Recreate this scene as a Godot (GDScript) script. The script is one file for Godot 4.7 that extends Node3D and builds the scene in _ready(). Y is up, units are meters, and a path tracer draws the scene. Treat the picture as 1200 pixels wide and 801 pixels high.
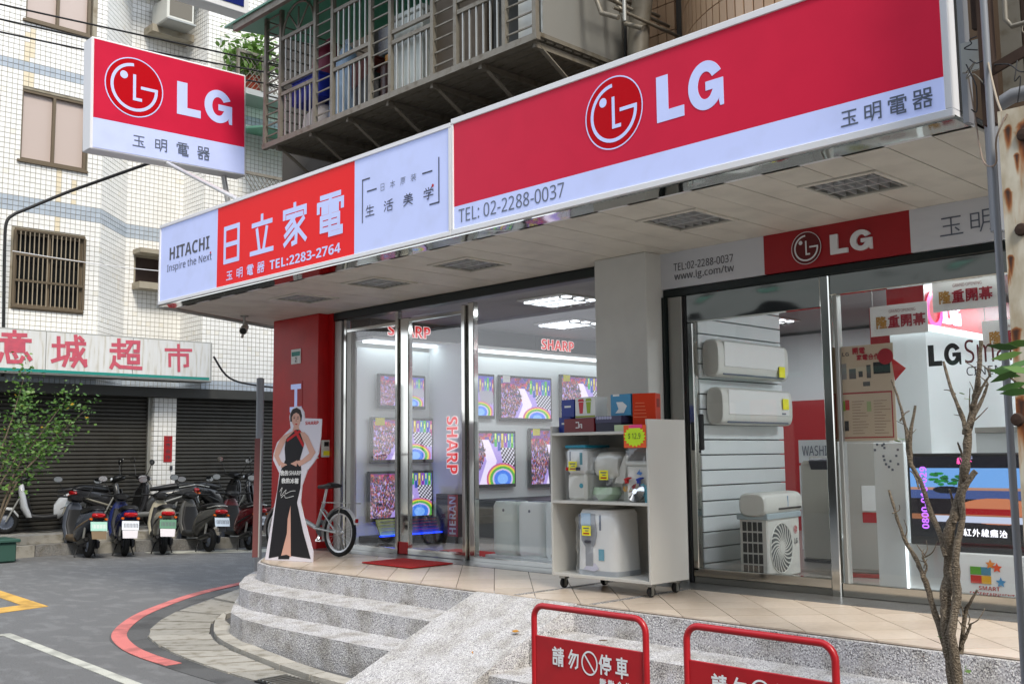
extends Node3D
# A corner appliance shop under a deep signed canopy, with a tiled apartment block and parked scooters across the side street.

const GROUND := -0.06
const FLOOR := 0.5
const SOFFIT := 3.1

class Builder:
	var v := PackedVector3Array()
	var n := PackedVector3Array()
	var uv := PackedVector2Array()
	func vert(p: Vector3, nn: Vector3, t := Vector2.ZERO) -> void:
		v.append(p); n.append(nn); uv.append(t)
	func tri(a: Vector3, b: Vector3, c: Vector3) -> void:
		var nn := (b - a).cross(c - a).normalized()
		vert(a, nn); vert(c, nn); vert(b, nn)
	func quad(a: Vector3, b: Vector3, c: Vector3, d: Vector3) -> void:
		var nn := (b - a).cross(c - a).normalized()
		if nn == Vector3.ZERO: nn = (c - a).cross(d - a).normalized()
		vert(a, nn, Vector2(0, 1)); vert(c, nn, Vector2(1, 0)); vert(b, nn, Vector2(1, 1))
		vert(a, nn, Vector2(0, 1)); vert(d, nn, Vector2(0, 0)); vert(c, nn, Vector2(1, 0))
	func box(c: Vector3, s: Vector3, bs := Basis(), bev := 0.0) -> Builder:
		var h := s * 0.5
		var b := minf(bev, minf(h.x, minf(h.y, h.z)) * 0.9)
		var ax := [bs.x.normalized(), bs.y.normalized(), bs.z.normalized()]
		var hh := [h.x, h.y, h.z]
		for i in 3:
			var j := (i + 1) % 3
			var k := (i + 2) % 3
			for sg in [1.0, -1.0]:
				var o: Vector3 = c + ax[i] * hh[i] * sg
				var uj: Vector3 = ax[j] * (hh[j] - b) * sg
				var uk: Vector3 = ax[k] * (hh[k] - b)
				quad(o - uj - uk, o + uj - uk, o + uj + uk, o - uj + uk)
		if b > 0.0:
			for i in 3:
				var j := (i + 1) % 3
				var k := (i + 2) % 3
				for s1 in [1.0, -1.0]:
					for s2 in [1.0, -1.0]:
						var e: Vector3 = ax[i] * (hh[i] - b) * s1 * s2
						var p: Vector3 = c + ax[j] * hh[j] * s1 + ax[k] * (hh[k] - b) * s2
						var q: Vector3 = c + ax[j] * (hh[j] - b) * s1 + ax[k] * hh[k] * s2
						quad(p - e, q - e, q + e, p + e)
			for s1 in [1.0, -1.0]:
				for s2 in [1.0, -1.0]:
					for s3 in [1.0, -1.0]:
						var p: Vector3 = c + ax[0] * hh[0] * s1 + ax[1] * (hh[1] - b) * s2 + ax[2] * (hh[2] - b) * s3
						var q: Vector3 = c + ax[0] * (hh[0] - b) * s1 + ax[1] * hh[1] * s2 + ax[2] * (hh[2] - b) * s3
						var r: Vector3 = c + ax[0] * (hh[0] - b) * s1 + ax[1] * (hh[1] - b) * s2 + ax[2] * hh[2] * s3
						if s1 * s2 * s3 > 0: tri(p, q, r)
						else: tri(p, r, q)
		return self
	func span(a: Vector3, b: Vector3, bev := 0.0) -> Builder:
		return box((a + b) * 0.5, (b - a).abs(), Basis(), bev)
	func bar(a: Vector3, b: Vector3, w: float, d: float, side := Vector3.UP) -> Builder:
		var z := (b - a).normalized()
		var x := side.cross(z)
		if x.length() < 0.01: x = Vector3.RIGHT.cross(z)
		x = x.normalized()
		return box((a + b) * 0.5, Vector3(w, d, (b - a).length()), Basis(x, z.cross(x), z))
	# rows of points joined into one smooth skin; each row is a closed ring
	func skin(rows: Array, closed := true, caps := true) -> Builder:
		var m: int = rows[0].size()
		var norms := []
		for i in rows.size():
			var line := []
			for j in m:
				var jp := (j + 1) % m if closed else mini(j + 1, m - 1)
				var jm := (j + m - 1) % m if closed else maxi(j - 1, 0)
				var du: Vector3 = rows[i][jp] - rows[i][jm]
				var dv: Vector3 = rows[mini(i + 1, rows.size() - 1)][j] - rows[maxi(i - 1, 0)][j]
				var nn := du.cross(dv)
				line.append(nn.normalized() if nn.length() > 1e-9 else Vector3.UP)
			norms.append(line)
		for i in rows.size() - 1:
			for j in (m if closed else m - 1):
				var k := (j + 1) % m
				vert(rows[i][j], norms[i][j]); vert(rows[i + 1][k], norms[i + 1][k]); vert(rows[i][k], norms[i][k])
				vert(rows[i][j], norms[i][j]); vert(rows[i + 1][j], norms[i + 1][j]); vert(rows[i + 1][k], norms[i + 1][k])
		if caps and closed:
			for e in [0, rows.size() - 1]:
				var c := Vector3.ZERO
				for p in rows[e]: c += p
				c /= m
				for j in m:
					if e == 0: tri(c, rows[e][(j + 1) % m], rows[e][j])
					else: tri(c, rows[e][j], rows[e][(j + 1) % m])
		return self
	# a pipe through points; r is one radius or one for each point
	func tube(pts: Array, r: Variant, sides := 8) -> Builder:
		var rows := []
		var up := Vector3.UP
		var last := Vector3.ZERO
		for i in pts.size():
			var d: Vector3 = (pts[mini(i + 1, pts.size() - 1)] - pts[maxi(i - 1, 0)]).normalized()
			var x := last
			if i == 0:
				x = up.cross(d)
				if x.length() < 0.05: x = Vector3.RIGHT
			x = (x - d * x.dot(d)).normalized()
			last = x
			var y := d.cross(x)
			var rad: float = r[i] if r is Array else r
			var ring := []
			for j in sides:
				var a := TAU * j / sides
				ring.append(pts[i] + (x * cos(a) + y * sin(a)) * rad)
			rows.append(ring)
		return skin(rows)
	# soft-cornered loft: sections are [centre, half width vector, half height vector]
	func loft(secs: Array, power := 3.0, sides := 16) -> Builder:
		var rows := []
		for s in secs:
			var ring := []
			for j in sides:
				var a := TAU * j / sides
				var cc := cos(a)
				var ss := sin(a)
				ring.append(s[0] + s[1] * signf(cc) * pow(absf(cc), 2.0 / power) + s[2] * signf(ss) * pow(absf(ss), 2.0 / power))
			rows.append(ring)
		return skin(rows)
	# profile of (radius, height) turned round the local y axis of a transform
	func lathe(prof: Array, t := Transform3D(), sides := 20) -> Builder:
		for i in prof.size() - 1:
			var p: Vector2 = prof[i]
			var q: Vector2 = prof[i + 1]
			var nn := Vector2(q.y - p.y, p.x - q.x).normalized()
			for j in sides:
				var a := TAU * j / sides
				var b := TAU * (j + 1) / sides
				var ca := Vector3(cos(a), 0, sin(a))
				var cb := Vector3(cos(b), 0, sin(b))
				var na := t.basis * (ca * nn.x + Vector3.UP * nn.y)
				var nb := t.basis * (cb * nn.x + Vector3.UP * nn.y)
				var A := t * (ca * p.x + Vector3.UP * p.y)
				var Bq := t * (cb * p.x + Vector3.UP * p.y)
				var Cq := t * (cb * q.x + Vector3.UP * q.y)
				var D := t * (ca * q.x + Vector3.UP * q.y)
				vert(A, na); vert(Bq, nb); vert(Cq, nb)
				vert(A, na); vert(Cq, nb); vert(D, na)
		return self
	# a flat outline (x right, y up) given depth towards +z of the transform
	func prism(poly: PackedVector2Array, depth: float, t := Transform3D(), sides := true) -> Builder:
		if Geometry2D.is_polygon_clockwise(poly):
			poly = poly.duplicate(); poly.reverse()
		var idx := Geometry2D.triangulate_polygon(poly)
		for i in range(0, idx.size(), 3):
			var a := poly[idx[i]]
			var b := poly[idx[i + 1]]
			var c := poly[idx[i + 2]]
			if (b - a).cross(c - a) < 0:
				var s := b
				b = c; c = s
			tri(t * Vector3(a.x, a.y, depth), t * Vector3(b.x, b.y, depth), t * Vector3(c.x, c.y, depth))
			if sides: tri(t * Vector3(a.x, a.y, 0), t * Vector3(c.x, c.y, 0), t * Vector3(b.x, b.y, 0))
		if sides:
			for i in poly.size():
				var a := poly[i]
				var b := poly[(i + 1) % poly.size()]
				quad(t * Vector3(a.x, a.y, 0), t * Vector3(b.x, b.y, 0), t * Vector3(b.x, b.y, depth), t * Vector3(a.x, a.y, depth))
		return self
	func mesh() -> ArrayMesh:
		var arr := []
		arr.resize(Mesh.ARRAY_MAX)
		arr[Mesh.ARRAY_VERTEX] = v; arr[Mesh.ARRAY_NORMAL] = n; arr[Mesh.ARRAY_TEX_UV] = uv
		var m := ArrayMesh.new()
		m.add_surface_from_arrays(Mesh.PRIMITIVE_TRIANGLES, arr)
		return m

var M := {}
var rng := RandomNumberGenerator.new()
const ZUP := Vector3(0, 1, 0)
# print faces: looking along -z (shop front), and along -x (walls that face the side street)
var FACE_STREET := Basis()
var FACE_SIDE := Basis(Vector3(0, 0, -1), Vector3(0, 1, 0), Vector3(1, 0, 0))

func B() -> Builder:
	return Builder.new()

func part(called: String, b: Builder, m: Material, parent: Node) -> MeshInstance3D:
	return part_mesh(called, b.mesh(), m, parent)

func part_mesh(called: String, me: Mesh, m: Material, parent: Node) -> MeshInstance3D:
	var o := MeshInstance3D.new()
	o.name = called
	o.mesh = me
	o.material_override = m
	parent.add_child(o, true)
	place(o, parent)
	return o

var used := {}
func numbered(called: String) -> String:
	var k: int = used.get(called, 0)
	used[called] = k + 1
	return called if k == 0 else "%s_%03d" % [called, k]

func thing(called: String, label: String, category: String, at := Vector3.ZERO, turn := 0.0, group := "") -> Node3D:
	var o := Node3D.new()
	o.name = numbered(called)
	add_child(o)
	o.position = at
	o.rotation.y = turn
	tag(o, label, category, group)
	return o

func tag(o: Node, label: String, category: String, group := "") -> Node:
	o.set_meta("label", label)
	o.set_meta("category", category)
	if group: o.set_meta("group", group)
	return o

func struct(called: String, b: Builder, m: Material) -> MeshInstance3D:
	var o := part(numbered(called), b, m, self)
	o.set_meta("kind", "structure")
	return o

func single(called: String, b: Builder, m: Material, label: String, category: String, group := "") -> MeshInstance3D:
	var o := part(numbered(called), b, m, self)
	tag(o, label, category, group)
	return o

# ---------- materials
func mat(c: Color, rough := 0.6, metal := 0.0) -> StandardMaterial3D:
	var m := StandardMaterial3D.new()
	m.albedo_color = c
	m.roughness = rough
	m.metallic = metal
	return m

func glow(c: Color, e: Color, energy: float, rough := 0.4) -> StandardMaterial3D:
	var m := mat(c, rough)
	m.emission_enabled = true
	m.emission = e
	m.emission_energy_multiplier = energy
	return m

func noise(kind: int, freq: float, sd: int, stops: Array, size := 512, octaves := 4, hard := false) -> NoiseTexture2D:
	var f := FastNoiseLite.new()
	f.noise_type = kind
	f.frequency = freq
	f.seed = sd
	f.fractal_octaves = octaves
	if kind == FastNoiseLite.TYPE_CELLULAR:
		f.fractal_type = FastNoiseLite.FRACTAL_NONE
		f.cellular_return_type = FastNoiseLite.RETURN_CELL_VALUE
		f.cellular_jitter = 1.0
	var t := NoiseTexture2D.new()
	t.width = size
	t.height = size
	t.seamless = true
	t.noise = f
	var g := Gradient.new()
	var off := PackedFloat32Array()
	var col := PackedColorArray()
	for s in stops:
		off.append(s[0]); col.append(s[1])
	g.offsets = off
	g.colors = col
	if hard: g.interpolation_mode = Gradient.GRADIENT_INTERPOLATE_CONSTANT
	t.color_ramp = g
	return t

func grey(x: float) -> Color:
	return Color(x, x, x)

func textured(t: Texture2D, scale: float, rough := 0.8, bump: Texture2D = null, bump_cm := 0.0) -> StandardMaterial3D:
	var m := mat(Color.WHITE, rough)
	m.albedo_texture = t
	m.uv1_triplanar = true
	m.uv1_world_triplanar = true
	m.uv1_scale = Vector3.ONE * scale
	if bump:
		m.heightmap_enabled = true
		m.heightmap_texture = bump
		m.heightmap_scale = bump_cm
	return m

# second, coarser pattern multiplied over a material
func weather(m: StandardMaterial3D, t: Texture2D, scale: float) -> StandardMaterial3D:
	m.detail_enabled = true
	m.detail_blend_mode = BaseMaterial3D.BLEND_MODE_MUL
	m.detail_albedo = t
	m.detail_uv_layer = BaseMaterial3D.DETAIL_UV_2
	m.uv2_triplanar = true
	m.uv2_world_triplanar = true
	m.uv2_scale = Vector3.ONE * scale
	return m

func make_materials() -> void:
	var S := FastNoiseLite.TYPE_SIMPLEX_SMOOTH
	var CELL := FastNoiseLite.TYPE_CELLULAR
	var patches := noise(S, 0.006, 5, [[0.0, grey(0.72)], [0.42, grey(0.9)], [0.6, grey(1.0)], [1.0, grey(1.0)]], 512, 5)
	var dirt := noise(S, 0.012, 9, [[0.0, Color(0.78, 0.74, 0.68)], [0.35, Color(0.95, 0.94, 0.92)], [1.0, grey(1.0)]], 512, 5)
	var grain := noise(S, 0.2, 3, [[0.0, grey(0.0)], [1.0, grey(1.0)]], 256, 2)
	M.bump = grain
	# asphalt: dark binder, pale stone grains, worn pale streaks
	M.asphalt = textured(noise(S, 0.3, 2, [[0.0, grey(0.28)], [0.42, Color(0.388, 0.389, 0.391)], [0.6, Color(0.460, 0.460, 0.460)], [1.0, grey(0.74)]], 1024, 2), 0.9, 0.85, grain, 0.6)
	weather(M.asphalt, noise(S, 0.012, 41, [[0.0, grey(0.86)], [0.3, grey(0.90)], [0.5, grey(0.89)], [0.6, grey(0.93)], [0.68, grey(0.98)], [1.0, grey(1.0)]], 1024, 8), 0.16)
	M.asphalt.uv2_scale = Vector3(0.16, 0.16, 0.30)
	M.tar = weather(textured(noise(S, 0.25, 8, [[0.0, grey(0.24)], [0.5, grey(0.33)], [1.0, grey(0.48)]], 512, 3), 2.0, 0.85, grain, 0.6), patches, 0.5)
	# washed pebble terrazzo
	var chips := [[0.0, Color(0.34, 0.33, 0.34)], [0.08, Color(0.50, 0.49, 0.50)], [0.2, Color(0.63, 0.62, 0.63)], [0.36, Color(0.71, 0.70, 0.71)], [0.58, Color(0.78, 0.775, 0.78)], [0.8, Color(0.86, 0.855, 0.85)]]
	M.terrazzo = weather(textured(noise(CELL, 0.17, 11, chips, 1024, 1, true), 1.2, 0.75, grain, 0.5), noise(S, 0.015, 61, [[0.0, Color(0.80, 0.785, 0.75)], [0.4, Color(0.95, 0.945, 0.93)], [0.6, grey(1.0)], [1.0, grey(1.0)]], 512, 6), 0.45)
	M.terrazzo_dark = weather(textured(noise(CELL, 0.16, 17, [[0.0, Color(0.2, 0.2, 0.21)], [0.22, Color(0.36, 0.35, 0.36)], [0.4, Color(0.55, 0.54, 0.54)], [0.65, Color(0.75, 0.74, 0.73)], [0.85, Color(0.86, 0.85, 0.84)]], 1024, 1, true), 1.3, 0.75, grain, 0.5), dirt, 0.4)
	M.granite = weather(textured(noise(CELL, 0.3, 19, [[0.0, grey(0.27)], [0.3, grey(0.36)], [0.6, grey(0.44)], [0.85, grey(0.54)]], 512, 1, true), 2.2, 0.3), dirt, 0.6)
	M.tiles = []
	for i in 4:
		var c := Color(0.735, 0.67, 0.60).lerp(Color(0.80, 0.735, 0.665), i / 3.0)
		M.tiles.append(weather(textured(noise(S, 0.05, 70 + i, [[0.0, c.darkened(0.06)], [0.5, c], [1.0, c.lightened(0.05)]], 256, 4), 1.5, 0.32), noise(S, 0.01, 82, [[0.0, Color(0.92, 0.91, 0.89)], [0.5, grey(1.0)], [1.0, grey(1.0)]], 256, 4), 0.4))
	M.grout = mat(Color(0.42, 0.38, 0.34), 0.9)
	M.concrete = []
	for i in 3:
		var c := Color(0.60, 0.585, 0.55).lerp(Color(0.70, 0.68, 0.64), i / 2.0)
		M.concrete.append(weather(textured(noise(S, 0.09, 30 + i, [[0.0, c.darkened(0.10)], [0.45, c], [1.0, c.lightened(0.08)]], 512, 5), 1.6, 0.9, grain, 0.4), noise(S, 0.02, 33 + i, [[0.0, Color(0.70, 0.68, 0.63)], [0.4, grey(0.94)], [1.0, grey(1.0)]], 512, 6), 0.5))
	M.kerb_dark = weather(textured(noise(S, 0.08, 38, [[0.0, grey(0.33)], [0.5, grey(0.47)], [1.0, Color(0.6, 0.58, 0.55)]], 512, 5), 0.9, 0.9, grain, 0.4), dirt, 0.5)
	var worn := func(c: Color, sd: int): return weather(textured(noise(S, 0.12, sd, [[0.0, c.darkened(0.3)], [0.22, c.darkened(0.08)], [0.45, c], [1.0, c.lightened(0.06)]], 512, 5), 1.3, 0.75, grain, 0.5), patches, 0.8)
	M.red_paint = worn.call(Color(0.80, 0.45, 0.43), 51)
	M.white_paint = worn.call(Color(0.74, 0.74, 0.70), 52)
	M.yellow_paint = worn.call(Color(0.82, 0.64, 0.3), 53)
	# signs
	M.sign_red = weather(glow(Color(0.72, 0.13, 0.235), Color(0.84, 0.13, 0.26), 0.085, 0.4), noise(S, 0.008, 101, [[0.0, grey(0.96)], [0.6, grey(1.0)], [1.0, grey(1.0)]], 512, 6), 0.5)
	M.sign_scarlet = glow(Color(0.80, 0.08, 0.09), Color(1.0, 0.06, 0.07), 0.10, 0.4)
	M.sign_white = weather(glow(Color(0.70, 0.73, 0.86), Color(0.70, 0.77, 1.0), 0.135, 0.4), noise(S, 0.01, 102, [[0.0, Color(0.97, 0.967, 0.955)], [0.55, grey(1.0)], [1.0, grey(1.0)]], 512, 6), 0.6)
	M.emblem_red = glow(Color(0.66, 0.07, 0.11), Color(0.85, 0.08, 0.12), 0.06, 0.15)
	for k in ["sign_red", "sign_scarlet", "sign_white", "emblem_red"]: M[k].metallic_specular = 0.25
	M.sign_grey = mat(Color(0.36, 0.39, 0.45), 0.4)
	M.sign_navy = mat(Color(0.10, 0.12, 0.24), 0.4)
	M.sign_dark = mat(Color(0.20, 0.20, 0.24), 0.4)
	M.frame_white = mat(Color(0.88, 0.88, 0.89), 0.35)
	M.inner_red = mat(Color(0.60, 0.06, 0.10), 0.45)
	M.inner_white = mat(Color(0.80, 0.81, 0.83), 0.45)
	M.inner_letter = mat(Color(0.86, 0.87, 0.88), 0.35)
	M.emblem_dark = mat(Color(0.36, 0.03, 0.06), 0.4)
	# building
	M.soffit = weather(mat(Color(0.82, 0.80, 0.755), 0.5), noise(S, 0.02, 64, [[0.0, grey(0.93)], [0.6, grey(1.0)], [1.0, grey(1.0)]], 256, 4), 0.5)
	M.soffit_gap = mat(Color(0.20, 0.19, 0.17), 0.9)
	M.steel = mat(Color(0.80, 0.80, 0.78), 0.1, 1.0)
	M.steel_wavy = mat(Color(0.82, 0.82, 0.80), 0.06, 1.0)
	var wavy := noise(S, 0.012, 91, [[0.0, grey(0.0)], [1.0, grey(1.0)]], 256, 2)
	wavy.color_ramp = null
	wavy.as_normal_map = true
	wavy.bump_strength = 2.0
	M.steel_wavy.normal_enabled = true
	M.steel_wavy.normal_texture = wavy
	M.steel_wavy.normal_scale = 0.3
	M.steel_wavy.uv1_triplanar = true
	M.steel_wavy.uv1_world_triplanar = true
	M.steel_wavy.uv1_scale = Vector3(0.5, 1.0, 0.5)
	M.steel_dull = mat(Color(0.62, 0.62, 0.60), 0.35, 1.0)
	M.alu = mat(Color(0.66, 0.66, 0.64), 0.4, 0.6)
	M.dark_green = mat(Color(0.05, 0.10, 0.10), 0.35)
	M.column = weather(mat(Color(0.82, 0.82, 0.80), 0.5), noise(S, 0.02, 67, [[0.0, grey(0.95)], [1.0, grey(1.0)]], 256, 4), 0.5)
	M.pillar_red = weather(mat(Color(0.74, 0.055, 0.065), 0.45), noise(S, 0.02, 66, [[0.0, grey(0.9)], [1.0, grey(1.0)]], 256, 4), 0.5)
	M.glass = mat(Color(0.93, 0.97, 0.96, 0.008), 0.01)
	M.glass.transparency = BaseMaterial3D.TRANSPARENCY_ALPHA
	M.wall_tan = mat(Color(0.70, 0.56, 0.43), 0.5)
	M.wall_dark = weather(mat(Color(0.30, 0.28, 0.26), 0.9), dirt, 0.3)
	M.black = mat(Color(0.045, 0.045, 0.05), 0.5)
	M.rubber = mat(Color(0.06, 0.06, 0.06), 0.8)
	M.plastic_black = mat(Color(0.09, 0.09, 0.095), 0.4)
	M.chrome = mat(Color(0.82, 0.82, 0.82), 0.12, 1.0)
	M.white = mat(Color(0.86, 0.86, 0.85), 0.45)
	M.offwhite = mat(Color(0.80, 0.80, 0.77), 0.4)
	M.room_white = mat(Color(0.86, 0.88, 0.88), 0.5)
	M.room_floor = mat(Color(0.62, 0.60, 0.57), 0.25)
	M.room_dark = mat(Color(0.07, 0.075, 0.075), 0.4)
	M.room_ceiling = mat(Color(0.56, 0.56, 0.56), 0.6)
	M.room_red = mat(Color(0.66, 0.07, 0.10), 0.4)
	M.red = mat(Color(0.72, 0.08, 0.09), 0.45)
	M.barrier_red = weather(mat(Color(0.66, 0.07, 0.11), 0.35), noise(S, 0.02, 88, [[0.0, grey(0.92)], [0.5, grey(1.0)], [1.0, grey(1.0)]], 256, 4), 0.8)
	M.carpet = textured(noise(S, 0.4, 90, [[0.0, Color(0.5, 0.05, 0.05)], [0.5, Color(0.66, 0.09, 0.08)], [1.0, Color(0.76, 0.14, 0.12)]], 256, 2), 3.0, 0.95, grain, 0.6)
	M.clear_bag = mat(Color(0.95, 0.97, 0.97, 0.05), 0.04)
	M.clear_bag.transparency = BaseMaterial3D.TRANSPARENCY_ALPHA
	M.note = mat(Color(0.93, 0.90, 0.18), 0.7)
	M.lamp = glow(Color(0.95, 0.95, 0.95), Color(0.93, 0.97, 1.0), 1.6)
	M.lamp_strip = glow(Color(0.95, 0.95, 0.95), Color(0.93, 0.98, 1.0), 0.75)
	M.blue_glow = glow(Color(0.1, 0.2, 0.9), Color(0.05, 0.22, 1.0), 1.2)
	M.neon = glow(Color(0.95, 0.9, 0.95), Color(1.0, 0.80, 0.97), 0.9)
	M.neon_pink = glow(Color(0.8, 0.1, 0.4), Color(0.95, 0.15, 0.55), 0.6)
	M.neon_white = glow(Color(0.85, 0.85, 0.85), Color(1.0, 0.92, 0.92), 0.25)
	M.neon_red = glow(Color(0.75, 0.05, 0.06), Color(0.95, 0.05, 0.06), 0.25)
	# apartment block
	M.mosaic = mat(Color.WHITE, 0.3)
	M.mosaic.vertex_color_use_as_albedo = true
	M.mosaic_grout = weather(mat(Color(0.62, 0.595, 0.54), 0.95), dirt, 0.5)
	M.window_frame = mat(Color(0.42, 0.37, 0.30), 0.5, 0.3)
	M.window_glass = mat(Color(0.10, 0.11, 0.115), 0.08)
	M.curtain = mat(Color(0.74, 0.68, 0.65), 0.35)
	M.shutter = weather(mat(Color(0.25, 0.245, 0.23), 0.5, 0.3), dirt, 0.4)
	M.shop_board = weather(mat(Color(0.84, 0.85, 0.86), 0.5), noise(S, 0.014, 95, [[0.0, Color(0.80, 0.76, 0.68)], [0.38, Color(0.97, 0.96, 0.94)], [1.0, grey(1.0)]], 512, 5), 0.6)
	M.shop_board.uv2_scale = Vector3(1.4, 0.16, 1.4)
	M.faded_red = weather(mat(Color(0.80, 0.33, 0.40), 0.6), noise(S, 0.03, 96, [[0.0, Color(0.86, 0.95, 0.95)], [1.0, grey(1.0)]], 256, 4), 1.0)
	M.teal = mat(Color(0.10, 0.52, 0.48), 0.5)
	M.cage = weather(mat(Color(0.50, 0.48, 0.44), 0.5, 0.3), dirt, 1.2)
	M.green_sheet = mat(Color(0.35, 0.56, 0.48), 0.4)
	M.green_sheet.backlight_enabled = true
	M.green_sheet.backlight = Color(0.25, 0.45, 0.38)
	M.rust_brown = weather(mat(Color(0.22, 0.15, 0.11), 0.9), dirt, 1.0)
	M.wire = mat(Color(0.07, 0.07, 0.08), 0.6)
	M.pipe_grey = mat(Color(0.50, 0.51, 0.53), 0.45, 0.1)
	M.silver = mat(Color(0.80, 0.80, 0.80), 0.3, 0.35)
	M.bark = textured(noise(S, 0.06, 97, [[0.0, Color(0.24, 0.2, 0.16)], [0.45, Color(0.40, 0.35, 0.29)], [0.7, Color(0.52, 0.47, 0.40)], [1.0, Color(0.64, 0.60, 0.53)]], 512, 5), 3.0, 0.95, grain, 1.2)
	M.leaf = []
	for c in [Color(0.22, 0.36, 0.13), Color(0.28, 0.43, 0.17), Color(0.37, 0.50, 0.22), Color(0.75, 0.6, 0.15)]:
		var m := mat(c, 0.5)
		m.backlight_enabled = true
		m.backlight = c.darkened(0.3)
		M.leaf.append(m)
	M.rust_post = rust_material()
	M.screen = screen_material()
	M.screens = [M.screen]
	for q in [[0.9, 0.9, 0.1, 0.1], [0.92, 0.88, 0.0, 0.12], [0.85, 0.9, 0.12, 0.0]]:
		var sm: StandardMaterial3D = M.screen.duplicate()
		sm.uv1_scale = Vector3(q[0], q[1], 1)
		sm.uv1_offset = Vector3(q[2], q[3], 0)
		M.screens.append(sm)
	M.advert = advert_material()

# cream paint with rust that runs down from spots and edges
func rust_material() -> StandardMaterial3D:
	var f := FastNoiseLite.new()
	f.seed = 4
	f.frequency = 0.02
	f.fractal_octaves = 5
	var w := 128
	var h := 1024
	var im := Image.create(w, h, false, Image.FORMAT_RGB8)
	var spots := [Vector3(38, 36, 14), Vector3(14, 28, 6), Vector3(24, 70, 5), Vector3(8, 120, 6), Vector3(42, 190, 10), Vector3(6, 215, 5), Vector3(8, 420, 11), Vector3(16, 455, 12), Vector3(12, 600, 9), Vector3(30, 560, 4), Vector3(7, 320, 8), Vector3(60, 300, 9), Vector3(90, 200, 8)]
	for y in h:
		for x in w:
			var base := Color(0.78, 0.75, 0.68).lerp(Color(0.62, 0.56, 0.46), clampf(f.get_noise_2d(x * 1.5, y * 0.6) * 0.9 + 0.25, 0, 1))
			var r := 0.0
			for s in spots:
				var dx: float = (x - s.x) / s.z
				var dy: float = (y - s.y) / s.z
				if dy < 0: r = maxf(r, 1.25 - sqrt(dx * dx + dy * dy) + f.get_noise_2d(x * 3, y * 3) * 0.4)
				else: r = maxf(r, (1.25 - absf(dx) * (1.0 + dy * 0.05)) * maxf(0.0, 1.0 - dy * 0.16) + f.get_noise_2d(x * 4, y * 0.5) * 0.35)
			r += maxf(0.0, f.get_noise_2d(x * 2.0 + 400, y * 0.25) - 0.36) * 2.0
			r = clampf(r, 0, 1)
			var rust := Color(0.55, 0.30, 0.12).lerp(Color(0.17, 0.10, 0.07), clampf(r * 1.6 - 0.75, 0, 1))
			im.set_pixel(x, y, base.lerp(rust, smoothstep(0.05, 0.6, r)))
	var m := mat(Color.WHITE, 0.7)
	m.albedo_texture = ImageTexture.create_from_image(im)
	return m

func disc(im: Image, cx: float, cy: float, rx: float, ry: float, c: Color) -> void:
	for y in range(maxi(0, int(cy - ry)), mini(im.get_height(), int(cy + ry) + 1)):
		for x in range(maxi(0, int(cx - rx)), mini(im.get_width(), int(cx + rx) + 1)):
			if pow((x - cx) / rx, 2) + pow((y - cy) / ry, 2) <= 1.0: im.set_pixel(x, y, c)

# the demo picture on the wall of sets: a crowd, a pale track, checks and rings
func screen_material() -> StandardMaterial3D:
	var w := 192
	var h := 108
	var im := Image.create(w, h, false, Image.FORMAT_RGB8)
	im.fill(Color(0.62, 0.55, 0.82))
	rng.seed = 77
	for y in h:
		for x in w:
			if y < 30: im.set_pixel(x, y, Color(0.45, 0.18, 0.42).lerp(Color(0.25, 0.30, 0.70), float(x) / w))
	for i in 90:
		disc(im, rng.randf_range(0, 120), rng.randf_range(0, 30), rng.randf_range(2, 7), rng.randf_range(2, 5), Color.from_hsv([0.93, 0.6, 0.08, 0.97, 0.9][i % 5], 0.7, rng.randf_range(0.3, 0.8)))
	for y in h:
		for x in range(60, 128):
			var e := 92 - absf(y - 64) * 0.5
			if x > e and x < e + 24 + y * 0.1 and y > 24: im.set_pixel(x, y, Color(0.86, 0.82, 0.93))
	for i in 900:
		var x := rng.randf_range(0, 92)
		var y := rng.randf_range(20, 108)
		if x < 92 - absf(y - 48) * 0.62:
			var c: Color = [Color(0.10, 0.08, 0.14), Color(0.16, 0.14, 0.22), Color(0.62, 0.14, 0.2), Color(0.70, 0.62, 0.66), Color(0.22, 0.26, 0.48), Color(0.40, 0.16, 0.3), Color(0.12, 0.12, 0.16)][rng.randi() % 7]
			disc(im, x, y, 1.6, 2.6, c)
			disc(im, x, y - 2.4, 1.2, 1.2, Color(0.55, 0.38, 0.32))
	for i in 8:
		im.fill_rect(Rect2i(116 + i * 10, 4 + (i * 7) % 5, 8, 34 + (i % 3) * 6), Color.from_hsv([0.38, 0.62, 0.13, 0.78, 0.55, 0.3, 0.66, 0.9][i], 0.75, 0.62))
		im.fill_rect(Rect2i(118 + i * 10, 12 + (i * 5) % 9, 3, 12), Color(0.85, 0.85, 0.5))
	for y in 9:
		for x in 11:
			im.fill_rect(Rect2i(134 + x * 5 + y, 40 + y * 4, 5, 4), Color(0.07, 0.07, 0.12) if (x + y) % 2 == 0 else Color(0.80, 0.80, 0.86))
	for r in [[48, Color(0.72, 0.30, 0.5)], [43, Color(0.82, 0.75, 0.2)], [38, Color(0.28, 0.62, 0.22)], [31, Color(0.75, 0.7, 0.85)], [26, Color(0.22, 0.45, 0.85)], [16, Color(0.45, 0.65, 0.92)]]:
		disc(im, 140, 98, r[0], r[0] * 0.62, r[1])
	var m := glow(Color(0.02, 0.02, 0.02), Color.BLACK, 0.52, 0.15)
	m.emission_texture = ImageTexture.create_from_image(im)
	return m

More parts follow.
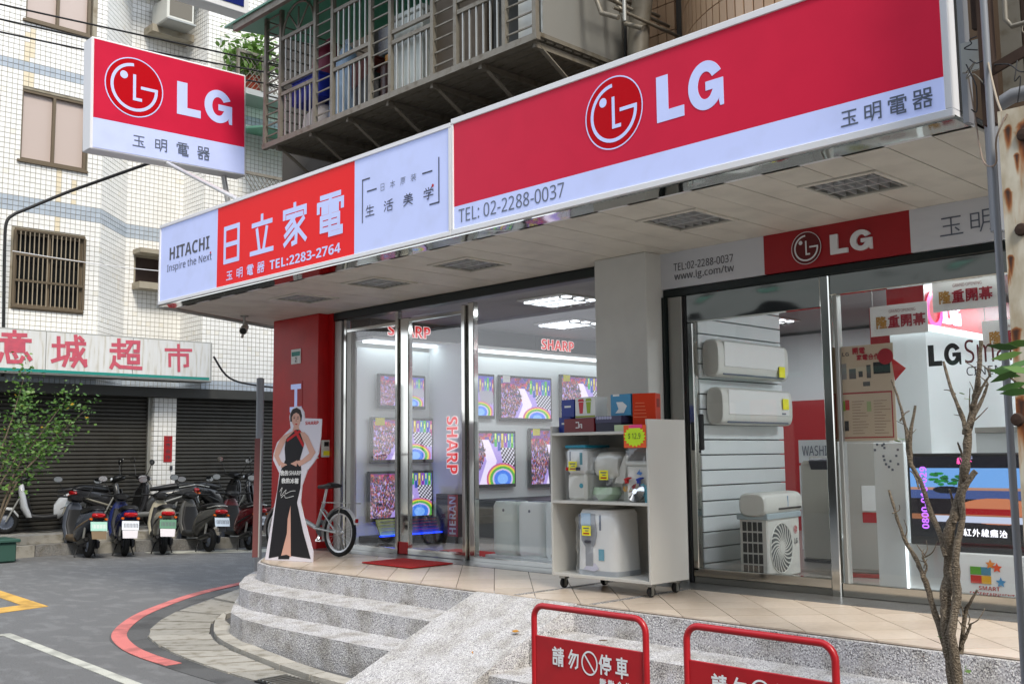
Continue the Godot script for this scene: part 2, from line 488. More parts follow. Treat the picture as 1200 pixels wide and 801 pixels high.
# the advertisement on the big window set: plant on a sill, someone lying down, caption bands
func advert_material() -> StandardMaterial3D:
	var w := 240
	var h := 150
	var im := Image.create(w, h, false, Image.FORMAT_RGB8)
	im.fill(Color(0.42, 0.62, 0.86))
	im.fill_rect(Rect2i(0, 0, w, 22), Color(0.08, 0.08, 0.12))
	im.fill_rect(Rect2i(0, 58, w, 5), Color(0.66, 0.50, 0.42))
	im.fill_rect(Rect2i(0, 63, w, 16), Color(0.25, 0.32, 0.52))
	im.fill_rect(Rect2i(0, 79, w, 50), Color(0.10, 0.08, 0.10))
	im.fill_rect(Rect2i(0, 129, w, 21), Color(0.05, 0.05, 0.06))
	rng.seed = 12
	for i in 26: disc(im, 55 + rng.randf_range(-22, 26), 42 + rng.randf_range(-12, 10), 5, 2.5, Color(0.12, rng.randf_range(0.3, 0.5), 0.2))
	disc(im, 57, 62, 22, 7, Color(0.08, 0.09, 0.12))
	disc(im, 130, 100, 62, 24, Color(0.72, 0.45, 0.32))
	disc(im, 205, 98, 24, 22, Color(0.70, 0.42, 0.32))
	disc(im, 206, 82, 22, 11, Color(0.16, 0.11, 0.10))
	disc(im, 212, 100, 10, 3, Color(0.4, 0.2, 0.16))
	im.fill_rect(Rect2i(0, 108, w, 10), Color(0.55, 0.36, 0.25))
	im.fill_rect(Rect2i(70, 96, 90, 11), Color(0.55, 0.06, 0.08))
	im.fill_rect(Rect2i(30, 110, 170, 12), Color(0.72, 0.76, 0.85))
	var m := glow(Color(0.02, 0.02, 0.02), Color.BLACK, 0.5, 0.15)
	m.emission_texture = ImageTexture.create_from_image(im)
	return m

# ---------- writing: brush strokes on a 100 x 100 square, y down
const STROKES := {
	"玉": [[15,18,85,18],[20,50,80,50],[8,88,92,88],[50,18,50,88],[66,62,78,74]],
	"明": [[10,18,10,75],[10,18,40,18,40,75],[10,46,40,46],[10,73,40,73],[55,10,55,60,44,92],[55,10,90,10,90,90,80,90],[55,35,90,35],[55,60,90,60]],
	"電": [[18,8,82,8],[50,8,50,48],[8,38,8,22,92,22,92,38],[24,31,40,31],[24,42,40,42],[60,31,76,31],[60,42,76,42],[20,54,80,54,80,82,20,82,20,54],[20,68,80,68],[50,54,50,94,90,94,90,84]],
	"器": [[12,8,40,8,40,32,12,32,12,8],[60,8,88,8,88,32,60,32,60,8],[6,46,94,46],[50,34,44,52,8,66],[54,48,92,66],[70,36,80,42],[14,70,40,70,40,94,14,94,14,70],[60,70,88,70,88,94,60,94,60,70]],
	"日": [[20,8,80,8,80,92,20,92,20,8],[20,50,80,50]],
	"立": [[50,4,50,20],[12,22,88,22],[30,36,40,82],[70,36,58,86],[6,90,94,90]],
	"家": [[50,2,50,12],[10,28,10,14,90,14,90,28],[22,28,78,28],[54,28,20,52],[46,38,58,60,56,90,44,92],[48,50,16,70],[54,64,14,90],[84,40,62,56],[60,58,92,88]],
	"生": [[28,8,12,40],[20,28,86,28],[50,6,50,90],[22,58,80,58],[8,90,94,90]],
	"活": [[12,12,22,22],[6,38,18,46],[8,90,24,62],[84,8,40,20],[30,38,94,38],[62,16,62,60],[42,60,84,60,84,92,42,92,42,60]],
	"美": [[34,4,42,14],[66,4,58,14],[14,18,86,18],[20,32,80,32],[10,46,90,46],[50,18,50,60],[8,62,92,62],[50,46,44,72,10,94],[52,66,90,94]],
	"学": [[24,6,30,18],[48,4,52,16],[78,4,68,20],[10,40,10,26,90,26,90,40],[28,44,72,44,50,56],[50,56,50,92,38,90],[8,66,92,66]],
	"本": [[8,28,92,28],[50,4,50,94],[48,30,8,78],[52,30,92,78],[28,72,72,72]],
	"原": [[14,10,92,10],[16,10,16,60,4,92],[54,14,48,24],[34,24,80,24,80,56,34,56,34,24],[34,40,80,40],[57,56,57,90,48,88],[40,66,28,84],[72,66,86,82]],
	"装": [[10,10,22,18],[6,36,24,28],[30,4,30,44],[42,18,94,18],[68,4,68,42],[46,42,90,42],[50,46,50,56],[8,56,92,56],[46,58,10,80],[32,70,32,94,50,86],[86,62,70,72],[52,60,92,94]],
	"隆": [[12,8,12,94],[12,8,34,8,24,34,34,52,26,64,14,62],[58,4,40,28],[54,12,82,12,44,42],[56,18,92,42],[48,48,86,48],[54,54,44,70],[50,62,88,62],[48,76,86,76],[66,50,66,92],[40,92,94,92]],
	"重": [[76,4,24,12],[8,22,92,22],[50,10,50,92],[22,34,78,34,78,64,22,64,22,34],[22,49,78,49],[16,78,84,78],[6,93,94,93]],
	"開": [[10,6,10,94],[10,6,44,6,44,36,10,36],[10,21,44,21],[90,6,56,6,56,36,90,36],[56,21,90,21],[90,6,90,94,80,94],[26,50,74,50],[22,66,78,66],[40,50,40,70,26,90],[62,50,62,92]],
	"幕": [[6,12,94,12],[32,4,32,20],[68,4,68,20],[28,26,72,26,72,48,28,48,28,26],[28,37,72,37],[6,56,94,56],[46,48,36,60,8,76],[56,58,94,76],[24,92,24,72,76,72,76,90],[50,62,50,96]],
	"請": [[20,4,28,10],[4,18,44,18],[10,32,38,32],[10,44,38,44],[10,58,38,58,38,88,10,88,10,58],[54,12,94,12],[58,26,90,26],[74,4,74,40],[50,40,98,40],[58,52,58,94],[58,52,90,52,90,92,82,92],[58,66,90,66],[58,78,90,78]],
	"勿": [[34,4,10,44],[28,24,86,24,80,84,66,92],[48,26,14,74],[68,26,26,92]],
	"停": [[28,4,6,46],[18,32,18,96],[62,2,62,12],[34,16,96,16],[44,26,82,26,82,42,44,42,44,26],[34,66,34,52,94,52,94,64],[46,70,84,70],[64,70,64,94,54,90]],
	"車": [[12,12,88,12],[22,26,78,26,78,64,22,64,22,26],[22,45,78,45],[6,78,94,78],[50,2,50,98]],
	"謝": [[14,4,20,10],[4,18,34,18],[8,32,30,32],[8,44,30,44],[8,58,30,58,30,88,8,88,8,58],[50,4,46,14],[40,14,60,14,60,92,52,92],[40,14,40,60],[40,30,60,30],[40,46,60,46],[36,60,62,60,36,90],[68,30,98,30],[86,6,86,92,78,90],[72,48,76,60]],
	"合": [[50,4,6,48],[50,4,94,48],[30,42,70,42],[24,58,76,58,76,92,24,92,24,58]],
	"作": [[28,4,6,46],[18,32,18,96],[54,4,36,40],[48,24,94,24],[58,24,58,96],[58,46,88,46],[58,68,88,68]],
	"城": [[4,34,34,34],[19,10,19,74],[2,80,36,68],[42,26,94,26],[46,26,46,60,34,92],[46,46,64,46,62,74,54,74],[68,4,74,60,96,92,96,78],[90,44,60,94],[80,8,88,16]],
	"超": [[10,20,46,20],[28,4,28,60],[4,38,50,38],[28,52,46,52],[14,58,12,74,4,90],[14,76,30,88,96,92],[54,10,90,10,88,38,78,38],[70,10,52,42],[58,52,88,52,88,74,58,74,58,52]],
	"市": [[50,2,50,16],[8,20,92,20],[20,38,20,80],[20,38,80,38,80,78,70,80],[50,20,50,98]],
	"意": [[50,2,50,10],[20,12,80,12],[36,16,40,24],[64,16,60,24],[8,28,92,28],[28,36,74,36,74,58,28,58,28,36],[28,47,74,47],[16,68,10,86],[30,66,34,90,66,90,72,78],[48,64,54,76],[82,66,92,82]],
	"工": [[14,12,86,12],[50,12,50,88],[6,88,94,88]],
	"我": [[40,6,10,18],[6,34,94,34],[28,12,28,90,18,86],[6,66,46,52],[56,4,66,70,94,92,94,76],[88,46,50,92],[72,10,84,20]],
	"的": [[26,4,18,18],[10,20,42,20,42,86,10,86,10,20],[10,52,42,52],[62,4,50,36],[56,22,92,22,88,88,72,84],[60,44,74,58]],
	"冰": [[6,16,18,28],[4,88,20,62],[62,4,62,92,52,88],[28,36,50,36,28,76],[90,22,68,42],[64,40,94,80]],
	"箱": [[18,4,8,22],[14,14,44,14],[62,4,54,20],[60,14,94,14],[6,46,48,46],[28,28,28,96],[26,50,6,78],[30,52,46,70],[56,34,90,34,90,94,56,94,56,34],[56,54,90,54],[56,74,90,74]],
	"紅": [[28,4,10,24,28,28,8,50,40,46],[24,50,24,94],[10,66,4,84],[36,64,44,80],[54,14,94,14],[74,14,74,86],[48,88,98,88]],
	"外": [[28,4,6,50],[22,24,46,24,34,62,8,94],[16,46,34,60],[66,4,66,96],[68,38,94,58]],
	"線": [[26,4,10,24,28,28,8,50,40,46],[24,50,24,94],[10,66,4,84],[36,64,44,80],[70,2,62,12],[54,14,88,14,88,46,54,46,54,14],[54,30,88,30],[70,46,70,94,60,90],[52,60,66,60,50,84],[88,52,74,64],[72,62,96,90]],
	"治": [[12,12,22,22],[6,38,18,46],[8,90,24,62],[60,8,40,44,86,40],[74,24,92,48],[44,56,86,56,86,92,44,92,44,56]],
	"痛": [[50,2,54,10],[18,14,94,14],[20,14,18,60,6,94],[4,26,12,36],[2,56,14,48],[36,24,84,24,64,36],[34,42,34,94],[34,42,90,42,90,92,82,92],[34,58,90,58],[34,74,90,74],[62,36,62,94]],
}

# adds one written line to a builder; t places its lower left corner, the strokes lie just proud of the face
func write(b: Builder, text: String, t: Transform3D, high: float, step: float, thick := 0.1, wide := 0.0, down := false) -> void:
	var w := wide if wide > 0 else high
	for i in text.length():
		var lines: Array = STROKES.get(text[i], [])
		var ox := 0.0 if down else i * step
		var oy := -i * step if down else 0.0
		var k := 0
		for l in lines:
			for j in range(0, l.size() - 2, 2):
				var a := Vector2(ox + l[j] * 0.01 * w, oy + high - l[j + 1] * 0.01 * high)
				var c := Vector2(ox + l[j + 2] * 0.01 * w, oy + high - l[j + 3] * 0.01 * high)
				var d := (c - a).normalized() * thick * high * 0.5
				var s := Vector2(-d.y, d.x)
				a -= d * 0.9
				c += d * 0.9
				var z := 0.002 + 0.0003 * k
				k += 1
				b.quad(t * Vector3(a.x - s.x, a.y - s.y, z), t * Vector3(c.x - s.x, c.y - s.y, z), t * Vector3(c.x + s.x, c.y + s.y, z), t * Vector3(a.x + s.x, a.y + s.y, z))

func strokes(parent: Node, text: String, t: Transform3D, high: float, step: float, m: Material, thick := 0.1, wide := 0.0, down := false) -> MeshInstance3D:
	var last: MeshInstance3D
	for i in text.length():
		var b := B()
		write(b, text[i], t.translated_local(Vector3(0, -i * step, 0) if down else Vector3(i * step, 0, 0)), high, step, thick, wide, down)
		last = part("lettering", b, m, parent)
	return last

var fonts := {}
func latin(parent: Node, text: String, t: Transform3D, wide: float, high: float, m: Material, bold := false, deep := 0.003, serif := false, slant := 0.0) -> MeshInstance3D:
	var key := "%s%s" % [bold, serif]
	if not fonts.has(key):
		var f := SystemFont.new()
		f.font_names = PackedStringArray(["Droid Serif" if serif else "Droid Sans"])
		f.font_weight = 700 if bold else 400
		fonts[key] = f
	var tm := TextMesh.new()
	tm.font = fonts[key]
	tm.text = text
	tm.font_size = 48
	tm.pixel_size = 0.01
	tm.curve_step = 2.0
	tm.depth = 0.0
	var arr := tm.get_mesh_arrays()
	var vs: PackedVector3Array = arr[Mesh.ARRAY_VERTEX]
	var bb := AABB(vs[0], Vector3.ZERO)
	for p in vs: bb = bb.expand(p)
	var out := PackedVector3Array()
	var ns := PackedVector3Array()
	for p in vs:
		var x := (p.x - bb.position.x) / bb.size.x * wide
		var y := (p.y - bb.position.y) / bb.size.y * high
		out.append(t * Vector3(x + y * slant, y, deep))
		ns.append(t.basis.z)
	var a2 := []
	a2.resize(Mesh.ARRAY_MAX)
	a2[Mesh.ARRAY_VERTEX] = out
	a2[Mesh.ARRAY_NORMAL] = ns
	a2[Mesh.ARRAY_INDEX] = arr[Mesh.ARRAY_INDEX]
	var me := ArrayMesh.new()
	me.add_surface_from_arrays(Mesh.PRIMITIVE_TRIANGLES, a2)
	return part_mesh("lettering", me, m, parent)

func ring2(r: float, k := 40, cx := 0.0, cy := 0.0) -> PackedVector2Array:
	var p := PackedVector2Array()
	for i in k: p.append(Vector2(cx + cos(TAU * i / k) * r, cy + sin(TAU * i / k) * r))
	return p

func ribbon(b: Builder, pts: Array, half: float, t: Transform3D, z: float) -> void:
	for i in pts.size() - 1:
		var a: Vector2 = pts[i]
		var c: Vector2 = pts[i + 1]
		var da: Vector2 = (pts[i + 1] - pts[maxi(i - 1, 0)]).normalized().orthogonal() * half
		var dc: Vector2 = (pts[mini(i + 2, pts.size() - 1)] - pts[i]).normalized().orthogonal() * half
		b.quad(t * Vector3(a.x + da.x, a.y + da.y, z), t * Vector3(a.x - da.x, a.y - da.y, z), t * Vector3(c.x - dc.x, c.y - dc.y, z), t * Vector3(c.x + dc.x, c.y + dc.y, z))

# round face emblem: disc, thin ring, and the bright strokes on it
func emblem(parent: Node, t: Transform3D, r: float, disc_m: Material, line_m: Material) -> void:
	var e := part("emblem", B().prism(ring2(r * 0.96), 0.003, t, false), disc_m, parent)
	var b := B()
	var circle := []
	for i in 49: circle.append(Vector2(cos(TAU * i / 48), sin(TAU * i / 48)) * r * 0.985)
	ribbon(b, circle, r * 0.018, t, 0.0045)
	var g := []
	for i in 33:
		var a := deg_to_rad(92 + i * 268.0 / 32)
		g.append(Vector2(cos(a), sin(a)) * r * 0.76)
	ribbon(b, g, r * 0.05, t, 0.005)
	ribbon(b, [Vector2(0.81, 0.03) * r, Vector2(0.22, 0.03) * r], r * 0.05, t, 0.0055)
	ribbon(b, [Vector2(0, 0.44) * r, Vector2(0, -0.44) * r], r * 0.05, t, 0.0057)
	ribbon(b, [Vector2(-0.05, -0.39) * r, Vector2(0.26, -0.39) * r], r * 0.05, t, 0.006)
	b.prism(ring2(r * 0.13, 20, -0.36 * r, 0.36 * r), 0.005, t, false)
	part("emblem_lines", b, line_m, e)

# the two heavy capitals of the big boards, cut from plain shapes
func heavy(parent: Node, t: Transform3D, wide: float, high: float, m: Material, deep := 0.003) -> void:
	var lw := wide * 0.42
	part("lettering", B().prism(to2([0, 0, lw, 0, lw, high * 0.235, lw * 0.43, high * 0.235, lw * 0.43, high, 0, high]), deep, t), m, parent)
	var gw := wide * 0.51
	var c := Vector2(wide - gw * 0.5, high * 0.5)
	var o := PackedVector2Array()
	for i in 41:
		var a := deg_to_rad(lerpf(28.0, 322.0, i / 40.0))
		o.append(c + Vector2(cos(a) * gw * 0.5, sin(a) * high * 0.515))
	o.append(Vector2(wide - gw * 0.13, high * 0.12))
	o.append(Vector2(wide - gw * 0.10, high * 0.0))
	o.append(Vector2(wide, high * 0.0))
	o.append(Vector2(wide, high * 0.57))
	o.append(Vector2(wide - gw * 0.5, high * 0.57))
	o.append(Vector2(wide - gw * 0.5, high * 0.385))
	o.append(Vector2(wide - gw * 0.29, high * 0.385))
	for i in 31:
		var a := deg_to_rad(lerpf(305.0, 32.0, i / 30.0))
		o.append(c + Vector2(cos(a) * gw * 0.225, sin(a) * high * 0.29))
	part("lettering", B().prism(o, deep, t), m, parent)

# ---------- the place
func _ready() -> void:
	var cam := Camera3D.new()
	cam.name = "camera"
	var yaw := deg_to_rad(44.45)
	var pitch := deg_to_rad(6.17)
	var fw := Vector3(-cos(pitch) * cos(yaw), sin(pitch), -cos(pitch) * sin(yaw))
	var r0 := fw.cross(Vector3.UP).normalized()
	var u0 := r0.cross(fw)
	var roll := deg_to_rad(-0.596)
	cam.transform = Transform3D(Basis(r0 * cos(roll) + u0 * sin(roll), u0 * cos(roll) - r0 * sin(roll), -fw), Vector3(0, 1.5, 0))
	cam.fov = 36.28
	cam.far = 600.0
	add_child(cam)
	cam.current = true
	var sky := ProceduralSkyMaterial.new()
	sky.sky_top_color = Color(0.80, 0.85, 0.92)
	sky.sky_horizon_color = Color(0.93, 0.94, 0.95)
	sky.sky_curve = 0.2
	sky.ground_horizon_color = Color(0.5, 0.5, 0.5)
	sky.ground_bottom_color = Color(0.3, 0.3, 0.3)
	sky.sky_energy_multiplier = 1.0
	var env := Environment.new()
	env.background_mode = Environment.BG_SKY
	env.sky = Sky.new()
	env.sky.sky_material = sky
	env.background_energy_multiplier = 1.0
	env.tonemap_mode = Environment.TONE_MAPPER_LINEAR
	env.tonemap_exposure = 2.4
	env.sdfgi_enabled = true
	env.ssao_enabled = true
	env.ssil_enabled = true
	var we := WorldEnvironment.new()
	we.name = "world_environment"
	we.environment = env
	add_child(we)
	var sun := DirectionalLight3D.new()
	sun.name = "sun"
	sun.light_energy = 0.5
	sun.light_angular_distance = 14.0
	sun.light_color = Color(1.0, 0.97, 0.92)
	sun.shadow_enabled = true
	sun.rotation_degrees = Vector3(-48, 68, 0)
	add_child(sun)
	make_materials()
	make_ground()
	make_platform()
	make_shop_shell()
	make_upper_storey()
	make_side_block()
	make_opposite()
	make_signs()
	make_shop_front()
	make_left_room()
	make_right_room()
	make_entrance_things()
	make_cabinet()
	make_scooters()
	make_barriers()
	make_right_edge()
	make_plants()
	make_wires()

func to2(a: Array) -> PackedVector2Array:
	var p := PackedVector2Array()
	for i in range(0, a.size(), 2): p.append(Vector2(a[i], a[i + 1]))
	return p

# lays an (x, z) outline flat: local x = world x, local y = world -z, depth = up
func flat(y: float) -> Transform3D:
	return Transform3D(Basis(Vector3.RIGHT, Vector3(0, 0, -1), Vector3.UP), Vector3(0, y, 0))

func plan(a: Array) -> PackedVector2Array:
	var p := PackedVector2Array()
	for i in range(0, a.size(), 2): p.append(Vector2(a[i], -a[i + 1]))
	return p

func strip(center: Array, half: float) -> PackedVector2Array:
	var l := PackedVector2Array()
	var r := PackedVector2Array()
	for i in center.size():
		var d: Vector2 = (center[mini(i + 1, center.size() - 1)] - center[maxi(i - 1, 0)]).normalized().orthogonal() * half
		l.append(center[i] + d)
		r.append(center[i] - d)
	r.reverse()
	l.append_array(r)
	return l

func smooth(pts: Array, k := 5) -> Array:
	var c := Curve2D.new()
	for i in pts.size():
		var tan_: Vector2 = (pts[mini(i + 1, pts.size() - 1)] - pts[maxi(i - 1, 0)]) / 6.0
		c.add_point(pts[i], -tan_, tan_)
	var out := []
	for i in (pts.size() - 1) * k + 1: out.append(c.sample(i / k, float(i % k) / k) if i < (pts.size() - 1) * k else pts[-1])
	return out

func make_ground() -> void:
	struct("road", B().span(Vector3(-200, GROUND - 0.3, -200), Vector3(200, GROUND, 200)), M.asphalt)
	# darker strip of new asphalt between the red line and the gutter
	var outer := smooth([Vector2(-11.4, 6.3), Vector2(-10.45, 5.15), Vector2(-9.35, 4.3), Vector2(-8.65, 4.04), Vector2(-7.9, 3.95), Vector2(-7.2, 3.92), Vector2(-6.0, 3.92)])
	struct("asphalt_patch", B().prism(strip(outer, 0.17), 0.003, flat(GROUND + 0.001)), M.tar)
	var line := smooth([Vector2(-12.6, 8.2), Vector2(-11.75, 6.7), Vector2(-11.3, 5.95), Vector2(-10.7, 5.25), Vector2(-10.12, 4.7), Vector2(-9.32, 4.17), Vector2(-8.62, 3.93), Vector2(-8.06, 3.85), Vector2(-7.62, 3.84)])
	struct("red_road_marking", B().prism(strip(line, 0.065), 0.004, flat(GROUND + 0.005)), M.red_paint)
	struct("white_road_marking", B().prism(strip([Vector2(-10.1, 3.46), Vector2(-8.5, 3.39), Vector2(-7.2, 3.33), Vector2(-4.0, 3.2)], 0.045), 0.004, flat(GROUND + 0.001)), M.white_paint)
	struct("white_road_marking", B().prism(plan([-10.3, -3.36, -10.0, -3.34, -9.98, -3.40, -10.3, -3.41]), 0.004, flat(GROUND + 0.006)), M.white_paint)
	var y := B()
	y.prism(plan([-13.6, -4.54, -11.62, -4.41, -11.9, -4.24, -13.3, -4.34]), 0.004, flat(GROUND + 0.001))
	y.prism(plan([-11.62, -4.40, -11.45, -3.70, -11.85, -3.86, -11.93, -4.23]), 0.004, flat(GROUND + 0.001))
	struct("yellow_road_marking", y, M.yellow_paint)
	struct("white_road_marking", B().prism(plan([-17.0, -8.0, -15.95, -9.7, -15.4, -9.35, -16.65, -7.95]), 0.004, flat(GROUND + 0.001)), M.white_paint)
	# gutter slabs laid in a fan round the corner, with a low kerb inside
	var out_line := smooth([Vector2(-11.3, 6.5), Vector2(-10.14, 5.11), Vector2(-9.25, 4.39), Vector2(-8.68, 4.15), Vector2(-8.13, 4.03), Vector2(-7.4, 3.95), Vector2(-6.5, 3.93), Vector2(-5.0, 3.9), Vector2(-3.0, 3.85), Vector2(-1.0, 3.8)], 2)
	var in_line := smooth([Vector2(-10.3, 6.3), Vector2(-9.5, 5.3), Vector2(-8.85, 4.84), Vector2(-8.3, 4.57), Vector2(-7.75, 4.42), Vector2(-7.2, 4.33), Vector2(-6.36, 4.22), Vector2(-5.0, 4.2), Vector2(-3.0, 4.16), Vector2(-1.0, 4.1)], 2)
	var kerb_in := smooth([Vector2(-10.1, 6.2), Vector2(-9.36, 5.25), Vector2(-8.76, 4.96), Vector2(-8.3, 4.72), Vector2(-7.72, 4.57), Vector2(-7.15, 4.47), Vector2(-6.36, 4.36), Vector2(-5.0, 4.33), Vector2(-3.0, 4.29), Vector2(-1.0, 4.23)], 2)
	var g := struct("gutter_pavement", B().prism(strip(in_line, 0.36), 0.002, flat(GROUND + 0.001)), M.tar)
	rng.seed = 21
	for i in out_line.size() - 1:
		var a: Vector2 = out_line[i]
		var b: Vector2 = out_line[i + 1]
		var c: Vector2 = in_line[i + 1]
		var d: Vector2 = in_line[i]
		var mid := (a + b + c + d) * 0.25
		var poly := PackedVector2Array()
		for p in [a, b, c, d]: poly.append(mid + (p - mid) * rng.randf_range(0.86, 0.92))
		part("slab", B().prism(poly, 0.012 + rng.randf_range(0, 0.008), flat(GROUND + 0.003)), M.concrete[rng.randi() % 3], g)
		poly = PackedVector2Array()
		for p in [d, c, kerb_in[i + 1], kerb_in[i]]: poly.append(p)
		var km := (poly[0] + poly[1] + poly[2] + poly[3]) * 0.25
		for j in 4: poly[j] = km + (poly[j] - km) * 0.97
		part("kerb_stone", B().prism(poly, 0.045, flat(GROUND + 0.003)), M.concrete[2 - i % 2], g)
	# drain grating beside the steps
	var gr := struct("drain_grating", B().box(Vector3(-6.25, GROUND + 0.012, -4.06), Vector3(0.72, 0.012, 0.24), Basis(Vector3.UP, 0.02)), M.black)
	for i in 14:
		part("bar", B().box(Vector3(-6.57 + i * 0.05, GROUND + 0.023, -4.06), Vector3(0.022, 0.014, 0.23), Basis(), 0.003), M.steel_dull, gr)
	# pavement in front of the apartment block
	var w := struct("pavement", B().prism(plan([-17.75, -5.0, -17.75, -6.9, -16.2, -10.6, -16.2, -16, -30, -16, -30, 4, -17.75, 4]), 0.18, flat(GROUND - 0.02)), M.concrete[1])
	part("step", B().prism(plan([-18.15, 4, -18.15, -7.0, -16.8, -10.8, -16.8, -16, -30, -16, -30, 4]), 0.14, flat(GROUND + 0.165)), M.concrete[2], w)
	rng.seed = 5
	for i in 18:
		var a := Vector2(-17.70, -2.0).lerp(Vector2(-17.70, -6.9), i / 11.0) if i < 11 else Vector2(-17.70, -6.9).lerp(Vector2(-16.15, -10.6), (i - 11) / 7.0)
		var b := Vector2(-17.70, -2.0).lerp(Vector2(-17.70, -6.9), (i + 0.97) / 11.0) if i < 11 else Vector2(-17.70, -6.9).lerp(Vector2(-16.15, -10.6), (i - 10.03) / 7.0)
		part("kerb_stone", B().bar(Vector3(a.x, GROUND + 0.09, a.y), Vector3(b.x, GROUND + 0.09, b.y), 0.14, 0.185), M.kerb_dark if i % 3 else M.concrete[0], w)

func make_platform() -> void:
	var e0 := [-8.3, -5.28, -8.75, -5.31, -9.05, -5.4, -9.35, -5.62, -9.9, -6.1, -10.95, -7.05]
	var top := plan([-1.0, -5.3] + e0 + [-10.95, -20, -1.0, -20])
	var p := struct("platform", B().prism(top, 0.57, flat(GROUND - 0.02)), M.terrazzo)
	part("step", B().prism(plan([-5.85, -4.88, -8.0, -4.88, -8.35, -4.9, -8.62, -4.97, -8.9, -5.12, -9.35, -5.44, -11.0, -6.9, -10.9, -7.0, -8.0, -5.5, -5.85, -5.5]), 0.41, flat(GROUND - 0.02)), M.terrazzo, p)
	part("step", B().prism(plan([-5.85, -4.53, -7.35, -4.53, -7.9, -4.58, -8.3, -4.70, -8.62, -4.90, -9.0, -5.15, -9.4, -5.42, -11.1, -6.86, -10.9, -7.0, -8.0, -5.1, -5.85, -5.1]), 0.25, flat(GROUND - 0.021)), M.terrazzo, p)
	part("step", B().prism(plan([-1.0, -4.86, -4.84, -4.86, -4.84, -5.4, -1.0, -5.4]), 0.40, flat(GROUND - 0.02)), M.terrazzo, p)
	part("step", B().prism(plan([-1.0, -4.50, -4.84, -4.50, -4.84, -5.0, -1.0, -5.0]), 0.235, flat(GROUND - 0.021)), M.terrazzo, p)
	# wheel ramp over the steps
	var r := Transform3D(Basis(Vector3(0, 0, 1), Vector3.UP, Vector3(-1, 0, 0)), Vector3(-4.83, 0, 0))
	part("ramp", B().prism(to2([-5.45, 0.497, -5.29, 0.499, -4.92, 0.36, -3.95, -0.05, -3.95, -0.08, -5.45, -0.08]), 0.97, r), M.terrazzo, p)
	# paving tiles laid on the diagonal
	var area := plan([-1.0, -5.335, -8.3, -5.315, -8.75, -5.345, -9.05, -5.435, -9.35, -5.655, -9.9, -6.14, -10.6, -6.75, -10.6, -6.44, -1.0, -6.44])
	area = plan([-1.0, -5.335, -8.3, -5.315, -8.75, -5.345, -9.05, -5.435, -9.33, -5.65, -9.9, -6.14, -10.2, -6.44, -1.0, -6.44])
	part("tile_bed", B().prism(area, 0.006, flat(FLOOR - 0.009)), M.grout, p)
	var s := 0.29
	var ang := deg_to_rad(46.5)
	var ux := Vector2(cos(ang), sin(ang))
	var uy := Vector2(-sin(ang), cos(ang))
	rng.seed = 8
	for i in range(-30, 30):
		for j in range(-30, 30):
			var o := Vector2(-5.4, 5.9) + ux * s * i + uy * s * j
			if o.x < -11 or o.x > -0.5 or o.y < 4.8 or o.y > 7: continue
			var q := PackedVector2Array([o, o + ux * (s - 0.006), o + ux * (s - 0.006) + uy * (s - 0.006), o + uy * (s - 0.006)])
			for c in Geometry2D.intersect_polygons(q, area):
				if c.size() < 3: continue
				part("tile", B().prism(c, 0.008 + rng.randf_range(0, 0.0015), flat(FLOOR - 0.004)), M.tiles[rng.randi() % 4], p)
	# pebble strips that divide the tiled field
	for x in [-5.42, -4.70]:
		part("divider_strip", B().box(Vector3(x, FLOOR + 0.004, -5.88), Vector3(0.05, 0.006, 1.1)), M.terrazzo_dark, p)
	part("threshold", B().span(Vector3(-9.75, FLOOR - 0.02, -6.86), Vector3(-5.66, FLOOR + 0.006, -6.445)), M.granite, p)
	part("threshold", B().span(Vector3(-5.06, FLOOR - 0.02, -6.86), Vector3(-1.2, FLOOR + 0.006, -6.40)), M.granite, p)
	# two dry leaves on the ramp and one on a step
	var spots := [Vector3(-4.98, 0.352, -4.86), Vector3(-5.1, 0.227, -4.62), Vector3(-4.33, 0.345, -5.05)]
	for i in 3:
		var l := leaf_shape(0.055)
		single("fallen_leaf", B().prism(l, 0.004, Transform3D(Basis.from_euler(Vector3(-PI / 2 + (0.38 if i < 2 else 0.05), i * 2.0, 0.15)), spots[i] + Vector3(0, 0.006, 0))), mat(Color(0.72, 0.5, 0.16) if i < 2 else Color(0.35, 0.27, 0.18), 0.7), ["yellow fallen leaf lying high up on the pebbled ramp", "small orange fallen leaf lying low on the pebbled ramp", "brown curled leaf on the step behind the no parking barrier"][i], "leaf")

func leaf_shape(l: float) -> PackedVector2Array:
	return to2([0, 0, l * 0.25, l * 0.24, l * 0.6, l * 0.27, l, 0, l * 0.62, -l * 0.25, l * 0.28, -l * 0.22])

# parts given in world coordinates under a thing that stands at its base
func place(o: Node3D, parent: Node) -> void:
	if parent.has_meta("w"): o.position = -parent.position

func thing_w(called: String, label: String, category: String, at: Vector3, group := "") -> Node3D:
	var o := thing(called, label, category, at, 0.0, group)
	o.set_meta("w", true)
	return o

func face(b: Basis, x: float, y: float, z: float) -> Transform3D:
	return Transform3D(b, Vector3(x, y, z))

